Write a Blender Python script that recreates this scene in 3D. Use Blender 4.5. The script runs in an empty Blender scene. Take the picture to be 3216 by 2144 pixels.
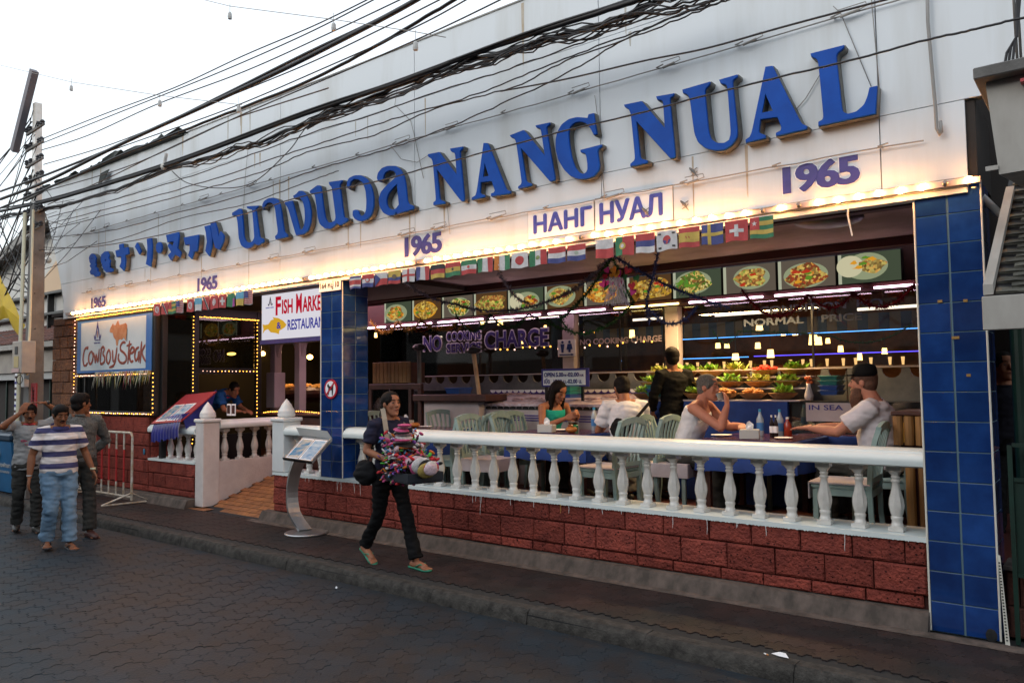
import bpy, bmesh, math, random
from mathutils import Vector, Matrix, noise
random.seed(7)
S = bpy.context.scene
COL = S.collection
PI = math.pi
# ---------------------------------------------------------------- camera
FPX = 2435.7
_y, _p, _r = math.radians(-38.00986), math.radians(3.12737), math.radians(-.68372)
_f = Vector((math.sin(_y)*math.cos(_p), math.cos(_y)*math.cos(_p), math.sin(_p)))
_rt = Vector((math.cos(_y), -math.sin(_y), 0)); _up = _rt.cross(_f)
RT = _rt*math.cos(_r) + _up*math.sin(_r); UP = -_rt*math.sin(_r) + _up*math.cos(_r); FW = _f
CAM = Vector((0, 0, 1.68))
cam = bpy.data.cameras.new('street_camera'); co = bpy.data.objects.new('street_camera', cam); COL.objects.link(co)
cam.sensor_width = 36; cam.lens = FPX/3216*36; cam.clip_start = .05; cam.clip_end = 2000
co.matrix_world = Matrix(((RT.x, UP.x, -FW.x, CAM.x), (RT.y, UP.y, -FW.y, CAM.y), (RT.z, UP.z, -FW.z, CAM.z), (0, 0, 0, 1)))
S.camera = co
# ---------------------------------------------------------------- sky, sun, exposure
W = bpy.data.worlds.new('World'); S.world = W; W.use_nodes = True
nt = W.node_tree; nt.nodes.clear()
sky = nt.nodes.new('ShaderNodeTexSky'); sky.sky_type = 'NISHITA'; sky.sun_disc = False
SUN_EL, SUN_AZ = math.radians(24), math.radians(200)
sky.sun_elevation = SUN_EL; sky.sun_rotation = SUN_AZ; sky.air_density = 1.6; sky.dust_density = 1.5; sky.ozone_density = 2
bg1 = nt.nodes.new('ShaderNodeBackground'); bg1.inputs[1].default_value = .05
bg2 = nt.nodes.new('ShaderNodeBackground'); bg2.inputs[0].default_value = (.90, .95, 1, 1); bg2.inputs[1].default_value = 1.0
add = nt.nodes.new('ShaderNodeAddShader'); out = nt.nodes.new('ShaderNodeOutputWorld')
nt.links.new(sky.outputs[0], bg1.inputs[0]); nt.links.new(bg1.outputs[0], add.inputs[0]); nt.links.new(bg2.outputs[0], add.inputs[1]); nt.links.new(add.outputs[0], out.inputs[0])
sl = bpy.data.lights.new('sun', 'SUN'); sl.energy = .5; sl.angle = math.radians(25); sl.color = (1, .97, .94)
so = bpy.data.objects.new('sun', sl); COL.objects.link(so)
_sd = Vector((math.sin(SUN_AZ)*math.cos(SUN_EL), math.cos(SUN_AZ)*math.cos(SUN_EL), math.sin(SUN_EL)))
so.rotation_euler = _sd.to_track_quat('Z', 'Y').to_euler(); so.location = (0, 0, 30)
S.view_settings.view_transform = 'Standard'; S.view_settings.look = 'None'; S.view_settings.exposure = .22; S.view_settings.gamma = 1
S.view_settings.use_curve_mapping = False
S.render.engine = 'CYCLES'; S.cycles.use_denoising = True
S.cycles.max_bounces = 7; S.cycles.diffuse_bounces = 3; S.cycles.glossy_bounces = 3; S.cycles.transparent_max_bounces = 12; S.cycles.transmission_bounces = 4
S.cycles.caustics_reflective = False; S.cycles.caustics_refractive = False; S.cycles.sample_clamp_indirect = 6

# ---------------------------------------------------------------- measuring: which real point lies behind a spot of the photograph
def ray(px, py):
    return RT*((px-1608)/FPX) - UP*((py-1072)/FPX) + FW
def aY(px, py, Y):
    d = ray(px, py); return CAM + d*(Y/d.y)
def aX(px, py, X):
    d = ray(px, py); return CAM + d*(X/d.x)
def aZ(px, py, z=0.):
    d = ray(px, py); return CAM + d*((z-CAM.z)/d.z)
def cr(o, s):                       # enlarged-crop coordinates -> photograph coordinates
    return lambda p: (o[0]+p[0]*s, o[1]+p[1]*s)

# ---------------------------------------------------------------- mesh helpers
class MB:
    def __init__(s): s.v = []; s.f = []
    def add(s, vs, fs):
        b = len(s.v); s.v += [tuple(v) for v in vs]; s.f += [tuple(i+b for i in f) for f in fs]; return s
    def box(s, x0, x1, y0, y1, z0, z1):
        return s.add([(x0,y0,z0),(x1,y0,z0),(x1,y1,z0),(x0,y1,z0),(x0,y0,z1),(x1,y0,z1),(x1,y1,z1),(x0,y1,z1)],
                     [(0,3,2,1),(4,5,6,7),(0,1,5,4),(1,2,6,5),(2,3,7,6),(3,0,4,7)])
    def bevbox(s, x0, x1, y0, y1, z0, z1, c=.01):
        cx, cy, cz = (x0+x1)/2, (y0+y1)/2, (z0+z1)/2; hx, hy, hz = (x1-x0)/2, (y1-y0)/2, (z1-z0)/2
        c = min(c, hx*.9, hy*.9, hz*.9); bm = bmesh.new(); bmesh.ops.create_cube(bm, size=1)
        for v in bm.verts: v.co = Vector((cx+v.co.x*2*hx, cy+v.co.y*2*hy, cz+v.co.z*2*hz))
        bmesh.ops.bevel(bm, geom=list(bm.edges), offset=c, segments=1, affect='EDGES')
        s.bm(bm); return s
    def bm(s, bm, M=None):
        bm.verts.index_update(); vs = [(M @ v.co if M else v.co) for v in bm.verts]; fs = [[v.index for v in f.verts] for f in bm.faces]
        bm.free(); s.add(vs, fs); return s
    def obb(s, c, ax, ay, az, hx, hy, hz):
        c = Vector(c); vs = []
        for k in (-1, 1):
            for i, j in ((-1,-1),(1,-1),(1,1),(-1,1)): vs.append(c+ax*hx*i+ay*hy*j+az*hz*k)
        return s.add(vs, [(0,3,2,1),(4,5,6,7),(0,1,5,4),(1,2,6,5),(2,3,7,6),(3,0,4,7)])
    def bar(s, a, b, w, h=None, up=Vector((0,0,1))):
        a, b = Vector(a), Vector(b); h = h or w; d = (b-a); L = d.length; d.normalize()
        if abs(d.dot(up)) > .98: up = Vector((0,1,0))
        sx = d.cross(up).normalized(); uz = sx.cross(d)
        return s.obb((a+b)/2, sx, d, uz, w/2, L/2, h/2)
    def tube(s, pts, r, n=8, caps=True, flat=1.):
        pts = [Vector(p) for p in pts]; m = len(pts); rs = r if isinstance(r, (list, tuple)) else [r]*m
        vs = []; prev = None
        for i, p in enumerate(pts):
            t = (pts[min(i+1, m-1)]-pts[max(i-1, 0)])
            if t.length < 1e-9: t = Vector((0,0,1))
            t.normalize()
            if prev is None:
                a = Vector((0,0,1)) if abs(t.z) < .9 else Vector((1,0,0)); u = t.cross(a).normalized()
            else:
                u = (prev - t*prev.dot(t)); u = u.normalized() if u.length > 1e-6 else t.orthogonal().normalized()
            prev = u; w = t.cross(u)
            for k in range(n):
                a = 2*PI*k/n; vs.append(p+(u*math.cos(a)+w*math.sin(a)*flat)*rs[i])
        fs = [(i*n+k, i*n+(k+1) % n, (i+1)*n+(k+1) % n, (i+1)*n+k) for i in range(m-1) for k in range(n)]
        if caps: fs += [tuple(range(n-1, -1, -1)), tuple((m-1)*n+k for k in range(n))]
        return s.add(vs, fs)
    def capsule(s, pts, rs, n=12):
        pts = [Vector(p) for p in pts]; a = (pts[0]-pts[1]).normalized(); b = (pts[-1]-pts[-2]).normalized(); P = []; R = []
        for t in (.98, .75, .4): P.append(pts[0]+a*rs[0]*t); R.append(rs[0]*math.sqrt(1-t*t))
        P += pts; R += list(rs)
        for t in (.4, .75, .98): P.append(pts[-1]+b*rs[-1]*t); R.append(rs[-1]*math.sqrt(1-t*t))
        return s.tube(P, R, n)
    def lathe(s, prof, n=16, c=(0,0,0), flute=0, nf=0, zr=None, sq=None):
        vs = []; m = len(prof)
        for i, (r, z) in enumerate(prof):
            for k in range(n):
                a = 2*PI*k/n; rr = r
                if flute and zr and zr[0] < z < zr[1]: rr = r*(1+flute*math.cos(nf*a)*math.sin(PI*(z-zr[0])/(zr[1]-zr[0])))
                if sq and (z <= sq[0] or z >= sq[1]):
                    q = max(abs(math.cos(a)), abs(math.sin(a))); rr = r/q
                vs.append((c[0]+rr*math.cos(a), c[1]+rr*math.sin(a), c[2]+z))
        fs = [(i*n+k, i*n+(k+1) % n, (i+1)*n+(k+1) % n, (i+1)*n+k) for i in range(m-1) for k in range(n)]
        fs += [tuple(range(n-1, -1, -1)), tuple((m-1)*n+k for k in range(n))]
        return s.add(vs, fs)
    def ell(s, c, r, n=12, m=8, M=None):
        c = Vector(c); r = r if isinstance(r, (tuple, list)) else (r, r, r); vs = []
        for i in range(1, m):
            t = PI*i/m
            for k in range(n):
                a = 2*PI*k/n; q = Vector((r[0]*math.sin(t)*math.cos(a), r[1]*math.sin(t)*math.sin(a), r[2]*math.cos(t)))
                vs.append(c+(M @ q if M else q))
        for q in (Vector((0,0,r[2])), Vector((0,0,-r[2]))): vs.append(c+(M @ q if M else q))
        T, B = len(vs)-2, len(vs)-1
        fs = [(i*n+k, (i+1)*n+k, (i+1)*n+(k+1) % n, i*n+(k+1) % n) for i in range(m-2) for k in range(n)]
        fs += [(T, k, (k+1) % n) for k in range(n)] + [(B, (m-2)*n+(k+1) % n, (m-2)*n+k) for k in range(n)]
        return s.add(vs, fs)
    def prism(s, poly, fn0, fn1):    # poly 2D -> two caps by mapping functions
        n = len(poly); return s.add([fn0(*p) for p in poly]+[fn1(*p) for p in poly],
                [tuple(range(n)), tuple(range(2*n-1, n-1, -1))]+[(i, i+n, (i+1) % n+n, (i+1) % n) for i in range(n)])
    def wall(s, poly, y0, y1):       # polygon in XZ pushed along Y
        return s.prism(poly, lambda x, z: (x, y0, z), lambda x, z: (x, y1, z))
    def xprof(s, prof, x0, x1):      # polygon in YZ pushed along X
        return s.prism(prof, lambda y, z: (x0, y, z), lambda y, z: (x1, y, z))
    def mesh(s, name, smooth=False, ang=None):
        me = bpy.data.meshes.new(name); me.from_pydata(s.v, [], s.f)
        bm = bmesh.new(); bm.from_mesh(me); bmesh.ops.recalc_face_normals(bm, faces=bm.faces); bm.to_mesh(me); bm.free()
        if smooth:
            me.polygons.foreach_set('use_smooth', [True]*len(me.polygons))
            if ang: me.set_sharp_from_angle(angle=math.radians(ang))
        me.update(); return me

def tag(o, label=None, cat=None, group=None, kind=None):
    for k, v in (('label', label), ('category', cat), ('group', group), ('kind', kind)):
        if v: o[k] = v
    return o
def ob(name, data, mat=None, parent=None, loc=None):
    o = bpy.data.objects.new(name, data); COL.objects.link(o)
    if mat is not None and data is not None:
        if not data.materials: data.materials.append(mat)
    if parent is not None:
        o.parent = parent
        if loc is None: o.matrix_parent_inverse = Matrix.Translation(-Vector(parent.location))
    if loc is not None: o.location = loc
    return o
def put(name, mb, mat, parent=None, smooth=False, ang=None, label=None):
    me = mb.mesh(name, smooth, ang); me.materials.append(mat); o = ob(name, me, None, parent)
    if label: o['label'] = label
    return o
def thing(name, label, cat, loc=(0,0,0), group=None, rz=0):
    o = bpy.data.objects.new(name, None); COL.objects.link(o); o.location = loc; o.rotation_euler.z = rz; o.empty_display_size = .2
    return tag(o, label, cat, group)
def kids(o): return [c for c in ALLKIDS.get(o.name, [])]
def copy_tree(root, loc, rz, label=None, group=None):
    def rec(o, par):
        c = o.copy(); COL.objects.link(c)
        if par is not None: c.parent = par
        for ch in o.children: rec(ch, c)
        return c
    src = list(root.children); r = root.copy(); COL.objects.link(r); r.location = loc; r.rotation_euler.z = rz
    for ch in src: rec(ch, r)
    if label: r['label'] = label
    if group: r['group'] = group
    return r

# ---------------------------------------------------------------- materials
def lk(nt, a, b): nt.links.new(a, b)
def mat(name, col, rough=.6, metal=0., spec=.5, col2=None, scale=4., stretch=(1,1,1), lo=.35, hi=.65, bump=0., bscale=60., bdist=.01,
        objvar=0., emit=None, estr=0., vor=None, coat=0., detail=5, extra=None, trans=0., alpha=1., local=False, sheen=0., hue=0.):
    m = bpy.data.materials.new(name); m.use_nodes = True; nt = m.node_tree; N = nt.nodes; b = N['Principled BSDF']
    b.inputs['Roughness'].default_value = rough; b.inputs['Metallic'].default_value = metal; b.inputs['Specular IOR Level'].default_value = spec
    b.inputs['Base Color'].default_value = (*col, 1)
    if coat: b.inputs['Coat Weight'].default_value = coat; b.inputs['Coat Roughness'].default_value = .08
    if trans: b.inputs['Transmission Weight'].default_value = trans
    if sheen: b.inputs['Sheen Weight'].default_value = sheen
    if emit: b.inputs['Emission Color'].default_value = (*emit, 1); b.inputs['Emission Strength'].default_value = estr
    if local: pos = N.new('ShaderNodeTexCoord').outputs['Object']
    else: pos = N.new('ShaderNodeNewGeometry').outputs['Position']
    mp = N.new('ShaderNodeMapping'); mp.inputs['Scale'].default_value = stretch; lk(nt, pos, mp.inputs[0]); P = mp.outputs[0]
    last = None
    if col2:
        nz = N.new('ShaderNodeTexNoise'); nz.inputs['Scale'].default_value = scale; nz.inputs['Detail'].default_value = detail; nz.inputs['Roughness'].default_value = .6; lk(nt, P, nz.inputs['Vector'])
        rp = N.new('ShaderNodeValToRGB'); rp.color_ramp.elements[0].position = lo; rp.color_ramp.elements[1].position = hi
        rp.color_ramp.elements[0].color = (*col, 1); rp.color_ramp.elements[1].color = (*col2, 1)
        lk(nt, nz.outputs['Fac'], rp.inputs[0]); last = rp.outputs[0]
    if vor:      # (scale, threshold, colour) dark pits
        vs_ = N.new('ShaderNodeTexVoronoi'); vs_.inputs['Scale'].default_value = vor[0]; vs_.inputs['Randomness'].default_value = 1; lk(nt, pos, vs_.inputs['Vector'])
        n2 = N.new('ShaderNodeTexNoise'); n2.inputs['Scale'].default_value = vor[0]*.35; lk(nt, pos, n2.inputs['Vector'])
        mm = N.new('ShaderNodeMath'); mm.operation = 'MULTIPLY'; lk(nt, n2.outputs['Fac'], mm.inputs[0]); mm.inputs[1].default_value = vor[1]*2
        lt = N.new('ShaderNodeMath'); lt.operation = 'LESS_THAN'; lk(nt, vs_.outputs['Distance'], lt.inputs[0]); lk(nt, mm.outputs[0], lt.inputs[1])
        mx = N.new('ShaderNodeMix'); mx.data_type = 'RGBA'; lk(nt, lt.outputs[0], mx.inputs['Factor'])
        if last: lk(nt, last, mx.inputs['A'])
        else: mx.inputs['A'].default_value = (*col, 1)
        mx.inputs['B'].default_value = (*vor[2], 1); last = mx.outputs['Result']
    if objvar or hue:
        oi = N.new('ShaderNodeObjectInfo'); hs = N.new('ShaderNodeHueSaturation'); mr = N.new('ShaderNodeMapRange')
        lk(nt, oi.outputs['Random'], mr.inputs['Value']); mr.inputs['To Min'].default_value = 1-objvar; mr.inputs['To Max'].default_value = 1+objvar
        lk(nt, mr.outputs[0], hs.inputs['Value'])
        if hue:
            m3 = N.new('ShaderNodeMath'); m3.operation = 'MULTIPLY'; lk(nt, oi.outputs['Random'], m3.inputs[0]); m3.inputs[1].default_value = 7.31
            m4 = N.new('ShaderNodeMath'); m4.operation = 'FRACT'; lk(nt, m3.outputs[0], m4.inputs[0])
            m5 = N.new('ShaderNodeMapRange'); lk(nt, m4.outputs[0], m5.inputs['Value']); m5.inputs['To Min'].default_value = .5-hue; m5.inputs['To Max'].default_value = .5+hue; lk(nt, m5.outputs[0], hs.inputs['Hue'])
        if last: lk(nt, last, hs.inputs['Color'])
        else: hs.inputs['Color'].default_value = (*col, 1)
        last = hs.outputs[0]
    if last: lk(nt, last, b.inputs['Base Color'])
    if bump:
        nb = N.new('ShaderNodeTexNoise'); nb.inputs['Scale'].default_value = bscale; nb.inputs['Detail'].default_value = 6; lk(nt, P, nb.inputs['Vector'])
        bp = N.new('ShaderNodeBump'); bp.inputs['Strength'].default_value = bump; bp.inputs['Distance'].default_value = bdist; h = nb.outputs['Fac']
        if vor:
            sm = N.new('ShaderNodeMath'); sm.operation = 'SUBTRACT'; lk(nt, h, sm.inputs[0]); lk(nt, lt.outputs[0], sm.inputs[1]); h = sm.outputs[0]
        lk(nt, h, bp.inputs['Height']); lk(nt, bp.outputs[0], b.inputs['Normal'])
    return m
def emis(name, col, s, samp=True):
    m = bpy.data.materials.new(name); m.use_nodes = True; nt = m.node_tree; nt.nodes.clear()
    e = nt.nodes.new('ShaderNodeEmission'); e.inputs[0].default_value = (*col, 1); e.inputs[1].default_value = s
    o = nt.nodes.new('ShaderNodeOutputMaterial'); lk(nt, e.outputs[0], o.inputs[0])
    if not samp: m.cycles.emission_sampling = 'NONE'
    return m
def glassm(name, tint=(1,1,1), refl=.07, rough=.02):
    m = bpy.data.materials.new(name); m.use_nodes = True; nt = m.node_tree; nt.nodes.clear(); N = nt.nodes
    t = N.new('ShaderNodeBsdfTransparent'); t.inputs[0].default_value = (*tint, 1); g = N.new('ShaderNodeBsdfGlossy'); g.inputs['Roughness'].default_value = rough
    lw = N.new('ShaderNodeFresnel'); lw.inputs[0].default_value = 1.45; ad = N.new('ShaderNodeMath'); ad.inputs[1].default_value = refl; lk(nt, lw.outputs[0], ad.inputs[0])
    mx = N.new('ShaderNodeMixShader'); lk(nt, ad.outputs[0], mx.inputs[0]); lk(nt, t.outputs[0], mx.inputs[1]); lk(nt, g.outputs[0], mx.inputs[2])
    o = N.new('ShaderNodeOutputMaterial'); lk(nt, mx.outputs[0], o.inputs[0]); return m

M = {}
M['board'] = mat('painted_board', (.66,.70,.74), .55, col2=(.50,.51,.50), scale=2.6, stretch=(1,1,.12), lo=.48, hi=.86, bump=.12, bscale=9, bdist=.01, vor=(2.3,.012,(.25,.22,.18)))
M['board2'] = mat('board_edge', (.35,.34,.32), .7, col2=(.2,.19,.18), scale=8)
M['blue_face'] = mat('letter_blue', (.003,.078,.42), .5, spec=.15, col2=(.003,.062,.35), scale=6)
M['rim'] = mat('letter_return', (.15,.145,.13), .55, metal=.1, col2=(.08,.078,.07), scale=14)
M['navy'] = mat('navy_paint', (.03,.026,.19), .5, col2=(.045,.035,.24), scale=12)
M['navy2'] = mat('blue_paint', (.035,.045,.32), .5, col2=(.06,.07,.42), scale=16)
M['white'] = mat('white_gloss_paint', (.74,.76,.76), .32, col2=(.66,.68,.68), scale=3, bump=.15, bscale=18, vor=(9,.018,(.3,.27,.22)), coat=.2)
M['white_rail'] = mat('rail_paint', (.74,.80,.79), .35, col2=(.64,.70,.69), scale=3, stretch=(.4,1,1), bump=.12, bscale=20, vor=(5,.012,(.25,.24,.2)))
M['bal'] = mat('glazed_baluster', (.68,.65,.61), .16, col2=(.56,.53,.49), scale=9, coat=.5)
M['cream'] = mat('cream_rough_wall', (.68,.63,.60), .8, col2=(.56,.50,.48), scale=3, bump=.5, bscale=45, bdist=.012)
M['lat'] = mat('red_painted_laterite', (.29,.066,.048), .85, spec=.08, col2=(.19,.045,.036), scale=9, bump=1, bscale=42, bdist=.03, vor=(26,.17,(.05,.014,.012)), objvar=.2)
M['latbase'] = mat('red_wall_core', (.05,.012,.01), .9)
M['latn'] = mat('natural_laterite', (.23,.085,.028), .85, col2=(.10,.035,.016), scale=22, bump=1, bscale=50, bdist=.03, vor=(40,.16,(.02,.008,.005)), objvar=.22)
M['conc'] = mat('old_concrete', (.13,.105,.092), .85, spec=.2, col2=(.06,.052,.046), scale=9, detail=9, stretch=(1,1,.45), bump=.4, bscale=40)
M['kerb'] = mat('kerb_concrete', (.085,.078,.070), .85, spec=.12, col2=(.028,.026,.024), scale=13, detail=9, lo=.3, hi=.7, bump=.7, bscale=60, bdist=.015, vor=(22,.05,(.03,.028,.026)))
M['paver'] = mat('pavement_paver', (.038,.023,.021), .6, spec=.2, col2=(.019,.020,.021), scale=1.6, bump=.4, bscale=60, objvar=.22)
M['rpaver'] = mat('road_paver', (.017,.027,.036), .55, spec=.2, col2=(.025,.024,.025), scale=2.6, lo=.42, hi=.62, bump=.4, bscale=60, objvar=.14)
M['dirt'] = mat('joint_dirt', (.013,.014,.015), .95, col2=(.022,.021,.021), scale=20)
M['ramp'] = mat('terracotta_tile', (.33,.14,.045), .6, col2=(.20,.08,.03), scale=9, bump=.3, bscale=70, objvar=.16)
M['tile'] = mat('blue_glazed_tile', (.007,.032,.145), .07, col2=(.013,.060,.24), scale=5, lo=.4, hi=.75, objvar=.25, bump=.05, bscale=7, coat=.5)
M['grout'] = mat('tile_grout', (.12,.20,.24), .8)
M['trim'] = mat('white_corner_trim', (.7,.68,.6), .4)
M['black'] = mat('black_frame', (.012,.012,.013), .35)
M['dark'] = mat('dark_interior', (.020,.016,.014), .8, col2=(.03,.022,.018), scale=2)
M['maroon'] = mat('maroon_beam', (.075,.018,.018), .6, col2=(.05,.014,.014), scale=3)
M['soffit'] = mat('soffit_board', (.46,.35,.35), .8, col2=(.20,.15,.14), scale=1)
M['glass'] = glassm('window_glass', (.93,.95,.95), .03)
M['glassd'] = glassm('tinted_glass', (.45,.47,.42), .04)
M['cable'] = mat('black_cable', (.012,.011,.014), .5)
M['cableg'] = mat('grey_wire', (.25,.24,.23), .6)
M['steel'] = mat('brushed_steel', (.50,.50,.50), .33, metal=.85, col2=(.4,.4,.4), scale=8, stretch=(1,1,.1))
M['pole'] = mat('pole_concrete', (.19,.185,.18), .85, col2=(.11,.105,.10), scale=3, bump=.3)
M['pvc'] = mat('yellowed_conduit', (.62,.58,.42), .5)
M['chair'] = mat('pale_green_wood', (.27,.37,.36), .5, col2=(.20,.29,.28), scale=6, bump=.1)
M['linen'] = mat('white_linen', (.52,.48,.52), .9, col2=(.42,.39,.43), scale=6, bump=.25, bscale=20)
M['bluecloth'] = mat('blue_tablecloth', (.012,.05,.24), .8, col2=(.010,.035,.17), scale=5, bump=.2, bscale=12)
M['mat_red'] = mat('glazed_tabletop', (.16,.035,.035), .2, col2=(.05,.03,.08), scale=14, coat=.4)
M['wood'] = mat('bamboo_wood', (.32,.17,.055), .6, col2=(.19,.09,.03), scale=7, stretch=(1,1,.2), objvar=.2)
M['dwood'] = mat('dark_wood', (.075,.024,.018), .5, col2=(.04,.014,.011), scale=6)
M['orange'] = mat('orange_pottery', (.42,.15,.03), .3)
M['paper'] = mat('white_paper', (.86,.86,.88), .9)
M['greypl'] = mat('grey_plastic', (.45,.45,.44), .5)
M['marble'] = mat('grey_marble', (.11,.115,.12), .3, col2=(.20,.20,.20), scale=5, detail=8, lo=.4, hi=.75)
M['fluor'] = emis('fluorescent_tube', (1,.66,.85), 8)
M['fluory'] = emis('warm_tube', (1,.75,.25), 6)
M['neonb'] = emis('blue_neon', (.10,.38,1), 2.2, False)
M['neonv'] = emis('violet_neon', (.12,.08,1), 2.2, False)
M['bulb'] = emis('filament_bulb', (1,.43,.12), 135)
M['bulbo'] = mat('dead_bulb', (.25,.22,.2), .1, metal=.5)
M['fairy'] = emis('fairy_light', (1,.40,.05), 5.5, False)
M['fairyp'] = emis('fairy_light_pale', (1,.55,.38), 3.6, False)
M['lamp'] = emis('lamp_shade', (1,.58,.17), 5)
M['purple_apron'] = mat('purple_trim', (.05,.03,.22), .7)
M['pinkish'] = mat('pink_lit_paint', (.50,.42,.42), .6, col2=(.42,.35,.35), scale=3)
M['ice'] = mat('crushed_ice', (.72,.62,.68), .4, col2=(.45,.30,.33), scale=16, bump=.8, bscale=35)
M['skin1'] = mat('brown_skin', (.22,.088,.042), .55, spec=.25, col2=(.18,.075,.04), scale=12)
M['skin2'] = mat('tan_skin', (.36,.15,.08), .55, spec=.25, col2=(.29,.12,.07), scale=12)
M['skin3'] = mat('fair_ruddy_skin', (.46,.20,.13), .55, spec=.25, col2=(.40,.17,.12), scale=10)
M['hair'] = mat('black_hair', (.006,.005,.005), .7, spec=.12, col2=(.012,.009,.008), scale=50, bump=.6, bscale=160, bdist=.004)
M['hairg'] = mat('grey_hair', (.07,.065,.06), .85, spec=.1, col2=(.15,.14,.13), scale=80, bump=.6, bscale=160, bdist=.004)
M['hairb'] = mat('brown_beard', (.13,.06,.035), .8, col2=(.07,.03,.02), scale=60, bump=.8, bscale=120, bdist=.006)
M['eye'] = mat('eye_white', (.20,.15,.13), .4, spec=.2)
M['lips'] = mat('lip_skin', (.22,.06,.045), .5)
def cloth(name, c, c2=None, sc=5, b=.35):
    return mat(name, c, .85, col2=c2 or tuple(x*.75 for x in c), scale=sc, bump=b, bscale=14, bdist=.012, spec=.15)
# ================================================================ ground, road, pavement
def structure(name, mb, m, smooth=False): o = put(name, mb, m, smooth=smooth); o['kind'] = 'structure'; return o
structure('ground', MB().add([(-300,-300,-.16),(300,-300,-.16),(300,300,-.16),(-300,300,-.16)], [(0,1,2,3)]), M['dirt'])
ROADZ = -.1
road = structure('road', MB().box(-60, 8, -6, 4.66, -.15, ROADZ-.009), M['dirt'])
pave = structure('pavement', MB().box(-60, 8, 4.8, 6.0, -.15, -.009), M['dirt'])
def paver_outline(R, amp):
    vs = [Vector((R*math.cos(PI/6+PI/3*k), R*math.sin(PI/6+PI/3*k))) for k in range(6)]; out_ = []
    for k in range(6):
        a, b = vs[k], vs[(k+1) % 6]; d = b-a; n = Vector((d.y, -d.x)).normalized()
        out_ += [a, a+d*.3+n*amp, a+d*.7-n*amp]
    return out_
def paver_mesh(name, R, amp, th, ch, gap, m):
    o = paver_outline(R, amp); k1 = 1-gap/R; k2 = 1-(gap+ch)/R; n = len(o); mb = MB()
    vs = [(p.x*k1, p.y*k1, -th) for p in o]+[(p.x*k1, p.y*k1, -ch*.6) for p in o]+[(p.x*k2, p.y*k2, 0) for p in o]
    fs = [(i+j*n, (i+1) % n+j*n, (i+1) % n+(j+1)*n, i+(j+1)*n) for i in range(n) for j in (0, 1)]+[tuple(range(2*n, 3*n))]
    mb.add(vs, fs); me = mb.mesh(name); me.materials.append(m); return me
def lay_pavers(parent, R, amp, region, z, m, nobj, keep, seed):
    rnd = random.Random(seed); me = paver_mesh('paver', R, amp, .02, .0016, .0014, m); dx, dy = R*math.sqrt(3), R*1.5; spots = []
    x0, x1, y0, y1 = region; j = 0; y = y0
    while y < y1:
        x = x0+(dx/2 if j % 2 else 0)
        while x < x1:
            d = Vector((x, y, z))-CAM; depth = d.dot(FW)
            if depth > .5:
                u = 1608+FPX*d.dot(RT)/depth; v = 1072-FPX*d.dot(UP)/depth
                if -120 < u < 3340 and v < 2260 and keep(x, y): spots.append((depth, x, y))
            x += dx
        y += dy; j += 1
    spots.sort(); mb = MB(); base = [v.co.copy() for v in me.vertices]; fc = [tuple(p.vertices) for p in me.polygons]; nT = 18
    top = paver_outline(R, amp); k2 = 1-.0034/R; k1 = 1-.0014/R
    for i, (dep, x, y) in enumerate(spots):
        dz = rnd.uniform(-.0018, .001); tx, ty = rnd.uniform(-.012, .012), rnd.uniform(-.012, .012)
        if i < nobj:
            o = ob('paver', me, None, parent, (x, y, z+dz)); o.rotation_euler = (tx, ty, 0)
        else:
            mb.add([(x+p.x*k1, y+p.y*k1, z+dz-.009) for p in top]+[(x+p.x*k2, y+p.y*k2, z+dz+tx*p.y-ty*p.x) for p in top],
                   [(q, (q+1) % nT, (q+1) % nT+nT, q+nT) for q in range(nT)]+[tuple(range(nT, 2*nT))])
    if mb.v:
        r = put('pavers', mb, m, parent); r['kind'] = 'stuff'
lay_pavers(road, .098, .014, (-24, .6, -1.2, 4.62), ROADZ, M['rpaver'], 300, lambda x, y: y < 4.56, 3)
lay_pavers(pave, .085, .017, (-26, 1.0, 4.86, 5.86), 0, M['paver'], 300, lambda x, y: y > 4.86 and y < 5.80, 4)
structure('road_edge_strip', MB().box(-60, 8, 4.56, 4.66, -.15, ROADZ-.001), M['rpaver'])
kerb = structure('kerb', MB().box(-60, 8, 4.68, 4.79, -.15, -.03), M['dirt'])
x = -30.; rk = random.Random(5)
while x < 3:
    L = .98; prof = [(4.66,-.12),(4.668,-.055),(4.682,-.018),(4.705,.004),(4.80,.005),(4.805,-.12)]
    j = rk.uniform(-.006, .006); mb = MB(); n = 7
    for i in range(n+1):
        jj = j+noise.noise(Vector((x+i*L/n, 3.3, 0)))*.008
        mb.v += [(x+L*i/n-.004*(i == n), py+jj, pz+jj*.5) for py, pz in prof]
    k = len(prof); mb.f = [(i*k+q, i*k+(q+1) % k, (i+1)*k+(q+1) % k, (i+1)*k+q) for i in range(n) for q in range(k)]+[tuple(range(k)), tuple(n*k+q for q in range(k))]
    put('kerb_stone', mb, M['kerb'], kerb, smooth=True, ang=40); x += L

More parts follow.
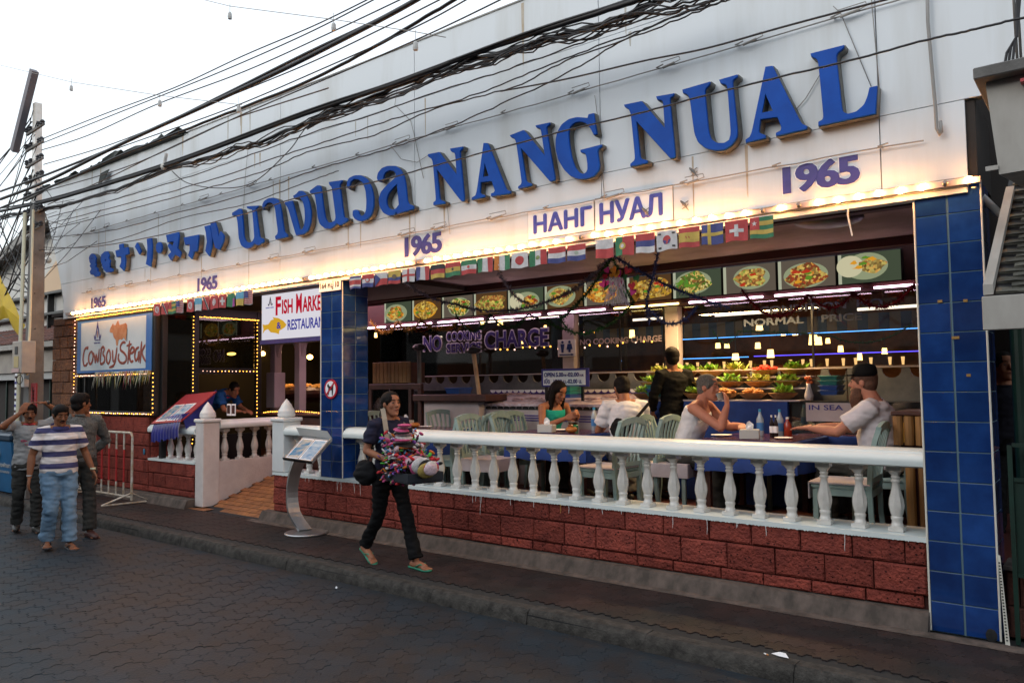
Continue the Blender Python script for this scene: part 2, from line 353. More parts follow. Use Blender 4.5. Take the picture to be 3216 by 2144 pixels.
# ================================================================ inner floor and ramp
FL = .42; D = 5.90
RF = MB().box(-30, 6, 7.2, 16, .0, FL).box(-8.2, 6, 6.28, 7.198, 0, FL).box(-30, -10.28, 6.28, 7.198, 0, FL)
structure('restaurant_floor', RF, mat('red_brown_floor', (.12,.035,.028), .35, col2=(.08,.028,.024), scale=6))
ramp = structure('entrance_ramp', MB().add([(-10.1,5.96,0),(-8.2,5.96,0),(-8.2,7.2,FL-.012),(-10.1,7.2,FL-.012),(-10.1,5.8,-.02),(-8.2,5.8,-.02)], [(0,1,2,3),(4,5,1,0)]), M['dirt'])
rmp = MB().bevbox(0, .190, 0, .088, -.012, .004, .003).mesh('floor_tile'); rmp.materials.append(M['ramp'])
sl_ = math.atan2(FL, 1.24); row = 0; yy = 0.
while yy < 1.24:
    xx = -10.12+(.1 if row % 2 else 0)
    while xx < -8.25:
        if yy > .02 or xx > -9.8:
            o = ob('floor_tile', rmp, None, ramp, (xx, 5.93+yy*math.cos(sl_), .006+yy*math.sin(sl_)-.012)); o.rotation_euler.x = sl_
        xx += .2
    yy += .1; row += 1
fl2 = MB().add([(-10.4,5.80,.004),(-9.9,5.80,.004),(-9.9,5.96,.008),(-10.1,5.96,.008)], [(0,1,2,3)])
structure('ramp_apron', fl2, M['ramp'])

# ================================================================ laterite walls
def chamf(w, h, d, c, rnd, jit):
    J = lambda: rnd.uniform(-jit, jit)
    a = [(0,d,0),(w,d,0),(w,d,h),(0,d,h)]; b = [(0,c,0),(w,c,0),(w,c,h),(0,c,h)]
    f = [(c+abs(J()),J(),c+abs(J())),(w-c-abs(J()),J(),c+abs(J())),(w-c-abs(J()),J(),h-c-abs(J())),(c+abs(J()),J(),h-c-abs(J()))]
    return a+b+f, [(0,1,5,4),(1,2,6,5),(2,3,7,6),(3,0,4,7),(4,5,9,8),(5,6,10,9),(6,7,11,10),(7,4,8,11),(8,9,10,11)]
def block_wall(parent, x0, x1, Yf, courses, m, wl=(.33,.42), seed=1, mortar=.009, jit=.006, bond=0.):
    rnd = random.Random(seed)
    for ci, (z0, z1) in enumerate(courses):
        x = x0-(rnd.uniform(.1, .3) if ci % 2 else 0)
        while x < x1-.02:
            w = rnd.uniform(*wl); a, b = max(x, x0), min(x+w, x1)
            if b-a > .03:
                vs, fs = chamf(b-a-mortar, z1-z0-mortar, .05, .010, rnd, jit); oy = rnd.uniform(-.007, .006)
                mb = MB().add([(a+mortar/2+p[0], Yf+p[1]+oy, z0+mortar/2+p[2]) for p in vs], fs)
                put('laterite_block', mb, m, parent)
            x += w
def side_blocks(parent, X, y0, y1, courses, m, seed, wl=(.3,.4)):   # a face that looks towards +X
    rnd = random.Random(seed)
    for ci, (z0, z1) in enumerate(courses):
        y = y0-(rnd.uniform(.05, .2) if ci % 2 else 0)
        while y < y1-.02:
            w = rnd.uniform(*wl); a, b = max(y, y0), min(y+w, y1)
            if b-a > .03:
                vs, fs = chamf(b-a-.009, z1-z0-.009, .05, .010, rnd, .006)
                mb = MB().add([(X-p[1], a+.004+p[0], z0+.004+p[2]) for p in vs], fs); put('laterite_block', mb, m, parent)
            y += w
COURSES = [(.125,.215),(.215,.415),(.415,.595)]
dw = thing('dwarf_wall', 'long red laterite dwarf wall under the white balustrade, between the two blue pillars', 'wall', (-4.6, 6.05, 0))
put('wall_core', MB().box(-8.44, -1.08, 5.93, 6.28, 0, .594), M['latbase'], dw)
block_wall(dw, -8.46, -1.075, D, COURSES, M['lat'], seed=11)
put('plinth', MB().xprof([(5.78,.0),(5.835,.10),(5.85,.118),(5.95,.124),(5.95,0)], -8.62, -1.07), M['conc'], dw)
put('plinth_skirt', MB().xprof([(5.70,.002),(5.77,.012),(5.80,.012),(5.80,.0)], -8.75, 1.5), M['conc'], dw)
# ledge of white paint with a ragged brushed edge and runs of paint
def ledge(parent, x0, x1, z, seed, y1=6.30):
    rnd = random.Random(seed); mb = MB().box(x0, x1, D-.012, y1, z-.022, z+.012)
    x = x0
    while x < x1:
        w = rnd.uniform(.012, .04); h = rnd.uniform(.001, .009)
        mb.wall([(x,z-.021),(x+w,z-.021),(x+w*.5,z-.021-h)], D-.0125, D-.006); x += w*.9
    put('ledge', mb, M['white_rail'], parent)
    for i in range(int((x1-x0)*4)):
        x = rnd.uniform(x0+.05, x1-.02); L = rnd.choice([.03,.05,.06,.1,.14])*rnd.uniform(.7, 1.3); p = []; z0 = z-.02; xx = x
        for k in range(6): p.append((xx, D-.0135, z0-L*k/5)); xx += rnd.uniform(-.003, .003)
        put('paint_run', MB().tube(p, [.003,.0025,.0022,.0025,.002,.001], 5), M['ochre_run'] if rnd.random() < .25 else M['white'], parent)
M['ochre_run'] = mat('ochre_paint_run', (.5,.3,.06), .5)
ledge(dw, -8.46, -1.075, .60, 3)
# balustrades
BPROF = [(r*1.17, z) for r, z in [(.042,0),(.042,.03),(.036,.034),(.034,.05),(.030,.055),(.030,.075),(.034,.083),(.034,.098),(.030,.105),(.036,.125),(.041,.155),(.042,.18),(.038,.22),(.029,.27),(.023,.31),(.021,.335),(.028,.345),(.028,.353),(.021,.362),(.026,.372),(.026,.380),(.022,.386),(.033,.415),(.042,.42),(.042,.458)]]
bal_me = MB().lathe(BPROF, 24, flute=.10, nf=8, zr=(.11,.33), sq=(.032,.412)).mesh('baluster', True, 50); bal_me.materials.append(M['bal'])
RPROF = [(.0,1.075),(-.015,1.085),(-.02,1.11),(-.018,1.135),(-.006,1.16),(.015,1.172),(.02,1.183),(.06,1.196),(.17,1.198),(.2,1.185),(.215,1.15),(.215,1.10),(.20,1.075)]
bl = thing('balustrade', 'long white balustrade with glazed balusters in front of the dining tables', 'balustrade', (-4.1, 6.05, .6))
put('handrail', MB().xprof([(5.90+y, z) for y, z in RPROF], -7.09, -1.075), M['white_rail'], bl, smooth=True, ang=35)
x = -1.28
while x > -7.08:
    o = ob('baluster', bal_me, None, bl); o.matrix_parent_inverse = Matrix.Translation((0,0,0)); o.location = (x-bl.location.x, 6.03-bl.location.y, .614-bl.location.z); o.rotation_euler.z = random.uniform(-.15,.15)
    x -= .2455
b2 = thing('balustrade', 'short white balustrade between the pointed post and the left blue pillar', 'balustrade', (-7.8, 6.05, .6))
put('handrail', MB().xprof([(5.90+y, z) for y, z in RPROF], -8.28, -7.49), M['white_rail'], b2, smooth=True, ang=35)
for x in (-8.12,-7.9,-7.66):
    o = ob('baluster', bal_me, None, b2); o.matrix_parent_inverse = Matrix(); o.location = (x-b2.location.x, 6.03-b2.location.y, .014)
# gate posts with pointed finials
def post(x0, x1, y0, y1, z0, z1, label):
    cx, cy = (x0+x1)/2, (y0+y1)/2; t = thing('gate_post', label, 'gate post', (cx, cy, z0), 'white gate posts with pointed finials')
    put('shaft', MB().bevbox(x0, x1, y0, y1, z0, z1-.0, .008), M['cream'] if z0 < .3 else M['white'], t)
    if z0 < -1: put('base', MB().bevbox(x0-.02, x1+.02, y0-.02, y1+.02, z0, z0+.22, .01), M['cream'], t)
    put('cap', MB().bevbox(x0-.02, x1+.02, y0-.02, y1+.02, z1+.001, z1+.05, .012), M['white'], t)
    put('finial', MB().lathe([(.085,0),(.10,.01),(.112,.035),(.105,.06),(.108,.07),(.095,.1),(.072,.135),(.072,.142),(.055,.17),(.028,.205),(.004,.235)], 20, (cx, cy, z1+.05)), M['white'], t, smooth=True, ang=40)
post(-10.30, -10.09, 5.90, 6.15, .02, 1.19, 'white pointed gate post left of the ramp, beside the blue cloth')
post(-8.46, -8.22, 5.88, 6.14, .615, 1.24, 'white pointed gate post right of the ramp, on the red wall')
# balustrade running inwards along the ramp
b3 = thing('balustrade', 'white balustrade running inward along the left side of the entrance ramp', 'balustrade', (-10.2, 6.7, 0))
put('side_wall', MB().box(-10.27, -10.115, 6.152, 8.0, 0, .63), M['cream'], b3)
put('handrail', MB().prism([(y-.1,z) for y,z in RPROF], lambda y,z: (-10.19-y, 6.155, z+.02), lambda y,z: (-10.19-y, 8.0, z+.02)), M['white_rail'], b3, smooth=True, ang=35)
for i in range(7):
    o = ob('baluster', bal_me, None, b3); o.matrix_parent_inverse = Matrix(); o.location = (-10.19+10.2, 6.29+.245*i-6.7, .63)
# left wall, taller part and low part with its own balustrade
lw = thing('laterite_wall', 'red laterite wall under the steak sign window, behind the metal barrier', 'wall', (-12.5, 6, 0))
put('wall_core', MB().box(-14.05, -11.62, 5.93, 6.28, 0, 1.235), M['latbase'], lw); put('wall_core', MB().box(-11.62, -10.32, 5.93, 6.28, 0, .60), M['latbase'], lw)
C2 = [(.125,.215),(.215,.41),(.41,.60),(.60,.80),(.80,1.0),(1.0,1.24)]
block_wall(lw, -14.06, -11.62, D, C2, M['lat'], seed=21); block_wall(lw, -11.62, -10.31, D, COURSES, M['lat'], seed=22)
side_blocks(lw, -11.60, 5.93, 6.25, C2[3:], M['lat'], 9)
put('plinth', MB().xprof([(5.74,.0),(5.78,.10),(5.80,.118),(5.95,.124),(5.95,0)], -14.3, -10.3), M['conc'], lw)
put('drain_hole', MB().ell((-11.72, 5.885, .72), (.022,.012,.05)), mat('blue_pipe', (.03,.2,.35), .5), lw)
b4 = thing('balustrade', 'short white balustrade left of the pointed post, half covered by a blue cloth', 'balustrade', (-10.95, 6.05, .6))
put('handrail', MB().xprof([(5.90+y, z-.06) for y, z in RPROF], -11.62, -10.30), M['white_rail'], b4, smooth=True, ang=35)
mb = MB().box(-11.61, -10.31, D-.012, 6.3, .60, .632); put('ledge', mb, M['white_rail'], b4)
for i in range(5):
    o = ob('baluster', bal_me, None, b4); o.matrix_parent_inverse = Matrix(); o.location = (-11.45+.245*i+10.95, 6.03-6.05, .032); o.scale.z = .84

# ================================================================ tiled pillars
tile_me = None
def pillar(x0, x1, y0, y1, z0, z1, label, rows, ncol=2):
    global tile_me
    t = thing('tiled_pillar', label, 'pillar', ((x0+x1)/2, (y0+y1)/2, z0), 'blue tiled pillars')
    put('core', MB().box(x0+.006, x1-.006, y0+.006, y1-.006, z0, z1), M['grout'], t)
    w, h = (x1-x0)/ncol, (z1-z0)/rows; g = .0035; rnd = random.Random(int(z0*10)+3); c = .002
    def tile_mesh(ww, hh):
        mb = MB(); vs = [(g,.006,g),(ww-g,.006,g),(ww-g,.006,hh-g),(g,.006,hh-g),(g,c,g),(ww-g,c,g),(ww-g,c,hh-g),(g,c,hh-g),(g+c,0,g+c),(ww-g-c,0,g+c),(ww-g-c,0,hh-g-c),(g+c,0,hh-g-c)]
        mb.add(vs, [(0,1,5,4),(1,2,6,5),(2,3,7,6),(3,0,4,7),(4,5,9,8),(5,6,10,9),(6,7,11,10),(7,4,8,11),(8,9,10,11)]); me = mb.mesh('tile'); me.materials.append(M['tile']); return me
    mf = tile_mesh(w-.006, h); md = tile_mesh((y1-y0)/2-.006, h)
    for r in range(rows):
        for k in range(ncol):
            o = ob('tile', mf, None, t); o.matrix_parent_inverse = Matrix.Translation(-Vector(t.location)); o.location = (x0+.005+k*w, y0, z0+r*h); o.rotation_euler = (rnd.uniform(-.004,.004), 0, 0)
        for k in range(2):
            o = ob('tile', md, None, t); o.matrix_parent_inverse = Matrix.Translation(-Vector(t.location)); o.location = (x1, y0+.005+k*(y1-y0)/2, z0+r*h); o.rotation_euler = (0, rnd.uniform(-.004,.004), PI/2)
            if x0 < -3 and False: pass
    for xx in (x0, x1): put('corner_trim', MB().bevbox(xx-.006, xx+.006, y0-.004, y0+.008, z0, z1+.002, .003), M['trim'], t)
    return t
pr = pillar(-1.068, -.668, 5.885, 6.27, .0, 2.985, 'blue tiled pillar at the right end of the balustrade, standing on the pavement', 15)
for px, py in ((3012,914),(3033,912)): pass
for px, py, w in ((2952,946,14),(3032,944,12),(3001,1060,22),(3042,1178,12)):
    v = aY(px, py, 5.883); put('tape_scrap', MB().box(v.x-w*.001, v.x+w*.001, 5.880, 5.8845, v.z-.009, v.z+.009), mat('masking_tape', (.35,.2,.06), .8), pr)
pl_ = pillar(-7.50, -7.105, 5.885, 6.28, .613, 2.94, 'blue tiled pillar at the ramp, carrying the house number plate', 12)
put('broken_foot', MB().ell((-.72, 5.885, .03), (.035,.008,.045), 7, 5), M['dirt'], pr)
# ================================================================ fascia sign board
BY = 5.86
fb = thing('fascia_board', 'huge white painted sign board across the restaurant front, carrying the blue letters', 'sign board', (-7, BY, 2.93))
ZB = 2.945
SX = [-15.8,-13.1,-10.7,-8.28,-5.88,-3.55,-1.26,1.2,3.6]; SZ = [ZB,3.535,4.755,5.39]
def clipL(z): # slanted left edge
    pts = [(2.9,-14.60),(3.29,-14.61),(3.97,-14.92),(4.85,-15.38),(5.12,-15.57),(5.45,-15.74)]
    for (a, xa), (b, xb) in zip(pts, pts[1:]):
        if z <= b: return xa+(xb-xa)*(z-a)/(b-a)
    return pts[-1][1]
mbk = MB()
for j in range(3):
    z0, z1 = SZ[j]+.003, SZ[j+1]-.003
    for i in range(8):
        xa, xb = SX[i]+.004, SX[i+1]-.004
        if j == 0 and i >= 7: continue
        if j == 0 and i == 6: xb = -.735
        if i == 0: poly = [(clipL(z0),z0),(xb,z0),(xb,z1),(clipL(z1),z1),(clipL((z0+z1)/2),(z0+z1)/2)]
        elif j == 0 and i == 6: poly = [(xa,z0),(xb,z0),(xb,z1),(xa,z1)]
        else: poly = [(xa,z0),(xb,z0),(xb,z1),(xa,z1)]
        put('panel', MB().wall(poly, BY, BY+.02), M['board'], fb)
mbk.wall([(clipL(ZB)+.01,ZB),(-.75,ZB),(-.75,3.54),(3.5,3.54),(3.5,5.37),(clipL(5.37)+.01,5.37),(clipL(4.)+.01,4.)], BY+.021, BY+.10)
put('backing', mbk, M['board2'], fb)
put('top_flashing', MB().box(-15.7, 3.5, BY-.01, BY+.14, 5.385, 5.40), M['board2'], fb)
rst = random.Random(19); RSM = [mat('rain_streak', (.50,.49,.46), .8, col2=(.40,.38,.34), scale=9), mat('rust_run', (.42,.33,.23), .8, col2=(.5,.45,.38), scale=9)]
for i in range(34):
    x = rst.uniform(-15, -.9); z1 = rst.choice([5.38,5.38,4.75,4.31,3.53])-rst.uniform(0,.02); L = rst.uniform(.12,.75); w = rst.uniform(.006,.02); mb = MB()
    mb.wall([(x-w,z1),(x+w,z1),(x+w*.8,z1-L*.4),(x+w*.35,z1-L),(x-w*.3,z1-L*.93),(x-w*.9,z1-L*.3)], BY-.0012, BY-.0002); put('rain_streak', mb, rst.choice(RSM), fb)
# dark junction seen under the board on the right
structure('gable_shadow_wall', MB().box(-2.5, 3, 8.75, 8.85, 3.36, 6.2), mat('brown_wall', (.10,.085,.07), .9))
# brown eaves above the right pillar
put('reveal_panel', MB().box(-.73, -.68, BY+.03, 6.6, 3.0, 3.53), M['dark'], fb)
# ---- big raised letters
letters_root = []
def curve_mesh(polys, off=0., ext=0., bev=0., res=2):
    cu = bpy.data.curves.new('tmp', 'CURVE'); cu.dimensions = '2D'; cu.fill_mode = 'BOTH'; cu.extrude = ext; cu.offset = off; cu.bevel_depth = bev; cu.bevel_resolution = 1
    for po in polys:
        sp = cu.splines.new('POLY'); sp.points.add(len(po)-1); sp.use_cyclic_u = True
        for i, (x, y) in enumerate(po): sp.points[i].co = (x, y, 0, 1)
    o = bpy.data.objects.new('tmp', cu); me = bpy.data.meshes.new_from_object(o); bpy.data.objects.remove(o); bpy.data.curves.remove(cu); return me
def smooth_poly(p, keep=48):
    # round the soft corners of a traced outline, keep the hard ones
    out_ = []; n = len(p)
    for i in range(n):
        a, b, c = Vector(p[i-1]), Vector(p[i]), Vector(p[(i+1) % n]); u, v = b-a, c-b
        if u.length < 1e-6 or v.length < 1e-6: continue
        ang = math.degrees(u.angle(v))
        if ang > keep: out_.append(tuple(b))
        else: out_ += [tuple(b-u*.22), tuple(b*.5+(b-u*.22)*.25+(b+v*.22)*.25), tuple(b+v*.22)]
    return out_
def big_letter(crop, outer, hole=None, label='', t=.10, rimw=.008, group=None, sm=True):
    YF = BY-t; polys = []
    for pl in [outer]+([hole] if hole else []):
        q = []
        for p in pl: v = aY(*crop(p), YF); q.append((v.x, v.z))
        polys.append(smooth_poly(q) if sm else q)
    xs = [p[0] for p in polys[0]]; zs = [p[1] for p in polys[0]]; cx, cz = (min(xs)+max(xs))/2, (min(zs)+max(zs))/2
    polys = [[(x-cx, z-cz) for x, z in po] for po in polys]
    th = thing('sign_letter', label, 'letter', (cx, BY, cz), group)
    rim = curve_mesh(polys, rimw, (t-.012)/2); face = curve_mesh(polys, 0, .008, .004)
    for me, m, y, nm in ((rim, M['rim'], -(t-.012)/2, 'letter_return'), (face, M['blue_face'], -t+.001, 'letter_face')):
        me.materials.clear(); me.materials.append(m)
        for v in me.vertices: v.co = Vector((v.co.x, y+v.co.z, v.co.y)) if False else Vector((v.co.x, y-v.co.z, v.co.y))
        o = bpy.data.objects.new(nm, me); COL.objects.link(o); o.parent = th
    return th
TH = cr((700,450), 650/2352); NA = cr((1300,300), 700/2352); NU = cr((1900,100), 950/2352); JP = cr((270,680), 470/2352)
G1, G2, G3 = 'raised blue Thai letters on the sign board', 'raised blue Roman letters on the sign board', 'raised blue Japanese characters on the sign board'
big_letter(TH, [(112,795),(190,745),(210,752),(222,790),(235,960),(240,1060),(265,1120),(300,1135),(340,1120),(360,1085),(365,1060),(342,765),(330,745),(285,740),(278,722),(400,712),(400,725),(378,745),(378,770),(418,1060),(425,1075),(462,1090),(465,1120),(405,1158),(385,1150),(362,1135),(320,1185),(265,1195),(215,1160),(188,1080),(175,900),(162,830),(145,810),(115,822)], None, 'first blue Thai letter, nearest the Japanese characters', t=.075, group=G1)
big_letter(TH, [(455,700),(475,660),(520,630),(570,622),(620,640),(650,690),(670,800),(690,950),(700,1010),(732,1040),(735,1060),(608,1092),(600,1060),(625,1035),(632,1000),(615,860),(600,740),(580,690),(545,670),(505,680),(480,710),(475,745),(458,750)], None, 'hook shaped blue Thai letter, second in the Thai word', t=.075, group=G1)
big_letter(TH, [(710,675),(790,655),(800,690),(875,980),(905,985),(930,940),(940,850),(935,740),(915,660),(885,625),(850,620),(815,628),(808,600),(840,580),(870,545),(905,545),(950,590),(985,670),(1005,780),(1000,900),(970,990),(920,1030),(840,1045),(825,1000),(745,730),(715,695)], None, 'blue Thai letter shaped like a leaning v, third in the Thai word', t=.075, group=G1)
big_letter(TH, [(995,545),(1080,480),(1110,490),(1120,530),(1145,730),(1165,850),(1195,905),(1240,905),(1280,880),(1290,840),(1245,500),(1220,475),(1212,445),(1358,425),(1355,440),(1330,470),(1375,830),(1385,850),(1415,855),(1420,880),(1345,928),(1325,925),(1300,905),(1240,965),(1170,970),(1110,920),(1085,840),(1070,700),(1055,600),(1035,565),(1000,565)], None, 'blue Thai letter shaped like a u, between the v shape and the open ring', t=.075, group=G1)
big_letter(TH, [(1418,440),(1440,400),(1500,370),(1570,368),(1640,410),(1690,500),(1715,610),(1715,720),(1690,810),(1640,865),(1570,885),(1510,865),(1482,820),(1485,770),(1515,758),(1545,775),(1550,810),(1580,835),(1615,815),(1635,760),(1640,660),(1630,540),(1600,450),(1550,410),(1495,405),(1455,440),(1440,520),(1420,500)], None, 'blue Thai letter like an open ring facing left', t=.075, group=G1)
big_letter(TH, [(1758,395),(1770,340),(1815,285),(1880,262),(1960,262),(2020,300),(2060,380),(2080,480),(2095,650),(2115,695),(2165,715),(2165,745),(1985,800),(1980,770),(1950,812),(1890,820),(1830,790),(1790,720),(1778,640),(1800,560),(1860,490),(1940,420),(1970,390),(1975,350),(1950,315),(1900,305),(1850,330),(1830,370),(1825,410),(1800,435),(1770,430)], [(1985,460),(2008,700),(1975,745),(1930,762),(1890,745),(1865,700),(1862,640),(1885,570),(1930,515)], 'blue Thai letter like a figure a, last of the Thai word', t=.075, group=G1)
N1 = [(155,625),(268,603),(290,635),(460,850),(444,625),(430,600),(398,590),(390,566),(514,545),(508,570),(490,585),(486,615),(532,1085),(528,1112),(502,1112),(245,770),(272,1090),(285,1110),(325,1125),(325,1138),(213,1155),(213,1130),(235,1115),(240,1085),(207,700),(190,665),(158,645)]
big_letter(NA, N1, None, 'blue letter N beginning the word NANG', t=.075, group=G2)
big_letter(NA, [(742,508),(775,508),(795,545),(970,985),(985,1005),(1018,1012),(1018,1030),(822,1062),(822,1038),(850,1028),(862,1005),(828,900),(708,915),(698,1020),(705,1042),(745,1055),(748,1068),(617,1098),(620,1080),(655,1060),(672,1010)], [(750,700),(797,852),(727,868)], 'blue letter A in the word NANG', t=.075, group=G2)
big_letter(NA, [(1022,425),(1158,372),(1178,392),(1393,656),(1348,365),(1335,345),(1300,340),(1292,322),(1433,292),(1432,305),(1405,330),(1398,355),(1488,870),(1482,893),(1442,905),(1130,545),(1182,900),(1198,920),(1240,935),(1238,950),(1108,980),(1108,965),(1138,940),(1145,910),(1088,500),(1070,455),(1028,438)], None, 'larger blue letter N before the G of NANG', t=.075, group=G2)
big_letter(NA, [(1850,205),(1895,195),(1930,405),(1905,415),(1890,385),(1870,345),(1820,290),(1760,275),(1700,285),(1650,330),(1632,400),(1640,520),(1665,660),(1700,760),(1745,820),(1790,835),(1825,815),(1840,780),(1838,720),(1825,630),(1810,608),(1768,598),(1765,580),(1978,525),(1978,540),(1945,570),(1938,600),(1958,740),(1950,790),(1900,850),(1830,875),(1740,880),(1660,850),(1590,780),(1530,680),(1505,580),(1502,470),(1520,390),(1565,310),(1640,255),(1720,235),(1790,240),(1838,245)], None, 'blue letter G ending the word NANG', t=.075, group=G2)
big_letter(NU, [(155,572),(285,545),(310,575),(472,762),(458,550),(448,532),(412,528),(405,508),(535,485),(530,500),(508,515),(504,540),(545,960),(540,975),(512,982),(245,690),(272,980),(290,995),(328,1005),(328,1018),(203,1045),(203,1030),(232,1005),(240,980),(207,640),(190,600),(160,585)], None, 'blue letter N beginning the word NUAL', t=.095, group=G2)
big_letter(NU, [(608,455),(815,395),(812,415),(785,440),(775,470),(805,780),(825,840),(870,870),(930,870),(970,845),(985,790),(958,430),(945,410),(905,402),(895,378),(1028,340),(1028,352),(998,375),(990,400),(1030,770),(1025,820),(985,880),(930,915),(860,922),(790,905),(730,860),(700,790),(665,520),(650,490),(612,475)], None, 'blue letter U in the word NUAL', t=.095, group=G2)
big_letter(NU, [(1253,278),(1302,272),(1320,310),(1515,700),(1532,722),(1568,738),(1565,755),(1335,808),(1335,790),(1370,772),(1378,745),(1345,662),(1210,680),(1195,780),(1205,795),(1245,808),(1245,825),(1100,860),(1100,842),(1130,822),(1148,780)], [(1250,475),(1312,618),(1215,638)], 'blue letter A in the word NUAL', t=.095, group=G2)
big_letter(NU, [(1605,175),(1855,112),(1852,130),(1808,165),(1795,200),(1840,600),(1850,630),(1890,645),(1960,625),(2020,570),(2045,510),(2062,440),(2112,428),(2102,635),(1665,730),(1665,705),(1695,688),(1705,660),(1665,240),(1650,210),(1610,195)], None, 'large blue letter L, rightmost on the sign board', t=.095, group=G2)
T3 = .08
big_letter(JP, [(55,650),(70,610),(100,585),(140,610),(165,660),(150,690),(165,705),(150,720),(168,760),(150,785),(190,820),(185,860),(225,885),(215,930),(150,945),(120,905),(85,910),(68,870),(95,820),(68,775),(85,745),(65,715)], [(95,655),(125,655),(125,668),(95,668)], 'knobbly blue character at the far left of the sign board', T3, group=G3, sm=False)
big_letter(JP, [(242,640),(250,600),(275,580),(300,555),(340,550),(370,610),(355,655),(385,690),(375,740),(385,790),(365,800),(425,825),(425,865),(330,875),(285,830),(262,770),(242,690)], [(300,680),(330,672),(335,700),(305,705)], 'knobbly blue character, second from the left end', T3, group=G3, sm=False)
big_letter(JP, [(528,445),(582,430),(590,500),(662,485),(680,585),(618,605),(625,690),(618,780),(600,850),(538,785),(562,720),(562,620),(490,635),(472,540),(535,520)], None, 'blue katakana like a cross with a bent tail', T3, group=G3, sm=False)
big_letter(JP, [(778,475),(808,415),(870,540),(848,595)], None, 'short slanting blue stroke of a katakana', T3, group=G3, sm=False)
big_letter(JP, [(965,355),(1030,340),(1045,460),(1040,640),(1020,785),(950,745),(970,640),(975,480)], None, 'long blue katakana stroke beside the short slanting one', T3, group=G3, sm=False)
big_letter(JP, [(1155+45*math.cos(2*PI*k/16), 490+85*math.sin(2*PI*k/16)) for k in range(16)], None, 'round blue dot between the katakana', T3, group=G3, sm=False)
big_letter(JP, [(1268,295),(1455,250),(1467,300),(1455,420),(1440,500),(1497,565),(1482,640),(1405,590),(1345,690),(1298,610),(1350,560),(1297,465),(1310,425),(1370,470),(1392,385),(1290,405)], None, 'blue katakana like a seven crossed at its foot', T3, group=G3, sm=False)
big_letter(JP, [(1545,335),(1770,290),(1775,330),(1755,540),(1702,550),(1690,600),(1670,665),(1615,610),(1640,530),(1640,430),(1570,445)], None, 'small blue katakana with a hooked right side', T3, group=G3, sm=False)
big_letter(JP, [(1872,160),(1945,140),(1975,250),(1990,350),(1980,480),(1945,620),(1885,540),(1910,400),(1895,260)], None, 'left curved stroke of the last blue katakana', T3, group=G3, sm=False)
big_letter(JP, [(1965,105),(2030,90),(2065,190),(2085,340),(2120,240),(2172,305),(2160,400),(2105,520),(2040,490),(2000,340)], None, 'right hooked stroke of the last blue katakana', T3, group=G3, sm=False)

# ---- flat lettering
def text_mesh(txt, off=0., ext=.0015, res=3, space=1.):
    cu = bpy.data.curves.new('tmp', 'FONT'); cu.body = txt; cu.size = 1; cu.offset = off; cu.extrude = ext; cu.resolution_u = res; cu.space_character = space
    o = bpy.data.objects.new('tmp', cu); me = bpy.data.meshes.new_from_object(o); bpy.data.objects.remove(o); bpy.data.curves.remove(cu); return me
def fit_text(name, txt, x0, x1, z0, z1, Y, m, parent, off=.02, ext=.002, space=1., key=None, mirror=False, shear=0.):
    me = text_mesh(txt, off, ext, space=space)
    if not me.vertices: return None
    xs = [v.co.x for v in me.vertices]; ys = [v.co.y for v in me.vertices]; a, b, c, d = min(xs), max(xs), min(ys), max(ys)
    for v in me.vertices:
        u, w = (v.co.x-a)/(b-a), (v.co.y-c)/(d-c)
        if mirror: u = 1-u
        v.co = Vector((x0+(x1-x0)*u+shear*w, Y+(v.co.z-ext)*.5, z0+(z1-z0)*w))
    me.materials.clear(); me.materials.append(m); return ob(name, me, None, parent)
def sgn1965(px0, py0, px1, py1, label):
    # px0,py0 top left; px1,py1 bottom right
    a, b = aY(px0, py0, BY-.004), aY(px1, py1, BY-.004)
    t = thing('painted_year', label, 'painted number', ((a.x+b.x)/2, BY, b.z), 'navy 1965 numerals on the sign board')
    fit_text('numeral_edge', '1965', a.x-.012, b.x+.012, b.z-.012, a.z+.012, BY-.0030, M['paper'], t, .055, .0012, .86)
    q_ = (a.z-b.z)*.028
    for k, (dx, dz) in enumerate(((-q_,0),(q_,0),(0,0))): fit_text('numeral', '1965', a.x+dx, b.x+dx, b.z, a.z, BY-.0060-.0006*k, M['navy'], t, .03, .0012, .92)
sgn1965(2459, 525, 2700, 575, 'largest navy 1965 at the right end of the sign board')
sgn1965(1272, 745, 1388, 792, 'middle sized navy 1965 under the last Thai letter')
sgn1965(621, 873, 683, 908, 'small navy 1965 above the string of world flags on the left')
sgn1965(287, 935, 332, 963, 'smallest navy 1965 above the steak sign')
# Cyrillic name on two white sheets
def sheet(pts, label, txt, tx0, tx1):
    a = aY(*pts[0], BY-.006); c = aY(*pts[1], BY-.006)
    t = thing('name_sheet', label, 'sign', ((a.x+c.x)/2, BY, c.z), 'white sheets with the Cyrillic name')
    put('sheet', MB().bevbox(a.x, c.x, BY-.009, BY-.003, c.z, a.z, .001), M['paper'], t); put('sheet_edge', MB().box(a.x-.006, c.x+.006, BY-.0028, BY-.0005, c.z-.006, a.z+.006), M['rim'], t)
    w = c.x-a.x; h = a.z-c.z
    for k, (dx, dz) in enumerate(((-.009,0),(.009,0),(0,.006),(0,-.006),(0,0))):
        fit_text('lettering', txt, a.x+w*tx0+dx, a.x+w*tx1+dx, c.z+h*.19+dz, c.z+h*.83+dz, BY-.0102-.0006*k, M['navy2'], t, .004, .0012, 1.)
sheet([(1658,668),(1866,722)], 'white sheet lettered in blue Cyrillic, the left one, with four letters', 'НАНГ', .1, .97)
sheet([(1869,626),(2114,690)], 'white sheet lettered in blue Cyrillic, the right one under the letter U', 'НУАЛ', .07, .87)

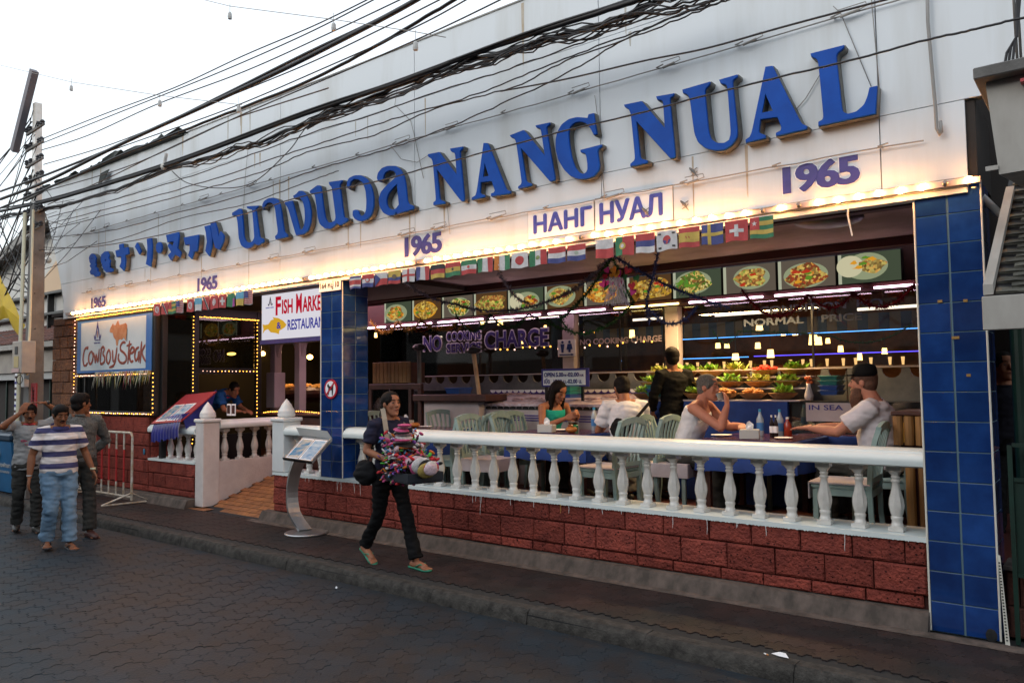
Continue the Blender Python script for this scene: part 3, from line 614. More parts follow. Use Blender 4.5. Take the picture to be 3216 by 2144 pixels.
# conduits, clips and loose wires on the board
def pipe(nm, label, pts, r, m, cat='cable', group=None, n=6):
    c = sum((Vector(p) for p in pts), Vector())/len(pts); me = MB().tube([Vector(p)-c for p in pts], r, n).mesh(nm, True); me.materials.append(m)
    o = ob(nm, me, None, None, c); return tag(o, label, cat, group)
def seg(a, b, n, wob, rnd):
    a, b = Vector(a), Vector(b); return [a.lerp(b, i/n)+Vector((0, rnd.uniform(-wob, 0)*.3, rnd.uniform(-wob, wob))) for i in range(n+1)]
rw = random.Random(12)
for z, x0, x1, lab in ((3.30,-13.8,-.98,'thin rod wire fixed below the big blue letters'), (4.315,-14.2,-.9,'thin rod wire fixed above the big blue letters')):
    t = thing('tube_wire', lab, 'wire', ((x0+x1)/2, BY-.03, z))
    put('wire', MB().tube(seg((x0,BY-.035,z),(x1,BY-.035,z), 60, .006, rw), .0055, 6), M['cableg'], t)
    x = x0+.2
    while x < x1:
        put('clip', MB().bar((x,BY-.005,z+.015),(x,BY-.045,z), .012).tube([(x-.02,BY-.04,z+.012),(x+.05,BY-.05,z+.02)], .006, 5), M['cableg'], t)
        if rw.random() < .55:
            L = rw.uniform(.09,.17); put('glass_electrode', MB().tube([(x+.05,BY-.055,z-.01),(x+.05+L,BY-.055,z+.005)], .011, 7).tube([(x+.03,BY-.05,z+.045),(x+.09+L,BY-.05,z+.05)], .004, 5).tube([(x+.09+L,BY-.05,z+.05),(x+.10+L,BY-.05,z+.02),(x+.05+L,BY-.055,z+.005)], .004, 5), M['cableg'] if rw.random() < .5 else M['board2'], t)
        x += rw.uniform(.45, .9)
g = [aY(2912,-40,BY-.05), aY(2914,70,BY-.05), aY(2938,340,BY-.05), aY(2942,405,BY-.05), aY(2953,424,BY-.05), aY(2957,415,BY-.05), aY(2953,380,BY-.05)]
pipe('neon_tube', 'unlit glass tube hanging down the board right of the letter L', g, .012, M['cableg'], 'glass tube')
for pts, lab in (([(2617,20),(2640,42),(2736,272)], 'thin wire running down to the foot of the letter L'), ([(2735,-20),(2744,80),(2762,280)], 'thin straight wire right of the letter L'),
                 ([(2575,235),(2530,310),(2500,345)], 'thin wire strung between the A and the L'), ([(1250,260),(1240,330),(1290,380),(1300,420),(1330,560)], 'thin loose wire dropping towards the word NANG'),
                 ([(1225,455),(1260,500),(1310,510),(1350,485)], 'thin loose wire drooping left of the word NANG'), ([(1404,640),(1410,700),(1413,735)], 'thin wire hanging below the letter N'),
                 ([(1868,300),(1885,430),(1898,620)], 'thin straight wire passing right of the letter G'), ([(780,455),(770,560),(765,655)], 'thin wire dropping to the first Thai letter')):
    pipe('thin_wire', lab, [aY(px, py, BY-.02) for px, py in pts], .0035, M['cableg'], 'wire', 'thin wires against the sign board')
# geckos on the board
for px, py in ((2180,540),(2152,644),(2030,665)):
    v = aY(px, py, BY-.01); lab = {2180:'small pale gecko on the board, the highest one',2152:'small pale gecko on the board beside the Cyrillic sheet',2030:'small pale gecko on the Cyrillic sheet'}[px]
    t = thing('gecko', lab, 'gecko', (v.x, BY, v.z), 'geckos on the sign board')
    put('body', MB().tube([(v.x-.04,v.y,v.z+.04),(v.x-.02,v.y-.005,v.z+.02),(v.x,v.y-.005,v.z),(v.x+.015,v.y-.005,v.z-.025),(v.x+.03,v.y,v.z-.05)], [.006,.012,.012,.006,.002], 7), M['pole'], t)
    for sx in (-1, 1):
        for q in (.015,-.012): put('leg', MB().tube([(v.x-q*.5,v.y,v.z+q),(v.x+sx*.028,v.y,v.z+q+sx*.016)], .0035, 5), M['pole'], t)

# ================================================================ bulb rail
br = thing('bulb_rail', 'long wooden rail of glowing round bulbs along the foot of the sign board', 'light string', (-7.5, BY, 2.96))
put('rail', MB().box(-14.4, -.66, BY-.045, BY-.006, ZB+.012, ZB+.05), M['pinkish'], br)
put('feed_cable', MB().tube(seg((-14.4,BY-.05,ZB+.055),(-.7,BY-.05,ZB+.055), 80, .005, rw), .004, 5), M['cableg'], br)
put('lower_lip', MB().box(-14.6, -.74, BY-.004, BY+.10, ZB-.035, ZB-.001), M['board'], br)
bm_ = MB().ell((0,0,0), .021, 10, 6).mesh('bulb', True); bm_.materials.append(M['bulb']); sk_ = MB().tube([(0,.034,0),(0,.012,0)], .012, 8).mesh('socket'); sk_.materials.append(M['rim']); bd_ = bm_.copy(); bd_.materials.clear(); bd_.materials.append(M['bulbo'])
x = -.72; k = 0
while x > -14.2:
    dead = k in (1, 8, 10, 22, 37, 51)
    b = ob('bulb', bd_ if dead else bm_, None, br, (x-br.location.x, BY-.068-br.location.y, ZB+.03-br.location.z+rw.uniform(-.006,.006)))
    s_ = ob('socket', sk_, None, br, (x-br.location.x, BY-.068-br.location.y, ZB+.03-br.location.z))
    x -= .137 if x > -8 else .145; k += 1
# ================================================================ bunting of world flags
FC = {}
def fcol(c):
    if c not in FC: FC[c] = mat('flag_cloth', c, .8, col2=tuple(x*.8 for x in c), scale=20)
    return FC[c]
R_, W_, B_, G_, Y_, K_ = (.50,.07,.07), (.66,.63,.63), (.07,.08,.24), (.06,.22,.11), (.60,.42,.10), (.05,.05,.05)
LB, OR_, PU = (.16,.42,.60), (.6,.2,.04), (.4,.08,.3)
def flag(parent, x0, x1, zt, zb, design, label, rnd):
    YF = BY-.085; n = 6; ph = rnd.uniform(0, 6); nm = 'flag'
    def pt(u, v, dy=0):
        x = x0+(x1-x0)*u; z = zt+(zb-zt)*v+(.006*math.sin(ph+u*5))*v; y = YF+.006*math.sin(ph+u*9+v*2)*(.3+v)-dy; return (x, y, z)
    def grid(mb, u0, u1, v0, v1, dy):
        nn, mm = max(2, int((u1-u0)*8)), max(1, int((v1-v0)*4)); b = [pt(u0+(u1-u0)*i/nn, v0+(v1-v0)*j/mm, dy) for j in range(mm+1) for i in range(nn+1)]
        mb.add(b, [(j*(nn+1)+i, j*(nn+1)+i+1, (j+1)*(nn+1)+i+1, (j+1)*(nn+1)+i) for j in range(mm) for i in range(nn)])
    base = design[0]; mb = MB(); grid(mb, .02, .98, 0, 1, 0); grid(mb, .02, .98, 0, 1, -.002); f = put(nm, mb, fcol(base), parent, smooth=True, label=label)
    for k, d in enumerate(design[1:]):
        dy = .0012*(k+1); mb = MB()
        if d[0] == 'r': grid(mb, d[2], d[3], d[4], d[5], dy)
        elif d[0] == 'c':
            cx, cy, r = d[2:5]; q = [pt(cx+r*math.cos(2*PI*i/14), cy+r*1.15*math.sin(2*PI*i/14), dy+.001) for i in range(14)]; mb.add(q, [tuple(range(14))])
        elif d[0] == 'p': q = [pt(u, v, dy+.001) for u, v in d[2:]]; mb.add(q, [tuple(range(len(q)))])
        elif d[0] == 's':
            cx, cy, r = d[2:5]; q = [pt(cx+(r if i % 2 == 0 else r*.4)*math.sin(PI*i/5), cy-(r if i % 2 == 0 else r*.4)*math.cos(PI*i/5)*1.15, dy+.001) for i in range(10)]; mb.add(q, [tuple(range(10))])
        put('emblem', mb, fcol(d[1]), f)
h3 = lambda a, b, c: [a, ('r', b, 0.02, .98, .36, .68), ('r', c, .02, .98, .68, 1)]
v3 = lambda a, b, c: [b, ('r', a, .02, .34, 0, 1), ('r', c, .66, .98, 0, 1)]
USA = [W_]+[('r', R_, .02, .98, i/7, i/7+.075) for i in range(7)]+[('r', B_, .02, .5, 0, .5)]
TUN = [R_, ('c', W_, .5, .5, .24), ('c', R_, .53, .5, .16), ('c', W_, .58, .5, .12), ('s', R_, .56, .5, .08)]
TT = [R_, ('p', W_, (.02,0),(.3,0),(.98,1),(.7,1)), ('p', K_, (.07,0),(.25,0),(.93,1),(.75,1))]
SUI = [R_, ('r', W_, .42, .58, .2, .8), ('r', W_, .2, .8, .42, .58)]
DES = {
 'Costa Rican':[B_, ('r',W_,.02,.98,.16,.84), ('r',R_,.02,.98,.32,.68)], 'Croatian with chequered shield':h3(R_,W_,B_)+[('c',R_,.5,.45,.17),('c',W_,.5,.45,.1)], 'Czech':[W_, ('r',R_,.02,.98,.5,1), ('p',B_,(.02,0),(.5,.5),(.02,1))],
 'Ecuadorian':[Y_, ('r',B_,.02,.98,.5,.75), ('r',R_,.02,.98,.75,1), ('c',(.2,.15,.1),.5,.45,.15)], 'English with a red cross':[W_, ('r',R_,.43,.57,0,1), ('r',R_,.02,.98,.42,.58)], 'French':v3(B_,W_,R_), 'German':h3(K_,R_,Y_),
 'Ghanaian with black star':h3(R_,Y_,G_)+[('s',K_,.5,.5,.14)], 'Iranian':h3(G_,W_,R_)+[('c',R_,.5,.5,.09)], 'Italian':v3(G_,W_,R_), 'Ivorian':v3(OR_,W_,G_), 'Japanese with red disc':[W_, ('c',R_,.5,.5,.25)],
 'Mexican':v3(G_,W_,R_)+[('c',(.25,.3,.12),.5,.5,.12)], 'Dutch':h3(R_,W_,B_), 'Paraguayan':h3(R_,W_,B_)+[('c',(.45,.5,.4),.5,.5,.1)], 'Polish':[W_, ('r',R_,.02,.98,.5,1)],
 'Portuguese':[R_, ('r',G_,.02,.4,0,1), ('c',Y_,.4,.5,.17), ('c',W_,.4,.5,.09)], 'Serbian tricolour':h3(R_,B_,W_), 'South Korean':[W_, ('c',R_,.5,.48,.2), ('p',B_,(.3,.48),(.7,.48),(.62,.68),(.4,.69)), ('r',K_,.1,.24,.12,.2), ('r',K_,.76,.9,.12,.2), ('r',K_,.1,.24,.8,.88), ('r',K_,.76,.9,.8,.88)],
 'Spanish':[R_, ('r',Y_,.02,.98,.26,.74)], 'Swedish':[B_, ('r',Y_,.3,.44,0,1), ('r',Y_,.02,.98,.42,.58)], 'Swiss':SUI, 'Togolese with star':[G_]+[('r',Y_,.02,.98,.2,.4),('r',Y_,.02,.98,.6,.8),('r',R_,.02,.42,0,.6),('s',W_,.22,.3,.12)],
 'Tunisian':TUN, 'Trinidadian':TT, 'green and yellow striped':[G_,('r',Y_,.02,.98,.2,.4),('r',Y_,.02,.98,.6,.8),('r',R_,.02,.42,0,.6)], 'American':USA, 'light blue over white':[W_,('r',LB,.02,.98,0,.5)],
 'Zambian green':[G_,('r',PU,.7,.98,.4,1)], 'blue over yellow':[Y_,('r',LB,.02,.98,0,.5)]}
def bunting(label, seq, span, z, zb, loc_y=BY-.085):
    (p0, y0), (p1, y1) = span; a, b = aY(p0, y0, loc_y), aY(p1, y1, loc_y); t = thing('flag_bunting', label, 'bunting', ((a.x+b.x)/2, loc_y, z), 'world flag bunting')
    put('string', MB().tube([(a.x, loc_y+.004, z+.004),((a.x+b.x)/2, loc_y+.004, z),(b.x, loc_y+.004, z+.004)], .003, 5), M['paper'], t)
    n = len(seq); w = (b.x-a.x)/n; rnd = random.Random(n)
    for i, s in enumerate(seq):
        if s is None: continue
        flag(t, a.x+w*i+.004, a.x+w*(i+1)-.004, z, zb, DES[s], s+' flag', rnd)
bunting('string of four red, striped and starred flags above the dark steak house door', ['Tunisian','Trinidadian','green and yellow striped','American'], ((482,975),(578,965)), 2.925, 2.75)
bunting('string of eight flags at the steak house corner, ending with an American one', ['Tunisian','light blue over white','Trinidadian','Tunisian','Swiss','Zambian green','blue over yellow','American'], ((586,950),(795,925)), 2.925, 2.745)
bunting('long string of flags right of the left blue pillar, from Costa Rican to Paraguayan', ['Costa Rican','Croatian with chequered shield','Czech','Ecuadorian','English with a red cross','French','German','Ghanaian with black star','Iranian','Italian','Ivorian','Japanese with red disc','Mexican','Dutch','Paraguayan'], ((1096,880),(1842,785)), 2.915, 2.772)
bunting('string of larger flags left of the big 1965, from Polish to Togolese', ['Polish','Portuguese','Serbian tricolour','South Korean','Spanish','Swedish','Swiss','Togolese with star'], ((1868,765),(2432,690)), 2.925, 2.762)

# house number plate
a, b = aY(1009, 880, 5.875), aY(1075, 925, 5.875)
t = thing('number_plate', 'white house number plate at the top of the left blue pillar', 'sign', ((a.x+b.x)/2, 5.87, 2.8))
put('plate', MB().bevbox(-7.50, -7.10, 5.862, 5.874, 2.795, 2.94, .002), M['navy'], t); put('plate_face', MB().box(-7.494, -7.106, 5.859, 5.8615, 2.80, 2.936), M['paper'], t)
fit_text('lettering', '164', -7.475, -7.365, 2.835, 2.905, 5.858, M['black'], t, .035); fit_text('lettering', 'หมู่', -7.335, -7.235, 2.815, 2.92, 5.858, M['black'], t, .015); fit_text('lettering', '10', -7.20, -7.13, 2.835, 2.905, 5.858, M['black'], t, .035)
# no dogs sign
c = aY(1040, 1221, 5.875); t = thing('no_dogs_sign', 'round red and white no dogs sign on the left blue pillar', 'sign', (c.x, 5.87, c.z))
def disc(mb, cx, cz, r, y0, y1, n=28, rz=None): return mb.wall([(cx+r*math.cos(2*PI*i/n), cz+(rz or r)*math.sin(2*PI*i/n)) for i in range(n)], y0, y1)
put('red_ring', disc(MB(), c.x, c.z, .115, 5.866, 5.876), mat('sign_red', (.45,.01,.03), .4), t); put('sign_face', disc(MB(), c.x, c.z, .092, 5.8635, 5.8655), M['paper'], t)
put('dog_picture', MB().wall([(c.x+u*.1, c.z+v*.1) for u, v in ((-.55,.5),(-.35,.62),(-.2,.35),(.25,.3),(.5,.75),(.55,.25),(.45,-.75),(.3,-.75),(.25,-.15),(-.15,-.1),(-.3,-.7),(-.42,-.7),(-.35,.1),(-.55,.3))], 5.861, 5.863), M['black'], t)
put('red_bar', MB().wall([(c.x+.06,c.z+.075),(c.x+.075,c.z+.06),(c.x-.06,c.z-.075),(c.x-.075,c.z-.06)], 5.8585, 5.8605), mat('sign_red_bar', (.45,.01,.03), .4), t)

# ================================================================ steak house front on the left
PF = thing('laterite_pillar', 'natural brown laterite block pillar at the left end of the restaurant', 'pillar', (-14.6, 6.1, 0))
put('pillar_core', MB().box(-15.10, -14.10, 5.95, 6.5, 0, 2.93), M['latbase'], PF)
block_wall(PF, -15.12, -14.09, D, [(i*.2, i*.2+.2) for i in range(1,14)]+[(2.8,2.94)], M['latn'], (.3,.42), 31)
side_blocks(PF, -14.07, 5.95, 6.4, [(i*.2, i*.2+.2) for i in range(1,14)], M['latn'], 32)
ws = thing('steak_window', 'black framed show window under the steak sign, outlined with fairy lights', 'window', (-12.7, 5.9, 1.3))
X0, X1 = -14.06, -11.38
for a in ((X0,X0+.07,1.27,2.9),(X1-.10,X1,1.27,2.9),(X0+.07,X1-.1,2.83,2.9),(X0+.07,X1-.1,1.27,1.32),(X0+.07,X1-.1,1.87,1.93)):
    put('frame', MB().bevbox(a[0], a[1], 5.86, 5.94, a[2], a[3], .006), M['black'], ws)
put('pane', MB().box(X0+.07, X1-.1, 5.9, 5.905, 1.32, 1.87), M['glassd'], ws); put('mullion', MB().box(X0+.27, X0+.31, 5.88, 5.93, 1.32, 1.87), M['black'], ws)
sg = thing('steak_sign', 'blue bordered sign with a brown bull and hand painted lettering', 'sign', (-12.7, 5.85, 2.35))
put('border', MB().box(X0+.075, X1-.08, 5.845, 5.857, 1.945, 2.82), mat('sign_blue', (.03,.14,.42), .4), sg)
put('sign_face', MB().box(X0+.22, X1-.25, 5.842, 5.8445, 1.985, 2.79), mat('sign_white', (.62,.68,.70), .4, col2=(.5,.58,.62), scale=1), sg)
CS = cr((220,970), 300/1425)
def on_sign(p, y=5.838): v = aY(*CS(p), y); return (v.x, v.z)
BR = mat('sign_red_brown', (.30,.05,.02), .5, col2=(.2,.035,.02), scale=20); BULL = mat('painted_bull', (.42,.13,.035), .5, col2=(.55,.26,.12), scale=7)
put('bull_picture', MB().wall([on_sign(p) for p in [(590,325),(600,290),(612,265),(640,215),(648,240),(680,240),(700,190),(718,172),(735,240),(780,228),(830,208),(848,240),(850,330),(838,400),(828,475),(800,425),(770,460),(745,450),(720,465),(708,545),(690,548),(680,465),(650,420),(635,355),(612,355),(595,345)]], 5.8375, 5.8415), BULL, sg)
put('bull_tail', MB().wall([on_sign(p) for p in [(848,280),(853,300),(850,400),(848,480),(842,480),(845,380)]], 5.8375, 5.8415), M['black'], sg)
STR = {'C':[[(266,555),(262,600),(250,574),(222,592),(200,660),(190,760),(205,845),(235,845),(262,800)]],'o':[[(305,638),(278,690),(274,780),(297,830),(328,790),(345,700),(328,640),(305,638)]],
 'w':[[(345,650),(366,720),(376,825),(386,650),(412,828),(434,595)]],'B':[[(470,592),(452,700),(447,800)],[(452,612),(490,556),(514,598),(482,668),(520,722),(510,790),(468,826),(447,800)]],
 'o2':[[(576,600),(542,680),(544,790),(574,822),(600,745),(598,650),(576,600)]],'y':[[(634,610),(634,700),(640,775),(660,790),(684,700),(698,570)],[(692,620),(674,790),(645,850),(583,872)]],
 'S':[[(826,505),(790,488),(748,545),(750,615),(800,650),(838,700),(836,775),(792,812),(740,798),(712,730),(728,665)]],'t':[[(887,472),(872,640),(860,822)],[(842,552),(915,522)]],
 'e':[[(898,668),(950,640),(957,585),(920,568),(890,640),(886,740),(910,792),(942,772)]],'a':[[(1027,568),(980,596),(960,700),(978,782),(1015,725),(1028,600),(1022,795)]],'k':[[(1068,480),(1054,640),(1045,812)],[(1120,532),(1060,652),(1125,785)]]}
for k, ss in STR.items():
    mb = MB()
    for s_ in ss:
        pts = [Vector((on_sign(p)[0], 5.838, on_sign(p)[1])) for p in s_]; q = []
        for i in range(len(pts)-1):
            for j in range(3): q.append(pts[i].lerp(pts[i+1], j/3))
        q.append(pts[-1]); q2 = [q[0]]+[(q[i-1]+q[i]*2+q[i+1])/4 for i in range(1, len(q)-1)]+[q[-1]]
        mb.tube(q2, [.014]+[.024]*(len(q2)-2)+[.014], 6, flat=1)
    for i, v in enumerate(mb.v): mb.v[i] = (v[0], 5.8385+(v[1]-5.838)*.12, v[2])
    put('lettering', mb, BR, sg)
def emblem(parent, cx, cz, s, Y):
    mb = MB()
    for sx in (-1, 1):
        mb.wall([(cx, cz+s), (cx+sx*.07*s, cz+.8*s), (cx+sx*.45*s, cz-.5*s), (cx+sx*.33*s, cz-.5*s), (cx, cz+.55*s)][::sx], Y, Y+.003)
        mb.wall([(cx+sx*.40*s, cz-.35*s), (cx+sx*.62*s, cz-.1*s), (cx+sx*.62*s, cz-.3*s), (cx+sx*.5*s, cz-.55*s)], Y, Y+.0025)
    put('emblem', mb, M['navy'], parent); put('emblem_figure', disc(MB(), cx, cz-.1*s, .06*s, Y, Y+.003, 10, .3*s), mat('emblem_red', (.4,.15,.1), .5), parent)
v = on_sign((408,360)); emblem(sg, v[0], v[1], .2, 5.838)
v0, v1 = on_sign((370,478)), on_sign((450,450)); fit_text('emblem_text', 'นางนวล', v0[0], v1[0], v0[1], v1[1], 5.839, M['navy'], sg, .01)
v0, v1 = on_sign((358,520)), on_sign((452,492)); fit_text('emblem_text', 'NANG NUAL', v0[0], v1[0], v0[1], v1[1], 5.839, M['navy'], sg, .02)
# streamers
rs = random.Random(4); st = thing('streamer_fringe', 'gold, white and red streamer fringe hanging under the steak sign', 'decoration', (-12.2, 5.83, 1.93)); cols = [mat('streamer_'+n, c, .4, metal=.2) for n, c in (('gold',(.5,.36,.06)),('white',(.65,.62,.5)),('red',(.45,.03,.06)),('green',(.10,.2,.05)))]
mbs = [MB() for _ in cols]
for i in range(260):
    x = rs.uniform(-13.2, -11.42); L = rs.choice([.05,.08,.1,.2,.25])*rs.uniform(.6, 1.2); dx = rs.uniform(-.5, .35)*L; m_ = rs.choice(mbs); w = rs.uniform(.006, .015); y = 5.82+rs.uniform(-.03, .01)
    m_.add([(x,y,1.95),(x+w,y,1.95),(x+w+dx*.6,y-.01,1.95-L*.6),(x+dx*.6,y-.01,1.95-L*.6),(x+dx+w*.3,y-.015,1.95-L)], [(0,1,2,3),(3,2,4)])
for m_, c in zip(mbs, cols): put('streamers', m_, c, st)
# chamfered dark pane and glazed side wall of the steak house
A_ = Vector((-11.38,5.95)); B_c = Vector((-11.04,6.31)); C_c = Vector((-11.04,7.40))
sw = thing('steak_house_glazing', 'tall dark glass walls of the steak house corner, framed by fairy lights', 'window', (-11.2, 6.4, FL))
def vwall(a, b, z0, z1, th): 
    d = (b-a).normalized(); n = Vector((d.y, -d.x))*th
    return MB().add([(a.x,a.y,z0),(b.x,b.y,z0),(b.x-n.x,b.y-n.y,z0),(a.x-n.x,a.y-n.y,z0),(a.x,a.y,z1),(b.x,b.y,z1),(b.x-n.x,b.y-n.y,z1),(a.x-n.x,a.y-n.y,z1)], [(0,3,2,1),(4,5,6,7),(0,1,5,4),(1,2,6,5),(2,3,7,6),(3,0,4,7)])
def fr(p, q, w, z0, z1, nm='frame'): put(nm, MB().bar((p.x,p.y,(z0+z1)/2), (q.x,q.y,(z0+z1)/2), .06, z1-z0), M['black'], sw)
put('pane', vwall(A_, B_c, 1.25, 2.8, .006), M['glassd'], sw); put('pane', vwall(B_c, C_c, 1.97, 2.76, .006), M['glassd'], sw); put('lower_frame', vwall(B_c, C_c, FL, .95, .03), M['black'], sw)
for p in (A_+Vector((.03,.03)), B_c, C_c): put('frame', MB().bevbox(p.x-.04, p.x+.04, p.y-.04, p.y+.04, FL, 2.9, .005), M['black'], sw)
fr(A_, B_c, 0, 2.78, 2.9); fr(B_c, C_c, 0, 2.76, 2.9); fr(B_c, C_c, 0, 1.89, 1.98); fr(A_, B_c, 0, 1.2, 1.28)
# fairy lights
fl_me = MB().ell((0,0,0), .0085, 6, 4).mesh('light', True); fl_me.materials.append(M['fairy']); fp_me = fl_me.copy(); fp_me.materials.clear(); fp_me.materials.append(M['fairyp'])
def fairy(label, pts, step, pale=False, jit=.004):
    t = thing('fairy_lights', label, 'light string', pts[0], 'fairy light strings'); rf = random.Random(len(label)); put('wire', MB().tube(pts, .003, 4), M['cable'], t); n = 0; mb = MB()
    for a, b in zip(pts, pts[1:]):
        a, b = Vector(a), Vector(b); L = (b-a).length; k = int(L/step)
        for i in range(k):
            p = a.lerp(b, (i+.5)/k)+Vector([rf.uniform(-jit, jit) for _ in range(3)]); p.y -= .012; n += 1
            o = ob('light', fp_me if (pale and rf.random() < .6) else fl_me, None, t, p-Vector(t.location))
Yf = 5.855
fairy('string of fairy lights down the left edge of the steak window', [(-14.09,Yf,2.88),(-14.09,Yf,1.30)], .06, True)
fairy('string of fairy lights over the top of the steak sign', [(-14.05,Yf,2.87),(-11.45,Yf,2.87)], .05)
fairy('string of pale fairy lights under the steak sign', [(-14.05,Yf,1.90),(-11.45,Yf,1.90)], .065, True)
fairy('string of fairy lights along the sill of the steak window', [(-14.05,Yf,1.29),(-11.42,Yf,1.29)], .065, True)
fairy('string of fairy lights down the right edge of the steak window', [(-11.40,Yf,1.93),(-11.40,Yf,1.29)], .06)
bx, by = B_c.x+.02, B_c.y-.03
fairy('string of fairy lights up the corner post of the glass corner', [(bx,by,2.78),(bx,by,FL+.4)], .055)
fairy('string of amber fairy lights along the head of the glass side wall', [(bx,by,2.76),(C_c.x+.04,C_c.y,2.76)], .022)
fairy('string of fairy lights across the middle rail of the glass side wall', [(bx,by,1.93),(C_c.x+.04,C_c.y,1.93)], .06, True)
fairy('string of fairy lights down the inner post of the glass side wall', [(C_c.x+.04,C_c.y-.03,2.74),(C_c.x+.04,C_c.y-.03,1.0)], .06)
# vestibule: dark depth, counter, wooden trellis posts
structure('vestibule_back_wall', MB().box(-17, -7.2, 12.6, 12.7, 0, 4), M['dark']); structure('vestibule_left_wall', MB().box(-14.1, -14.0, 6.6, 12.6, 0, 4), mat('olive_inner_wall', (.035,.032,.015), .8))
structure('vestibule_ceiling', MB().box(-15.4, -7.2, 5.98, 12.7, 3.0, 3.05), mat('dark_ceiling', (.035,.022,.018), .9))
ct = thing('host_counter', 'curved wooden counter edged with fairy lights beside the glass side wall', 'counter', (-10.55, 7.6, FL))
put('counter_body', MB().bevbox(-10.95, -9.5, 7.5, 8.1, FL, 1.22, .02), M['dwood'], ct); put('counter_top', MB().bevbox(-11.0, -9.45, 7.42, 8.15, 1.222, 1.26, .012), M['dwood'], ct)
fairy('string of fairy lights around the rim of the host counter', [(-10.9,7.42,1.27),(-10.3,7.40,1.30),(-9.95,7.42,1.30),(-9.46,7.5,1.27)], .045)
fm = thing('fish_market_sign', 'white fish market and restaurant sign with a yellow fish, partly behind the left blue pillar', 'sign', (-9, 6.45, 2.5))
FS = cr((200,850), .38265); Yg = 6.42
def fp(p): v = aY(*FS(p), Yg); return (v.x, v.z)
a, b = fp((1628,205)), fp((1620,570)); xl = (a[0]+b[0])/2; zt, zb = a[1], b[1]; xr = aY(1125, 980, Yg).x
put('frame', MB().bevbox(xl-.05, xr+.05, Yg+.012, Yg+.09, zb-.07, zt+.06, .008), M['black'], fm); put('lower_frame', MB().box(xl-.04, xr+.04, Yg+.006, Yg+.0115, zb-.06, zb-.004), M['navy'], fm); put('sign_face', MB().box(xl, xr, Yg+.004, Yg+.0115, zb, zt), emis('backlit_white', (.95,.92,1), .62), fm)
RD = emis('backlit_red_letter', (.55,.008,.03), .7, False); NV = emis('backlit_navy_letter', (.05,.05,.35), .7, False)
def sz(p): return fp(p)
e0 = fp((1740,362)); e1 = fp((1740,215)); er = fp((2110,190)); W10 = er[0]-e0[0]
zz0, zz1 = e0[1], e1[1]
GX = lambda u: fp((u,300))[0]
fit_text('lettering', 'F', GX(1740), GX(1784), zz0-.01, zz1, Yg, RD, fm, .03); fit_text('lettering', 'ISH', GX(1792), GX(1880), zz0, zz1-.05, Yg, RD, fm, .03)
fit_text('lettering', 'M', GX(1908), GX(1955), zz0-.01, zz1+.005, Yg, RD, fm, .03); fit_text('lettering', 'ARKET', GX(1960), GX(1960)+(GX(2112)-GX(1960))*1.25, zz0, zz1-.045, Yg, RD, fm, .03)
r0, r1, r2 = fp((1838,488)), fp((1838,402)), fp((2112,375)); fit_text('lettering', 'RESTAURANT', r0[0], r0[0]+(r2[0]-r0[0])*1.2, r0[1], r1[1], Yg, NV, fm, .022)
put('fish_picture', MB().wall([fp(p) for p in [(1632,440),(1650,445),(1680,440),(1700,408),(1725,398),(1715,382),(1760,388),(1800,410),(1828,442),(1815,462),(1790,480),(1770,490),(1765,520),(1745,512),(1700,505),(1675,478),(1650,490),(1634,515),(1640,480)]], Yg-.001, Yg+.003), emis('backlit_yellow_fish', (.75,.42,.03), .7, False), fm)
f0, f1 = fp((1750,478)), fp((1786,420)); fit_text('lettering', '&', f0[0], f1[0], f0[1], f1[1], Yg-.004, NV, fm, .02)
v = fp((1695,262)); emblem(fm, v[0], v[1], .085, Yg); f0, f1 = fp((1660,312)), fp((1726,294)); fit_text('emblem_text', 'NANG NUAL', f0[0], f1[0], f0[1], f1[1], Yg, NV, fm, .02)
tr = thing('wooden_trellis', 'pink lit wooden post frame with curved braces inside the entrance', 'trellis', (-10, 7.9, FL))
for px in (866, 943):
    v = aY(px, 1250, 8.2); put('post', MB().bevbox(v.x-.07, v.x+.07, 8.13, 8.27, FL, 2.72, .006), M['pinkish'], tr); 
    for s_ in (-1, 1):
        put('brace', MB().tube([(v.x+s_*.03,8.2,2.2),(v.x+s_*.12,8.2,2.42),(v.x+s_*.28,8.2,2.55)], .05, 6), M['pinkish'], tr)
va, vb = aY(800, 1250, 8.2), aY(1040, 1250, 8.2); put('beam', MB().bevbox(va.x, vb.x, 8.1, 8.3, 2.56, 2.74, .01), M['pinkish'], tr)
v = aY(850, 1240, 7.9); bxp = thing('wall_box', 'pinkish board box fixed to the left trellis post', 'box', (v.x, 7.95, 1.5)); put('body', MB().bevbox(v.x-.13, v.x+.11, 7.9, 8.12, 1.32, 1.92, .01), M['pinkish'], bxp)
for px, py, Y, lab in ((824,1110,9.5,'small bare lamp glowing left of the trellis'), (973,1121,9.8,'small bare lamp glowing right of the trellis'), (727,1111,8.6,'flat amber ceiling lamp seen through the dark glass')):
    v = aY(px, py, Y); l_ = thing('lamp', lab, 'lamp', v); put('lamp_bulb', MB().ell(v, (.06,.06,.05) if px != 727 else (.13,.06,.03)), emis('warm_lamp', (1,.5,.12), 16), l_); put('lamp_cord', MB().tube([(v.x,v.y,v.z+.05),(v.x,v.y,3.0)], .005, 5), M['cable'], l_)
hot = thing('buffet_tray', 'wide basket of grilled food with added glow under a heat lamp inside the entrance', 'food tray', aY(950,1200,9.0)); hv = aY(962,1215,9.0)
mb = MB(); mb.ell((hv.x,9.0,hv.z-.12), (.8,.4,.16), 20, 8); put('basket', mb, M['dwood'], hot); rr = random.Random(2); mb = MB()
for i in range(120): mb.ell((hv.x+rr.uniform(-.7,.7), 9+rr.uniform(-.33,.33), hv.z+rr.uniform(0,.05)), (rr.uniform(.03,.07),.03,.02), 6, 4)
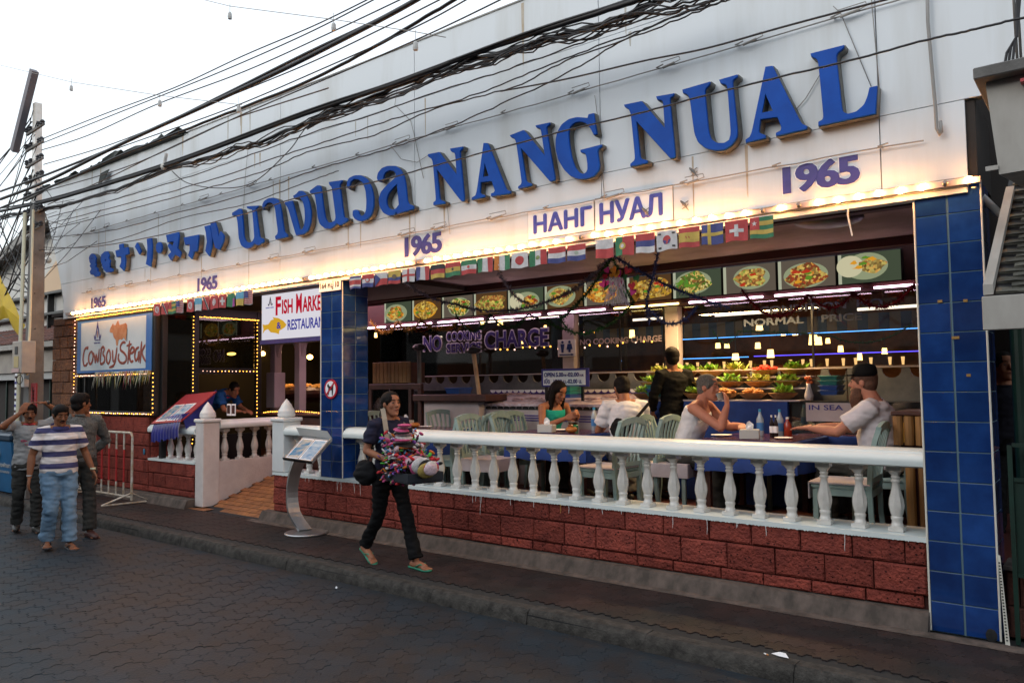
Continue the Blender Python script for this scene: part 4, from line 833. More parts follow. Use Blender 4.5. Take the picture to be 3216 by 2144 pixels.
put('food', mb, mat('grilled_food_glow', (.5,.16,.03), .35, col2=(.7,.4,.1), scale=12, emit=(1,.35,.05), estr=.35), hot)  # food emits faintly, the warm lamplight put into its colour
u2 = bpy.data.lights.new('entrance_tube_light', 'AREA'); u2.energy = 26; u2.color = (1,.62,.75); u2.size = 1.6; o2_ = bpy.data.objects.new('entrance_tube_light', u2); COL.objects.link(o2_); o2_.location = (-9.3, 7.9, 2.95)
ul = bpy.data.lights.new('heat_lamp', 'POINT'); ul.energy = 22; ul.color = (1,.6,.35); ul.shadow_soft_size = .1; uo = bpy.data.objects.new('heat_lamp', ul); COL.objects.link(uo); uo.location = (hv.x, 8.9, hv.z+.7)
# ================================================================ dining terrace ceiling, storefront, light boxes
structure('terrace_ceiling', MB().box(-7.1, -.75, 5.99, 8.2, 3.06, 3.10), M['soffit']); structure('terrace_ceiling', MB().box(-9.4, -7.102, 6.5, 8.2, 3.06, 3.10), M['maroon'])
structure('ceiling_fascia', MB().box(-9.6, -1.0, 8.16, 8.2, 2.975, 3.058), M['maroon']); structure('ceiling_beam', MB().box(-9.4, -.76, 5.985, 6.08, 2.90, 3.058), M['maroon'])
structure('lintel', MB().box(-9.6, -1.0, 8.38, 8.46, 2.575, 3.0), M['maroon'])
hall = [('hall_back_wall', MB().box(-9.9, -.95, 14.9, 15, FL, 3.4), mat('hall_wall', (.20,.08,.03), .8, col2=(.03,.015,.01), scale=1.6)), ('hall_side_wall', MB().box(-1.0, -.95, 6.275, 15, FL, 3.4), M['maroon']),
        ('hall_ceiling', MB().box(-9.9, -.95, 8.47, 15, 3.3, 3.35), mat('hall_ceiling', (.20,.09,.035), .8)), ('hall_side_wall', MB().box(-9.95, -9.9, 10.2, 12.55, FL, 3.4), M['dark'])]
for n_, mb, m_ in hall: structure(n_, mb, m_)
rf = random.Random(8)
def dish_cols(r): return [(.55,.22,.02),(.5,.06,.02),(.12,.28,.03),(.7,.5,.12),(.6,.35,.1),(.28,.12,.03)]
food_m = [emis('food_picture_'+n, c, .62, False) for n, c in (('orange',(.9,.4,.03)),('red',(.6,.05,.02)),('green',(.14,.32,.03)),('yellow',(.9,.7,.15)),('brown',(.35,.14,.04)),('cream',(.75,.7,.45)))]
plate_m = emis('plate_picture', (.50,.56,.33), .45, False); pink_m = emis('backdrop_picture_pink', (.20,.16,.12), .45); dk_m = emis('backdrop_picture_dark', (.10,.05,.02), .7); teal_m = emis('backdrop_picture_teal', (.10,.13,.08), .45)
edge_m = emis('lit_edge', (.6,.62,.45), .55, False)
DN = ['a white bowl of green soup and an orange plate','red fried crab on greens','a green rimmed platter of mixed meat','two pale plates with rice','a plate of noodles in yellow','grilled lobster glowing orange','a pink plate of salad','prawns in a dark dish','a heap of yellow noodles','a pale plate with shrimp','orange lobster on a black dish','a green and red salad']
def foodmat(i):
    pal = [((.55,.45,.12),(.5,.08,.02)),((.35,.05,.02),(.6,.22,.03)),((.5,.2,.05),(.16,.28,.04)),((.08,.25,.03),(.6,.55,.25)),((.55,.32,.03),(.4,.14,.02)),((.8,.28,.02),(.35,.06,.01))][i % 6]
    m = bpy.data.materials.new('food_picture'); m.use_nodes = True; nt = m.node_tree; nt.nodes.clear(); N = nt.nodes; g = N.new('ShaderNodeNewGeometry'); v = N.new('ShaderNodeTexVoronoi'); v.inputs['Scale'].default_value = 42; lk(nt, g.outputs['Position'], v.inputs['Vector'])
    sp = N.new('ShaderNodeSeparateColor'); lk(nt, v.outputs['Color'], sp.inputs[0]); r = N.new('ShaderNodeValToRGB'); e = r.color_ramp.elements; e[0].color = (*pal[0],1); e[1].color = (*pal[1],1); n_ = e.new(.5); n_.color = (.12,.06,.02,1); n2 = e.new(.8); n2.color = (.7,.5,.12,1); lk(nt, sp.outputs[0], r.inputs[0])
    em = N.new('ShaderNodeEmission'); lk(nt, r.outputs[0], em.inputs[0]); em.inputs[1].default_value = .8; o_ = N.new('ShaderNodeOutputMaterial'); lk(nt, em.outputs[0], o_.inputs[0]); m.cycles.emission_sampling = 'NONE'; return m
for i in range(12):
    x1 = -1.63-.617*i; x0 = x1-.609; zc, Yb = 2.805, 8.30; t = thing('menu_light_box', 'lit menu picture of '+DN[i][2:] if False else 'menu box, '+DN[i].replace('a green rimmed platter of','platter of')+', '+['first','second','third','fourth','fifth','sixth','seventh','eighth','ninth','tenth','eleventh','twelfth'][i]+' from the right', 'light box', ((x0+x1)/2, Yb, zc), 'lit food pictures above the storefront')
    dim = (1, 1, 1, .95, .6, .65, .55, .8, .8, .7, .8, .8)[i]
    put('box_body', MB().bevbox(x0, x1, Yb+.01, Yb+.09, 2.645, 2.965, .006), M['black'], t); bgm = (teal_m, pink_m, pink_m, teal_m, dk_m, pink_m, dk_m, teal_m, dk_m, pink_m, dk_m, teal_m)[i]
    put('backdrop', MB().box(x0+.012, x1-.012, Yb+.003, Yb+.0095, 2.655, 2.955), bgm, t); put('lit_edge', MB().box(x0+.012, x0+.045, Yb+.001, Yb+.0028, 2.655, 2.955), edge_m, t)
    cx = (x0+x1)/2+rf.uniform(-.05, .05); cz_ = 2.80+rf.uniform(-.02, .02); sty = (0,1,2,1,3,4,2,0,3,1,4,2)[i]
    if sty != 3: put('plate', disc(MB(), cx, cz_, rf.uniform(.20,.25), Yb-.0005, Yb+.0025, 28, rf.uniform(.125,.14)), plate_m if sty != 4 else food_m[0], t)
    if sty == 0: put('plate', disc(MB(), cx-.15, cz_+.01, .13, Yb-.0015, Yb+.0022, 24, .11), food_m[5], t)
    rr_ = (.12,.20,.17,.26,.22)[sty]; n_ = 26; ph = rf.uniform(0, 6)
    put('food', MB().wall([(cx+(.06 if sty == 0 else 0)+rr_*(1+.16*math.sin(3*q*2*PI/n_+ph)+.08*math.sin(7*q*2*PI/n_+ph))*math.cos(q*2*PI/n_), cz_+min(.125,rr_*.62)*(1+.12*math.sin(4*q*2*PI/n_+ph))*math.sin(q*2*PI/n_)) for q in range(n_)], Yb-.0035, Yb-.0012), foodmat(i), t)
    for k in range(6):
        a = rf.uniform(0, 2*PI); r = rf.uniform(.03, .17); mb = MB().wall([(cx+r*math.cos(a)+rf.uniform(.02,.06)*math.cos(b_*PI/4+a), cz_+r*.5*math.sin(a)+rf.uniform(.008,.026)*math.sin(b_*PI/4+a)) for b_ in range(8)], Yb-.0042-.0003*k, Yb-.0012); put('garnish', mb, food_m[rf.choice([2,2,1,0,3,4])], t)
tl = thing('tube_light_row', 'row of pinkish fluorescent tubes under the lit menu boxes', 'tube light', (-5, 8.26, 2.6))
put('batten', MB().box(-9.4, -1.02, 8.27, 8.37, 2.60, 2.64), M['maroon'], tl)
x = -1.02; k = 0
while x > -9.2:
    L = .86; m_ = M['fluory'] if k in (3,) else M['fluor']; put('tube', MB().tube([(x,8.25,2.588),(x-L,8.25,2.588)], .011, 8), m_, tl); x -= L+.13; k += 1
# storefront: pink posts, glass, lettering
for i, (x0, x1) in enumerate(((-5.73,-5.55),(-4.25,-4.08))):
    t = thing('storefront_post', ['pink post carrying the toilet sign','pink post behind the standing waiter'][i], 'post', ((x0+x1)/2, 8.44, FL)); put('shaft', MB().bevbox(x0, x1, 8.40, 8.53, FL, 2.575, .006), M['pinkish'], t)
sf = thing('storefront_glass', 'row of large storefront panes with painted words behind the diners', 'window', (-5, 8.48, 1.6))
for x0, x1 in ((-9.3,-7.2),(-7.19,-5.78),(-5.52,-4.9),(-4.89,-4.29),(-4.03,-2.55),(-2.54,-1.02)):
    put('pane', MB().box(x0, x1, 8.47, 8.476, 1.8, 2.57), M['glass'], sf); put('frame', MB().box(x1-.015, x1+.005, 8.462, 8.485, 1.8, 2.57), M['black'], sf)
OUT = mat('white_sign_outline', (.85,.8,.85), .6); PUR = mat('purple_glass_paint', (.05,.035,.2), .6); PKL = mat('pale_pink_paint', (.48,.38,.44), .6); FAD = mat('faded_dark_lettering', (.035,.05,.08), .6)
def outl(txt, x0, x1, z0, z1):
    fit_text('lettering_outline', txt, x0-.018, x1+.018, z0-.016, z1+.016, 8.462, OUT, sf, .05); fit_text('lettering', txt, x0, x1, z0, z1, 8.458, PUR, sf, .03)
outl('NO', -8.32, -7.95, 2.19, 2.41); outl('COOKING', -7.84, -7.18, 2.325, 2.45); outl('SERVICE', -7.84, -7.18, 2.15, 2.28); outl('CHARGE', -7.10, -6.0, 2.185, 2.42)
fit_text('lettering', 'NO COOKING CHARGE', -5.49, -4.32, 2.17, 2.245, 8.46, PKL, sf, .015)
fit_text('lettering', 'CONDITION  NO', -3.12, -1.85, 2.42, 2.50, 8.46, FAD, sf, .03); fit_text('lettering', 'NORMAL    PRICE', -3.3, -2.05, 2.29, 2.37, 8.46, FAD, sf, .03)
c = aY(1780, 1093, 8.39); t = thing('toilet_sign', 'white and blue toilet sign with man and woman figures and an arrow', 'sign', (c.x, 8.39, c.z)); a, b = aY(1752, 1067, 8.39), aY(1808, 1118, 8.39)
put('sign_face', MB().bevbox(a.x, b.x, 8.385, 8.397, b.z, a.z, .002), M['paper'], t); SB = mat('sign_plain_blue', (.02,.05,.2), .5)
for s_, x in ((0, a.x+(b.x-a.x)*.28), (1, a.x+(b.x-a.x)*.68)):
    mb = disc(MB(), x, a.z-.035, .018, 8.380, 8.3845, 12); mb.wall([(x-.03,a.z-.06),(x+.03,a.z-.06),(x+(.02 if not s_ else .045),a.z-.13),(x-(.02 if not s_ else .045),a.z-.13)], 8.380, 8.3845); mb.wall([(x-.018,a.z-.13),(x+.018,a.z-.13),(x+.015,a.z-.17),(x-.015,a.z-.17)], 8.3805, 8.3845); put('figure', mb, SB, t)
put('arrow', MB().wall([(a.x+.03,b.z+.016),(b.x-.06,b.z+.016),(b.x-.06,b.z+.008),(b.x-.02,b.z+.022),(b.x-.06,b.z+.038),(b.x-.06,b.z+.03),(a.x+.03,b.z+.03)], 8.380, 8.3845), SB, t)
t = thing('opening_hours_sign', 'white sign with the opening hours behind the dark haired girl', 'sign', (-5.4, 7.9, 1.75)); a, b = aY(1705, 1165, 7.9), aY(1838, 1208, 7.9)
put('sign_border', MB().bevbox(a.x-.03, b.x+.05, 7.908, 7.92, b.z-.02, a.z+.025, .002), M['navy'], t); put('sign_face', MB().box(a.x, b.x, 7.903, 7.9075, b.z, a.z), M['paper'], t); w = b.x-a.x; h = a.z-b.z
fit_text('lettering', 'OPEN 5.00', a.x+.03*w, a.x+.49*w, b.z+.57*h, b.z+.88*h, 7.899, M['navy'], t, .03); fit_text('lettering', 'P.M', a.x+.50*w, a.x+.56*w, b.z+.58*h, b.z+.74*h, 7.899, M['navy'], t, .02); fit_text('lettering', '-02.00', a.x+.57*w, a.x+.86*w, b.z+.57*h, b.z+.86*h, 7.899, M['navy'], t, .03); fit_text('lettering', 'A.M.', a.x+.87*w, a.x+.97*w, b.z+.58*h, b.z+.74*h, 7.899, M['navy'], t, .02)
fit_text('lettering', 'เปิด', a.x+.03*w, a.x+.17*w, b.z+.1*h, b.z+.47*h, 7.899, M['navy'], t, .02); fit_text('lettering', '17.00 น.-02.00 น.', a.x+.26*w, a.x+.93*w, b.z+.1*h, b.z+.4*h, 7.899, M['navy'], t, .025)
for px in (1712, 1826):
    v = aY(px, 1208, 7.91); put('sign_leg', MB().box(v.x-.015, v.x+.015, 7.922, 7.95, 1.42, v.z+.1), M['black'], t)
# scalloped marble screen behind the counter
sc = thing('marble_screen', 'grey marble screen with rounded notches along its top, behind the fish counter', 'screen', (-4.9, 8.42, 1.5))
def scallop(x0, x1, z0, z1, w, dep, gap):
    p = [(x0,z0)]; up = []; x = x0
    while x < x1-.01:
        xe = min(x+w, x1); up.append((x, z1)); up.append((x+gap, z1)); 
        for k in range(0, 9): a = PI*k/8; up.append((x+gap+(xe-x-gap)*(.5-.5*math.cos(a)), z1-.02-dep*math.sin(a)))
        x = xe
    return [(x0,z0)]+up+[(x1,z1),(x1,z0)]
x = -8.6
while x < -2.1:
    put('panel', MB().wall(scallop(x, x+1.27, 1.42, 1.80, .255, .085, .075), 8.40, 8.425), M['marble'], sc); x += 1.28
put('sill', MB().box(-8.7, -1.01, 8.395, 8.46, 1.80, 1.815), M['pinkish'], sc)
# fish counter
fc = thing('fish_counter', 'white fish counter with crushed ice and dark scalloped trim, seen between the diners', 'counter', (-5.6, 8.05, FL))
put('counter_body', MB().bevbox(-6.9, -4.5, 7.75, 8.38, FL, 1.40, .01), M['pinkish'], fc)
put('ice_bed', MB().add([(-7.1,7.72,1.43),(-4.5,7.72,1.43),(-4.5,8.36,1.54),(-7.1,8.36,1.54),(-7.1,7.72,1.40),(-4.5,7.72,1.40),(-4.5,8.36,1.40),(-7.1,8.36,1.40)], [(0,1,2,3),(4,5,1,0),(7,6,5,4),(3,2,6,7),(0,3,7,4),(1,5,6,2)]), M['ice'], fc)
rr = random.Random(5)
for i in range(16):
    x = rr.uniform(-6.9, -4.7); y = rr.uniform(7.8, 8.25); z = 1.45+.11*(y-7.72)/.64; a = rr.uniform(-.5, .5); d = Vector((math.cos(a), math.sin(a), 0))*.13
    c0 = Vector((x, y, z+.01)); put('fish', MB().tube([c0-d,c0-d*.5,c0,c0+d*.6,c0+d*.85,c0+d*1.1], [.008,.022,.027,.016,.006,.02], 8, flat=.6), M['fish'] if 'fish' in M else M.setdefault('fish', mat('fish_skin', (.22,.10,.09), .3, col2=(.4,.3,.3), scale=20)), fc)
def trim(par, x0, x1, z, Y, m, inv=1, w=.10):
    x = x0; mb = MB()
    while x < x1: mb.wall([(x+w/2+w*.47*math.cos(PI*k/8), z-inv*w*.42*math.sin(PI*k/8)) for k in range(9)], Y-.006, Y); x += w
    put('scalloped_trim', mb, m, par)
put('trim_band', MB().box(-6.9, -4.5, 8.33, 8.36, 1.545, 1.60), M['purple_apron'], fc); trim(fc, -6.9, -4.55, 1.60, 8.325, M['paper'])
trim(fc, -6.9, -4.55, 1.36, 7.742, M['black'], -1); 
for z in (1.22,1.25,1.28): put('trim_line', MB().box(-6.9,-4.5,7.738,7.749,z,z+.012), M['purple_apron'], fc)
pc = thing('side_counter', 'low pinkish counter with a dark red board on top, left of the fish counter', 'counter', (-7, 7.5, FL))
put('counter_body', MB().bevbox(-7.48, -6.50, 7.6, 7.9, FL, 1.46, .01), M['pinkish'], pc); put('counter_top', MB().bevbox(-7.6, -6.3, 7.5, 7.95, 1.462, 1.55, .01), M['dwood'], pc); put('drape', MB().box(-6.5,-6.49,7.6,7.9,FL,1.4), M['pinkish'], pc)
cb = thing('display_fridge', 'tall dark framed glass fridge with a wooden box on it, right of the left pillar', 'fridge', (-8.1, 7.8, FL))
put('fridge_frame', MB().bevbox(-8.62, -7.55, 7.62, 7.68, 1.62, 1.70, .008).bevbox(-7.62,-7.55,7.62,7.68,FL,1.62,.006).bevbox(-8.62,-8.56,7.62,7.68,FL,1.62,.006).bevbox(-7.80,-7.74,7.62,7.68,FL,1.62,.006), M['dwood'], cb); put('fridge_body', MB().box(-8.60,-7.57,7.75,8.3,FL,1.6), M['black'], cb)
put('fridge_glass', MB().box(-8.56,-7.80,7.64,7.645,FL,1.62), M['glass'], cb); put('fridge_tube', MB().tube([(-8.5,7.70,1.59),(-7.95,7.70,1.59)], .01, 6), M['fluor'], cb)
wb = thing('wooden_box', 'slatted wooden box standing on the display fridge', 'box', (-8.15, 7.8, 1.71)); x = -8.56
put('box_core', MB().box(-8.55, -7.80, 7.67, 7.95, 1.71, 2.00), M['dwood'], wb)
while x < -7.82: put('plank', MB().bevbox(x+.003, x+.074, 7.645, 7.668, 1.712, 2.01, .003), M['wood'], wb); x += .0775
for px0, py0, px1, py1, lab, m_ in ((1316,1095,1318,1240,'dark topped grey post left of the fish counter','pole'),(1487,1105,1505,1240,'pale bamboo pole leaning over the side counter','bpole')):
    if m_ == 'bpole': M['bpole'] = mat('lit_bamboo', (.5,.33,.2), .6, col2=(.35,.2,.12), scale=8)
    a, b = aY(px0, py0, 7.7), aY(px1, py1, 7.7); t = thing('pole', lab, 'pole', (b.x, b.y, 1.55)); put('shaft', MB().tube([a, b], .028, 8), M[m_], t); put('top_knot', MB().ell(a+Vector((0,0,.02)), (.12,.06,.05), 10, 6), M['black'], t)
# vegetable display
vd = thing('vegetable_stand', 'stepped stand with three rows of vegetable baskets, blue cloth in front', 'stand', (-3.75, 8.1, FL))
put('stand_front', MB().bevbox(-4.42, -2.62, 7.80, 7.86, FL, 1.47, .005), M['bluecloth'], vd); put('stand_body', MB().box(-4.42,-2.62,7.87,8.38,FL,1.44), M['dwood'], vd)
for k, (y, z) in enumerate(((7.9,1.50),(8.08,1.62),(8.28,1.74))): put('shelf', MB().bevbox(-4.42, -2.5, y-.1, y+.08, z-.03, z-.012, .004), M['pinkish'], vd)
VG = {'green':mat('leaf_greens', (.10,.28,.03), .6, col2=(.26,.42,.05), scale=20),'lime':mat('lettuce', (.25,.36,.05), .6, col2=(.5,.5,.15), scale=14),'red':mat('red_peppers', (.55,.03,.01), .3),'white':mat('pale_cabbage', (.55,.5,.25), .6, col2=(.35,.4,.1), scale=9),'brown':mat('mixed_roots', (.3,.13,.03), .7, col2=(.5,.25,.08), scale=14)}
VC = [['green','brown','green','brown','brown','green'],['green','lime','white','green','lime','green'],['lime','green','green','lime','red','green']]; rv = random.Random(3)
for k, (y, z) in enumerate(((7.9,1.50),(8.08,1.62),(8.28,1.74))):
    for i in range(6):
        cx = -4.24+i*.31; nm = VC[k][i]; t = thing('vegetable_basket', ['lower','middle','upper'][k]+' row basket of '+{'green':'dark leafy greens','lime':'pale green lettuce','red':'bright red peppers','white':'pale cabbage','brown':'reddish roots'}[nm]+', '+['first','second','third','fourth','fifth','sixth'][i]+' from the left', 'basket', (cx, y, z), 'baskets of vegetables on the stand')
        put('basket', MB().lathe([(.06,-.01),(.10,.01),(.145,.05),(.15,.055),(.14,.05),(.09,.03)], 14, (cx, y-.02, z)), M['wood'], t, smooth=True)
        mb = MB()
        for q in range(64):
            a = rv.uniform(0, 2*PI); r = rv.uniform(0, .12); p = Vector((cx+r*math.cos(a), y-.02+r*.6*math.sin(a), z+.06+rv.uniform(0,.05)*(1-r*5)))
            if nm in ('green','lime'):
                d = Vector((rv.uniform(-1,1), rv.uniform(-1,.4), rv.uniform(.1,1)))*.05; s_ = Vector((rv.uniform(-1,1), rv.uniform(-1,1), 0)).normalized()*.02; mb.add([p-s_, p+s_, p+d+s_*.6, p+d*1.3, p+d-s_*.8], [(0,1,2,3,4)])
            else: mb.ell(p, (rv.uniform(.015,.03), .015, .012), 6, 4)
        put('vegetables', mb, VG[nm], t)
vl = bpy.data.lights.new('stand_lamp', 'AREA'); vl.energy = 60; vl.color = (1,.66,.3); vl.size = 1.4; vl.size_y = .2; vl.shape = 'RECTANGLE'; vo = bpy.data.objects.new('stand_lamp', vl); COL.objects.link(vo); vo.location = (-3.35, 7.95, 2.5)
# stacks of plastic trays
def crates(px0, px1, py0, py1, Y, lab, cols):
    a, b = aY(px0, py1, Y), aY(px1, py0, Y); n = len(cols); h = (b.z-a.z)/n
    for i, c in enumerate(cols):
        t = thing('plastic_tray', lab+', '+['lowest','second','third','top'][i]+' of its stack', 'tray', ((a.x+b.x)/2, Y+.1, a.z+h*i), 'stacked plastic food trays')
        put('body', MB().prism([(0,0),(1,0),(1,1),(0,1)], lambda u, v: (a.x+.015+(b.x-a.x-.03)*u, Y+.015+.25*v, a.z+h*i), lambda u, v: (a.x+(b.x-a.x)*u, Y+.28*v, a.z+h*(i+.8))), c, t); put('rim', MB().bevbox(a.x-.012, b.x+.012, Y-.012, Y+.29, a.z+h*(i+.8), a.z+h*(i+.97), .004), c, t)
TG, TB = mat('teal_plastic', (.03,.22,.20), .4), mat('blue_plastic', (.03,.09,.32), .4)
crates(2573, 2628, 1178, 1240, 7.95, 'tray right of the vegetable stand', [TB,TB,TG,TG]); crates(1398, 1440, 1216, 1236, 7.9, 'tray on the side counter', [TB]); crates(1758, 1790, 1212, 1250, 7.72, 'tray behind the girl', [TB,TG,TG]); crates(2030, 2075, 1208, 1245, 7.72, 'tray beside the waiter', [TG,TB,TG])
v = aY(2540, 1215, 7.9); t = thing('vase', 'small glass vase with an orange flower on the counter', 'vase', (v.x, 7.9, 1.48)); put('glass', MB().lathe([(.04,0),(.045,.05),(.02,.14),(.025,.17)], 12, (v.x,7.9,1.48)), mat('vase_white', (.55,.5,.5), .2), t, True)
mb = MB(); 
for q in range(14): mb.ell((v.x+rv.uniform(-.03,.03),7.9,1.68+rv.uniform(-.03,.03)), .014, 6, 4)
put('flower', mb, mat('orange_flower', (.6,.12,.02), .6), t)
gc = thing('glass_counter', 'dark glass fronted counter with a handwritten sheet, behind the bearded man', 'counter', (-2, 8, FL)); put('counter_body', MB().box(-2.6, -1.01, 7.86, 8.35, FL, 1.47), M['black'], gc); put('counter_glass', MB().box(-2.6, -1.01, 7.84, 7.85, 1.1, 1.47), M['glass'], gc)
put('notice', MB().box(-2.45,-1.95,7.832,7.838,1.28,1.46), M['pinkish'], gc); fit_text('lettering', 'IN SEA', -2.42, -2.1, 1.39, 1.44, 7.828, M['navy'], gc, .01)
# warm hanging lamps, striped valance and neon lines inside the hall
ri = random.Random(14); sh = MB().lathe([(.042,0),(.048,.0),(.038,.10),(.034,.10)], 12, (0,0,-.05)).mesh('lamp_shade', True); sh.materials.append(M['lamp']); rod = MB().tube([(0,0,.06),(0,0,1.2)], .006, 5).mesh('lamp_rod'); rod.materials.append(M['black'])
LP = [(2420,1110),(2640,1095),(2310,1120),(2700,1120),(1640,1070),(1450,1075),(2213,1036),(2358,1030),(2385,1028),(2460,1042),(2497,1042),(2554,1058),(2570,1070),(2600,1070),(2548,1075),(2255,1085),(2283,1085),(2380,1085),(1970,1045),(1985,1048),(2015,1046),(2778,1102),(1515,1010),(1533,1012),(1571,1012),(1245,1022),(1285,1028),(1380,1135),(1713,1028),(1180,1052)]
for i, (px, py) in enumerate(LP):
    Yl = ri.choice([9.6, 10.4, 11.5, 12.6]); v = aY(px, py, Yl); t = thing('hanging_lamp', 'small warm lamp shade hanging inside the hall behind the glass', 'lamp', v, 'warm hanging lamps inside the hall')
    ob('lamp_shade', sh, None, t, (0,0,0)); ob('lamp_rod', rod, None, t, (0,0,0)); t.scale = (ri.uniform(.6,1.15),)*2+(ri.uniform(.7,1.1),)
for z, Yn, x0, x1, m_, lab in ((2.235,9.4,-4.75,-1.01,'neonb','upper light blue neon line inside the hall'),(1.98,9.4,-4.75,-3.62,'neonb','short lower light blue neon line inside the hall'),(1.985,9.4,-3.55,-1.01,'neonv','lower violet neon line inside the hall')):
    t = thing('neon_line', lab, 'neon tube', (x0, Yn, z)); put('tube', MB().tube([(x0,Yn,z),(x1,Yn,z)], .006, 6), M[m_], t)
va = thing('striped_valance', 'grey and blue striped valance hanging inside the hall', 'valance', (-3, 10, 2.5))
sm_ = [mat('valance_grey', (.12,.12,.11), .8), mat('valance_blue', (.03,.07,.14), .8)]; x = -6.2; k = 0
while x < -1.15: put('stripe', MB().box(x, x+.118, 10, 10.01, 2.28, 2.48), sm_[k % 2], va); x += .12; k += 1
bs = thing('bar_shelf', 'warm lit wooden bar shelf with glasses given a painted glint inside the hall', 'shelf', (-3, 9.5, 1.8)); put('shelf', MB().bevbox(-6.2, -1.01, 9.3, 9.6, 1.80, 1.84, .005), M['wood'], bs)
for i in range(24):
    x = -4.9+i*.16+ri.uniform(-.04,.04); put('glass', MB().tube([(x,9.4,1.842),(x,9.4,1.93)], [.012,.02], 7), emis('painted_glint', (1,.55,.2), 1.2, False) if i == 0 else bpy.data.materials['painted_glint'], bs)  # each glass emits as a whole, its glint put in as emission
for j, (z_, y_, xa_, xb_, lab) in enumerate(((2.30,11,-9,-5.6,'row of glowing dots imitating bulb reflections, left of the toilet sign'),(2.42,11.5,-6.5,-1.2,'row of glowing dots imitating bulb reflections along the striped valance'),(2.62,12.5,-8,-1.6,'row of glowing dots imitating bulb reflections under the hall ceiling'))):
    t = thing('bulb_reflection_dots', lab, 'light string', (xa_, y_, z_)); n_ = int((xb_-xa_)/.16)  # emissive dots put in to imitate reflections of the bulbs
    for q in range(n_): o = ob('light', fl_me if q % 3 else fp_me, None, t, (q*.16+ri.uniform(-.04,.04), 0, ri.uniform(-.03,.03))); o.scale = (1.9,1.9,1.9)
hl = bpy.data.lights.new('hall_lamp', 'AREA'); hl.energy = 45; hl.color = (1,.55,.22); hl.size = 5; ho = bpy.data.objects.new('hall_lamp', hl); COL.objects.link(ho); ho.location = (-4.5, 11.5, 3.25)
for i, (px, py, Yl) in enumerate(((1560,1008,10),(1700,995,10.6),(2345,1045,10.5),(2060,1000,9.5),(2330,985,9.3),(2800,965,9.2),(1340,1060,9.6))):
    v = aY(px, py, Yl); t = thing('tube_lamp', ['pale tube lamp above the word charge','pale tube lamp left of the toilet sign post','short bright tube lamp deep in the hall','pink tube lamp behind the toilet sign post','yellowish tube lamp behind the red garland','pink tube lamp near the right pillar','greenish tube lamp above the word no'][i], 'lamp', v); put('tube', MB().tube([(v.x-.35,v.y,v.z),(v.x+.35,v.y,v.z)], .018, 6), emis('hall_tube', (1,.80,.62), 1.8) if i == 0 else bpy.data.materials['hall_tube'], t)
# ceiling things on the terrace: fan, downlight, cord
v = aY(2600, 690, 6.6); t = thing('fan', 'black mesh ceiling fan hidden behind the bulb rail', 'fan', v); put('fan_cage', MB().ell((v.x,6.6,3.0), (.28,.28,.06), 20, 8), M['black'], t, True)
t = thing('light_pull_string', 'pale cord hanging from the bulb rail left of the right pillar', 'cord', (-1.3, BY-.05, 2.9)); a = aY(2663, 625, BY-.06); put('cord', MB().tube([(a.x,BY-.06,2.93),(a.x-.005,BY-.06,2.85),(a.x+.01,BY-.06,2.76),(a.x+.02,BY-.06,2.70)], .006, 6), M['bal'], t)
# tinsel garlands
def tinsel(label, pts3, r, colm, seed, dens=420):
    rn = random.Random(seed); P_ = []
    for a, b, sag in pts3:
        a, b = Vector(a), Vector(b)
        for i in range(13): u = i/12; P_.append(a.lerp(b, u)+Vector((0,0,-sag*4*u*(1-u))))
    t = thing('tinsel_garland', label, 'garland', P_[0], 'tinsel garlands over the terrace'); put('core', MB().tube(P_, r*.18, 5), colm, t); mb = MB(); L = 0
    for a, b in zip(P_, P_[1:]):
        n = int((b-a).length*dens)
        for i in range(n):
            p = a.lerp(b, rn.random()); d = Vector((rn.gauss(0,1), rn.gauss(0,1), rn.gauss(0,1))).normalized()*r*rn.uniform(.6, 1.3); s_ = d.orthogonal().normalized()*.0055; mb.add([p-s_, p+s_, p+d], [(0,1,2)])
    put('tinsel', mb, colm, t)
TN = {k: mat('tinsel_'+k, c, .3, metal=.75, spec=.6) for k, c in (('gold',(.42,.22,.03)),('green',(.02,.09,.03)),('blue',(.05,.07,.2)),('red',(.2,.01,.02)),('silver',(.22,.20,.26)))}
def q3(px, py, Y): v = aY(px, py, Y); return (v.x, v.y, v.z)
tinsel('gold tinsel hung in loops under the first menu boxes', [(q3(1166,1010,8.0),q3(1250,1010,8.0),.16),(q3(1250,1010,8.0),q3(1320,1003,8.0),.14),(q3(1320,1003,8.0),q3(1428,1020,8.0),.1)], .06, TN['gold'], 1)
tinsel('dark green tinsel in two loops above the word charge', [(q3(1430,985,7.8),q3(1540,990,7.8),.22),(q3(1540,985,7.8),q3(1660,985,7.8),.18),(q3(1660,985,7.8),q3(1800,1042,7.8),.02)], .045, TN['green'], 2)
tinsel('silver blue tinsel from the flags down to the menu boxes', [(q3(1270,885,6.2),q3(1430,955,6.9),.05),(q3(1430,955,6.9),q3(1760,930,6.9),.12),(q3(1760,930,6.9),q3(1920,805,6.1),.05)], .05, TN['silver'], 3)
tinsel('thin silver tinsel hanging beside the yellow noodles picture', [(q3(1565,850,6.1),q3(1660,950,6.6),.08)], .045, TN['silver'], 31)
tinsel('green tinsel swinging from the heart cluster to the pink post', [(q3(1920,810,6.1),q3(1760,1000,6.9),.06),(q3(1760,1000,6.9),q3(1800,1045,6.9),.02),(q3(1800,1045,6.9),q3(1990,950,6.9),.1),(q3(1990,950,6.9),q3(1925,810,6.1),.03)], .04, TN['green'], 4)
tinsel('blue tinsel hanging straight from the flags past the menu boxes', [(q3(2068,785,6.1),q3(2030,940,6.4),.03),(q3(2030,940,6.4),q3(2040,1010,6.6),.0),(q3(2030,960,6.6),q3(2190,960,6.6),.17)], .045, TN['blue'], 5)
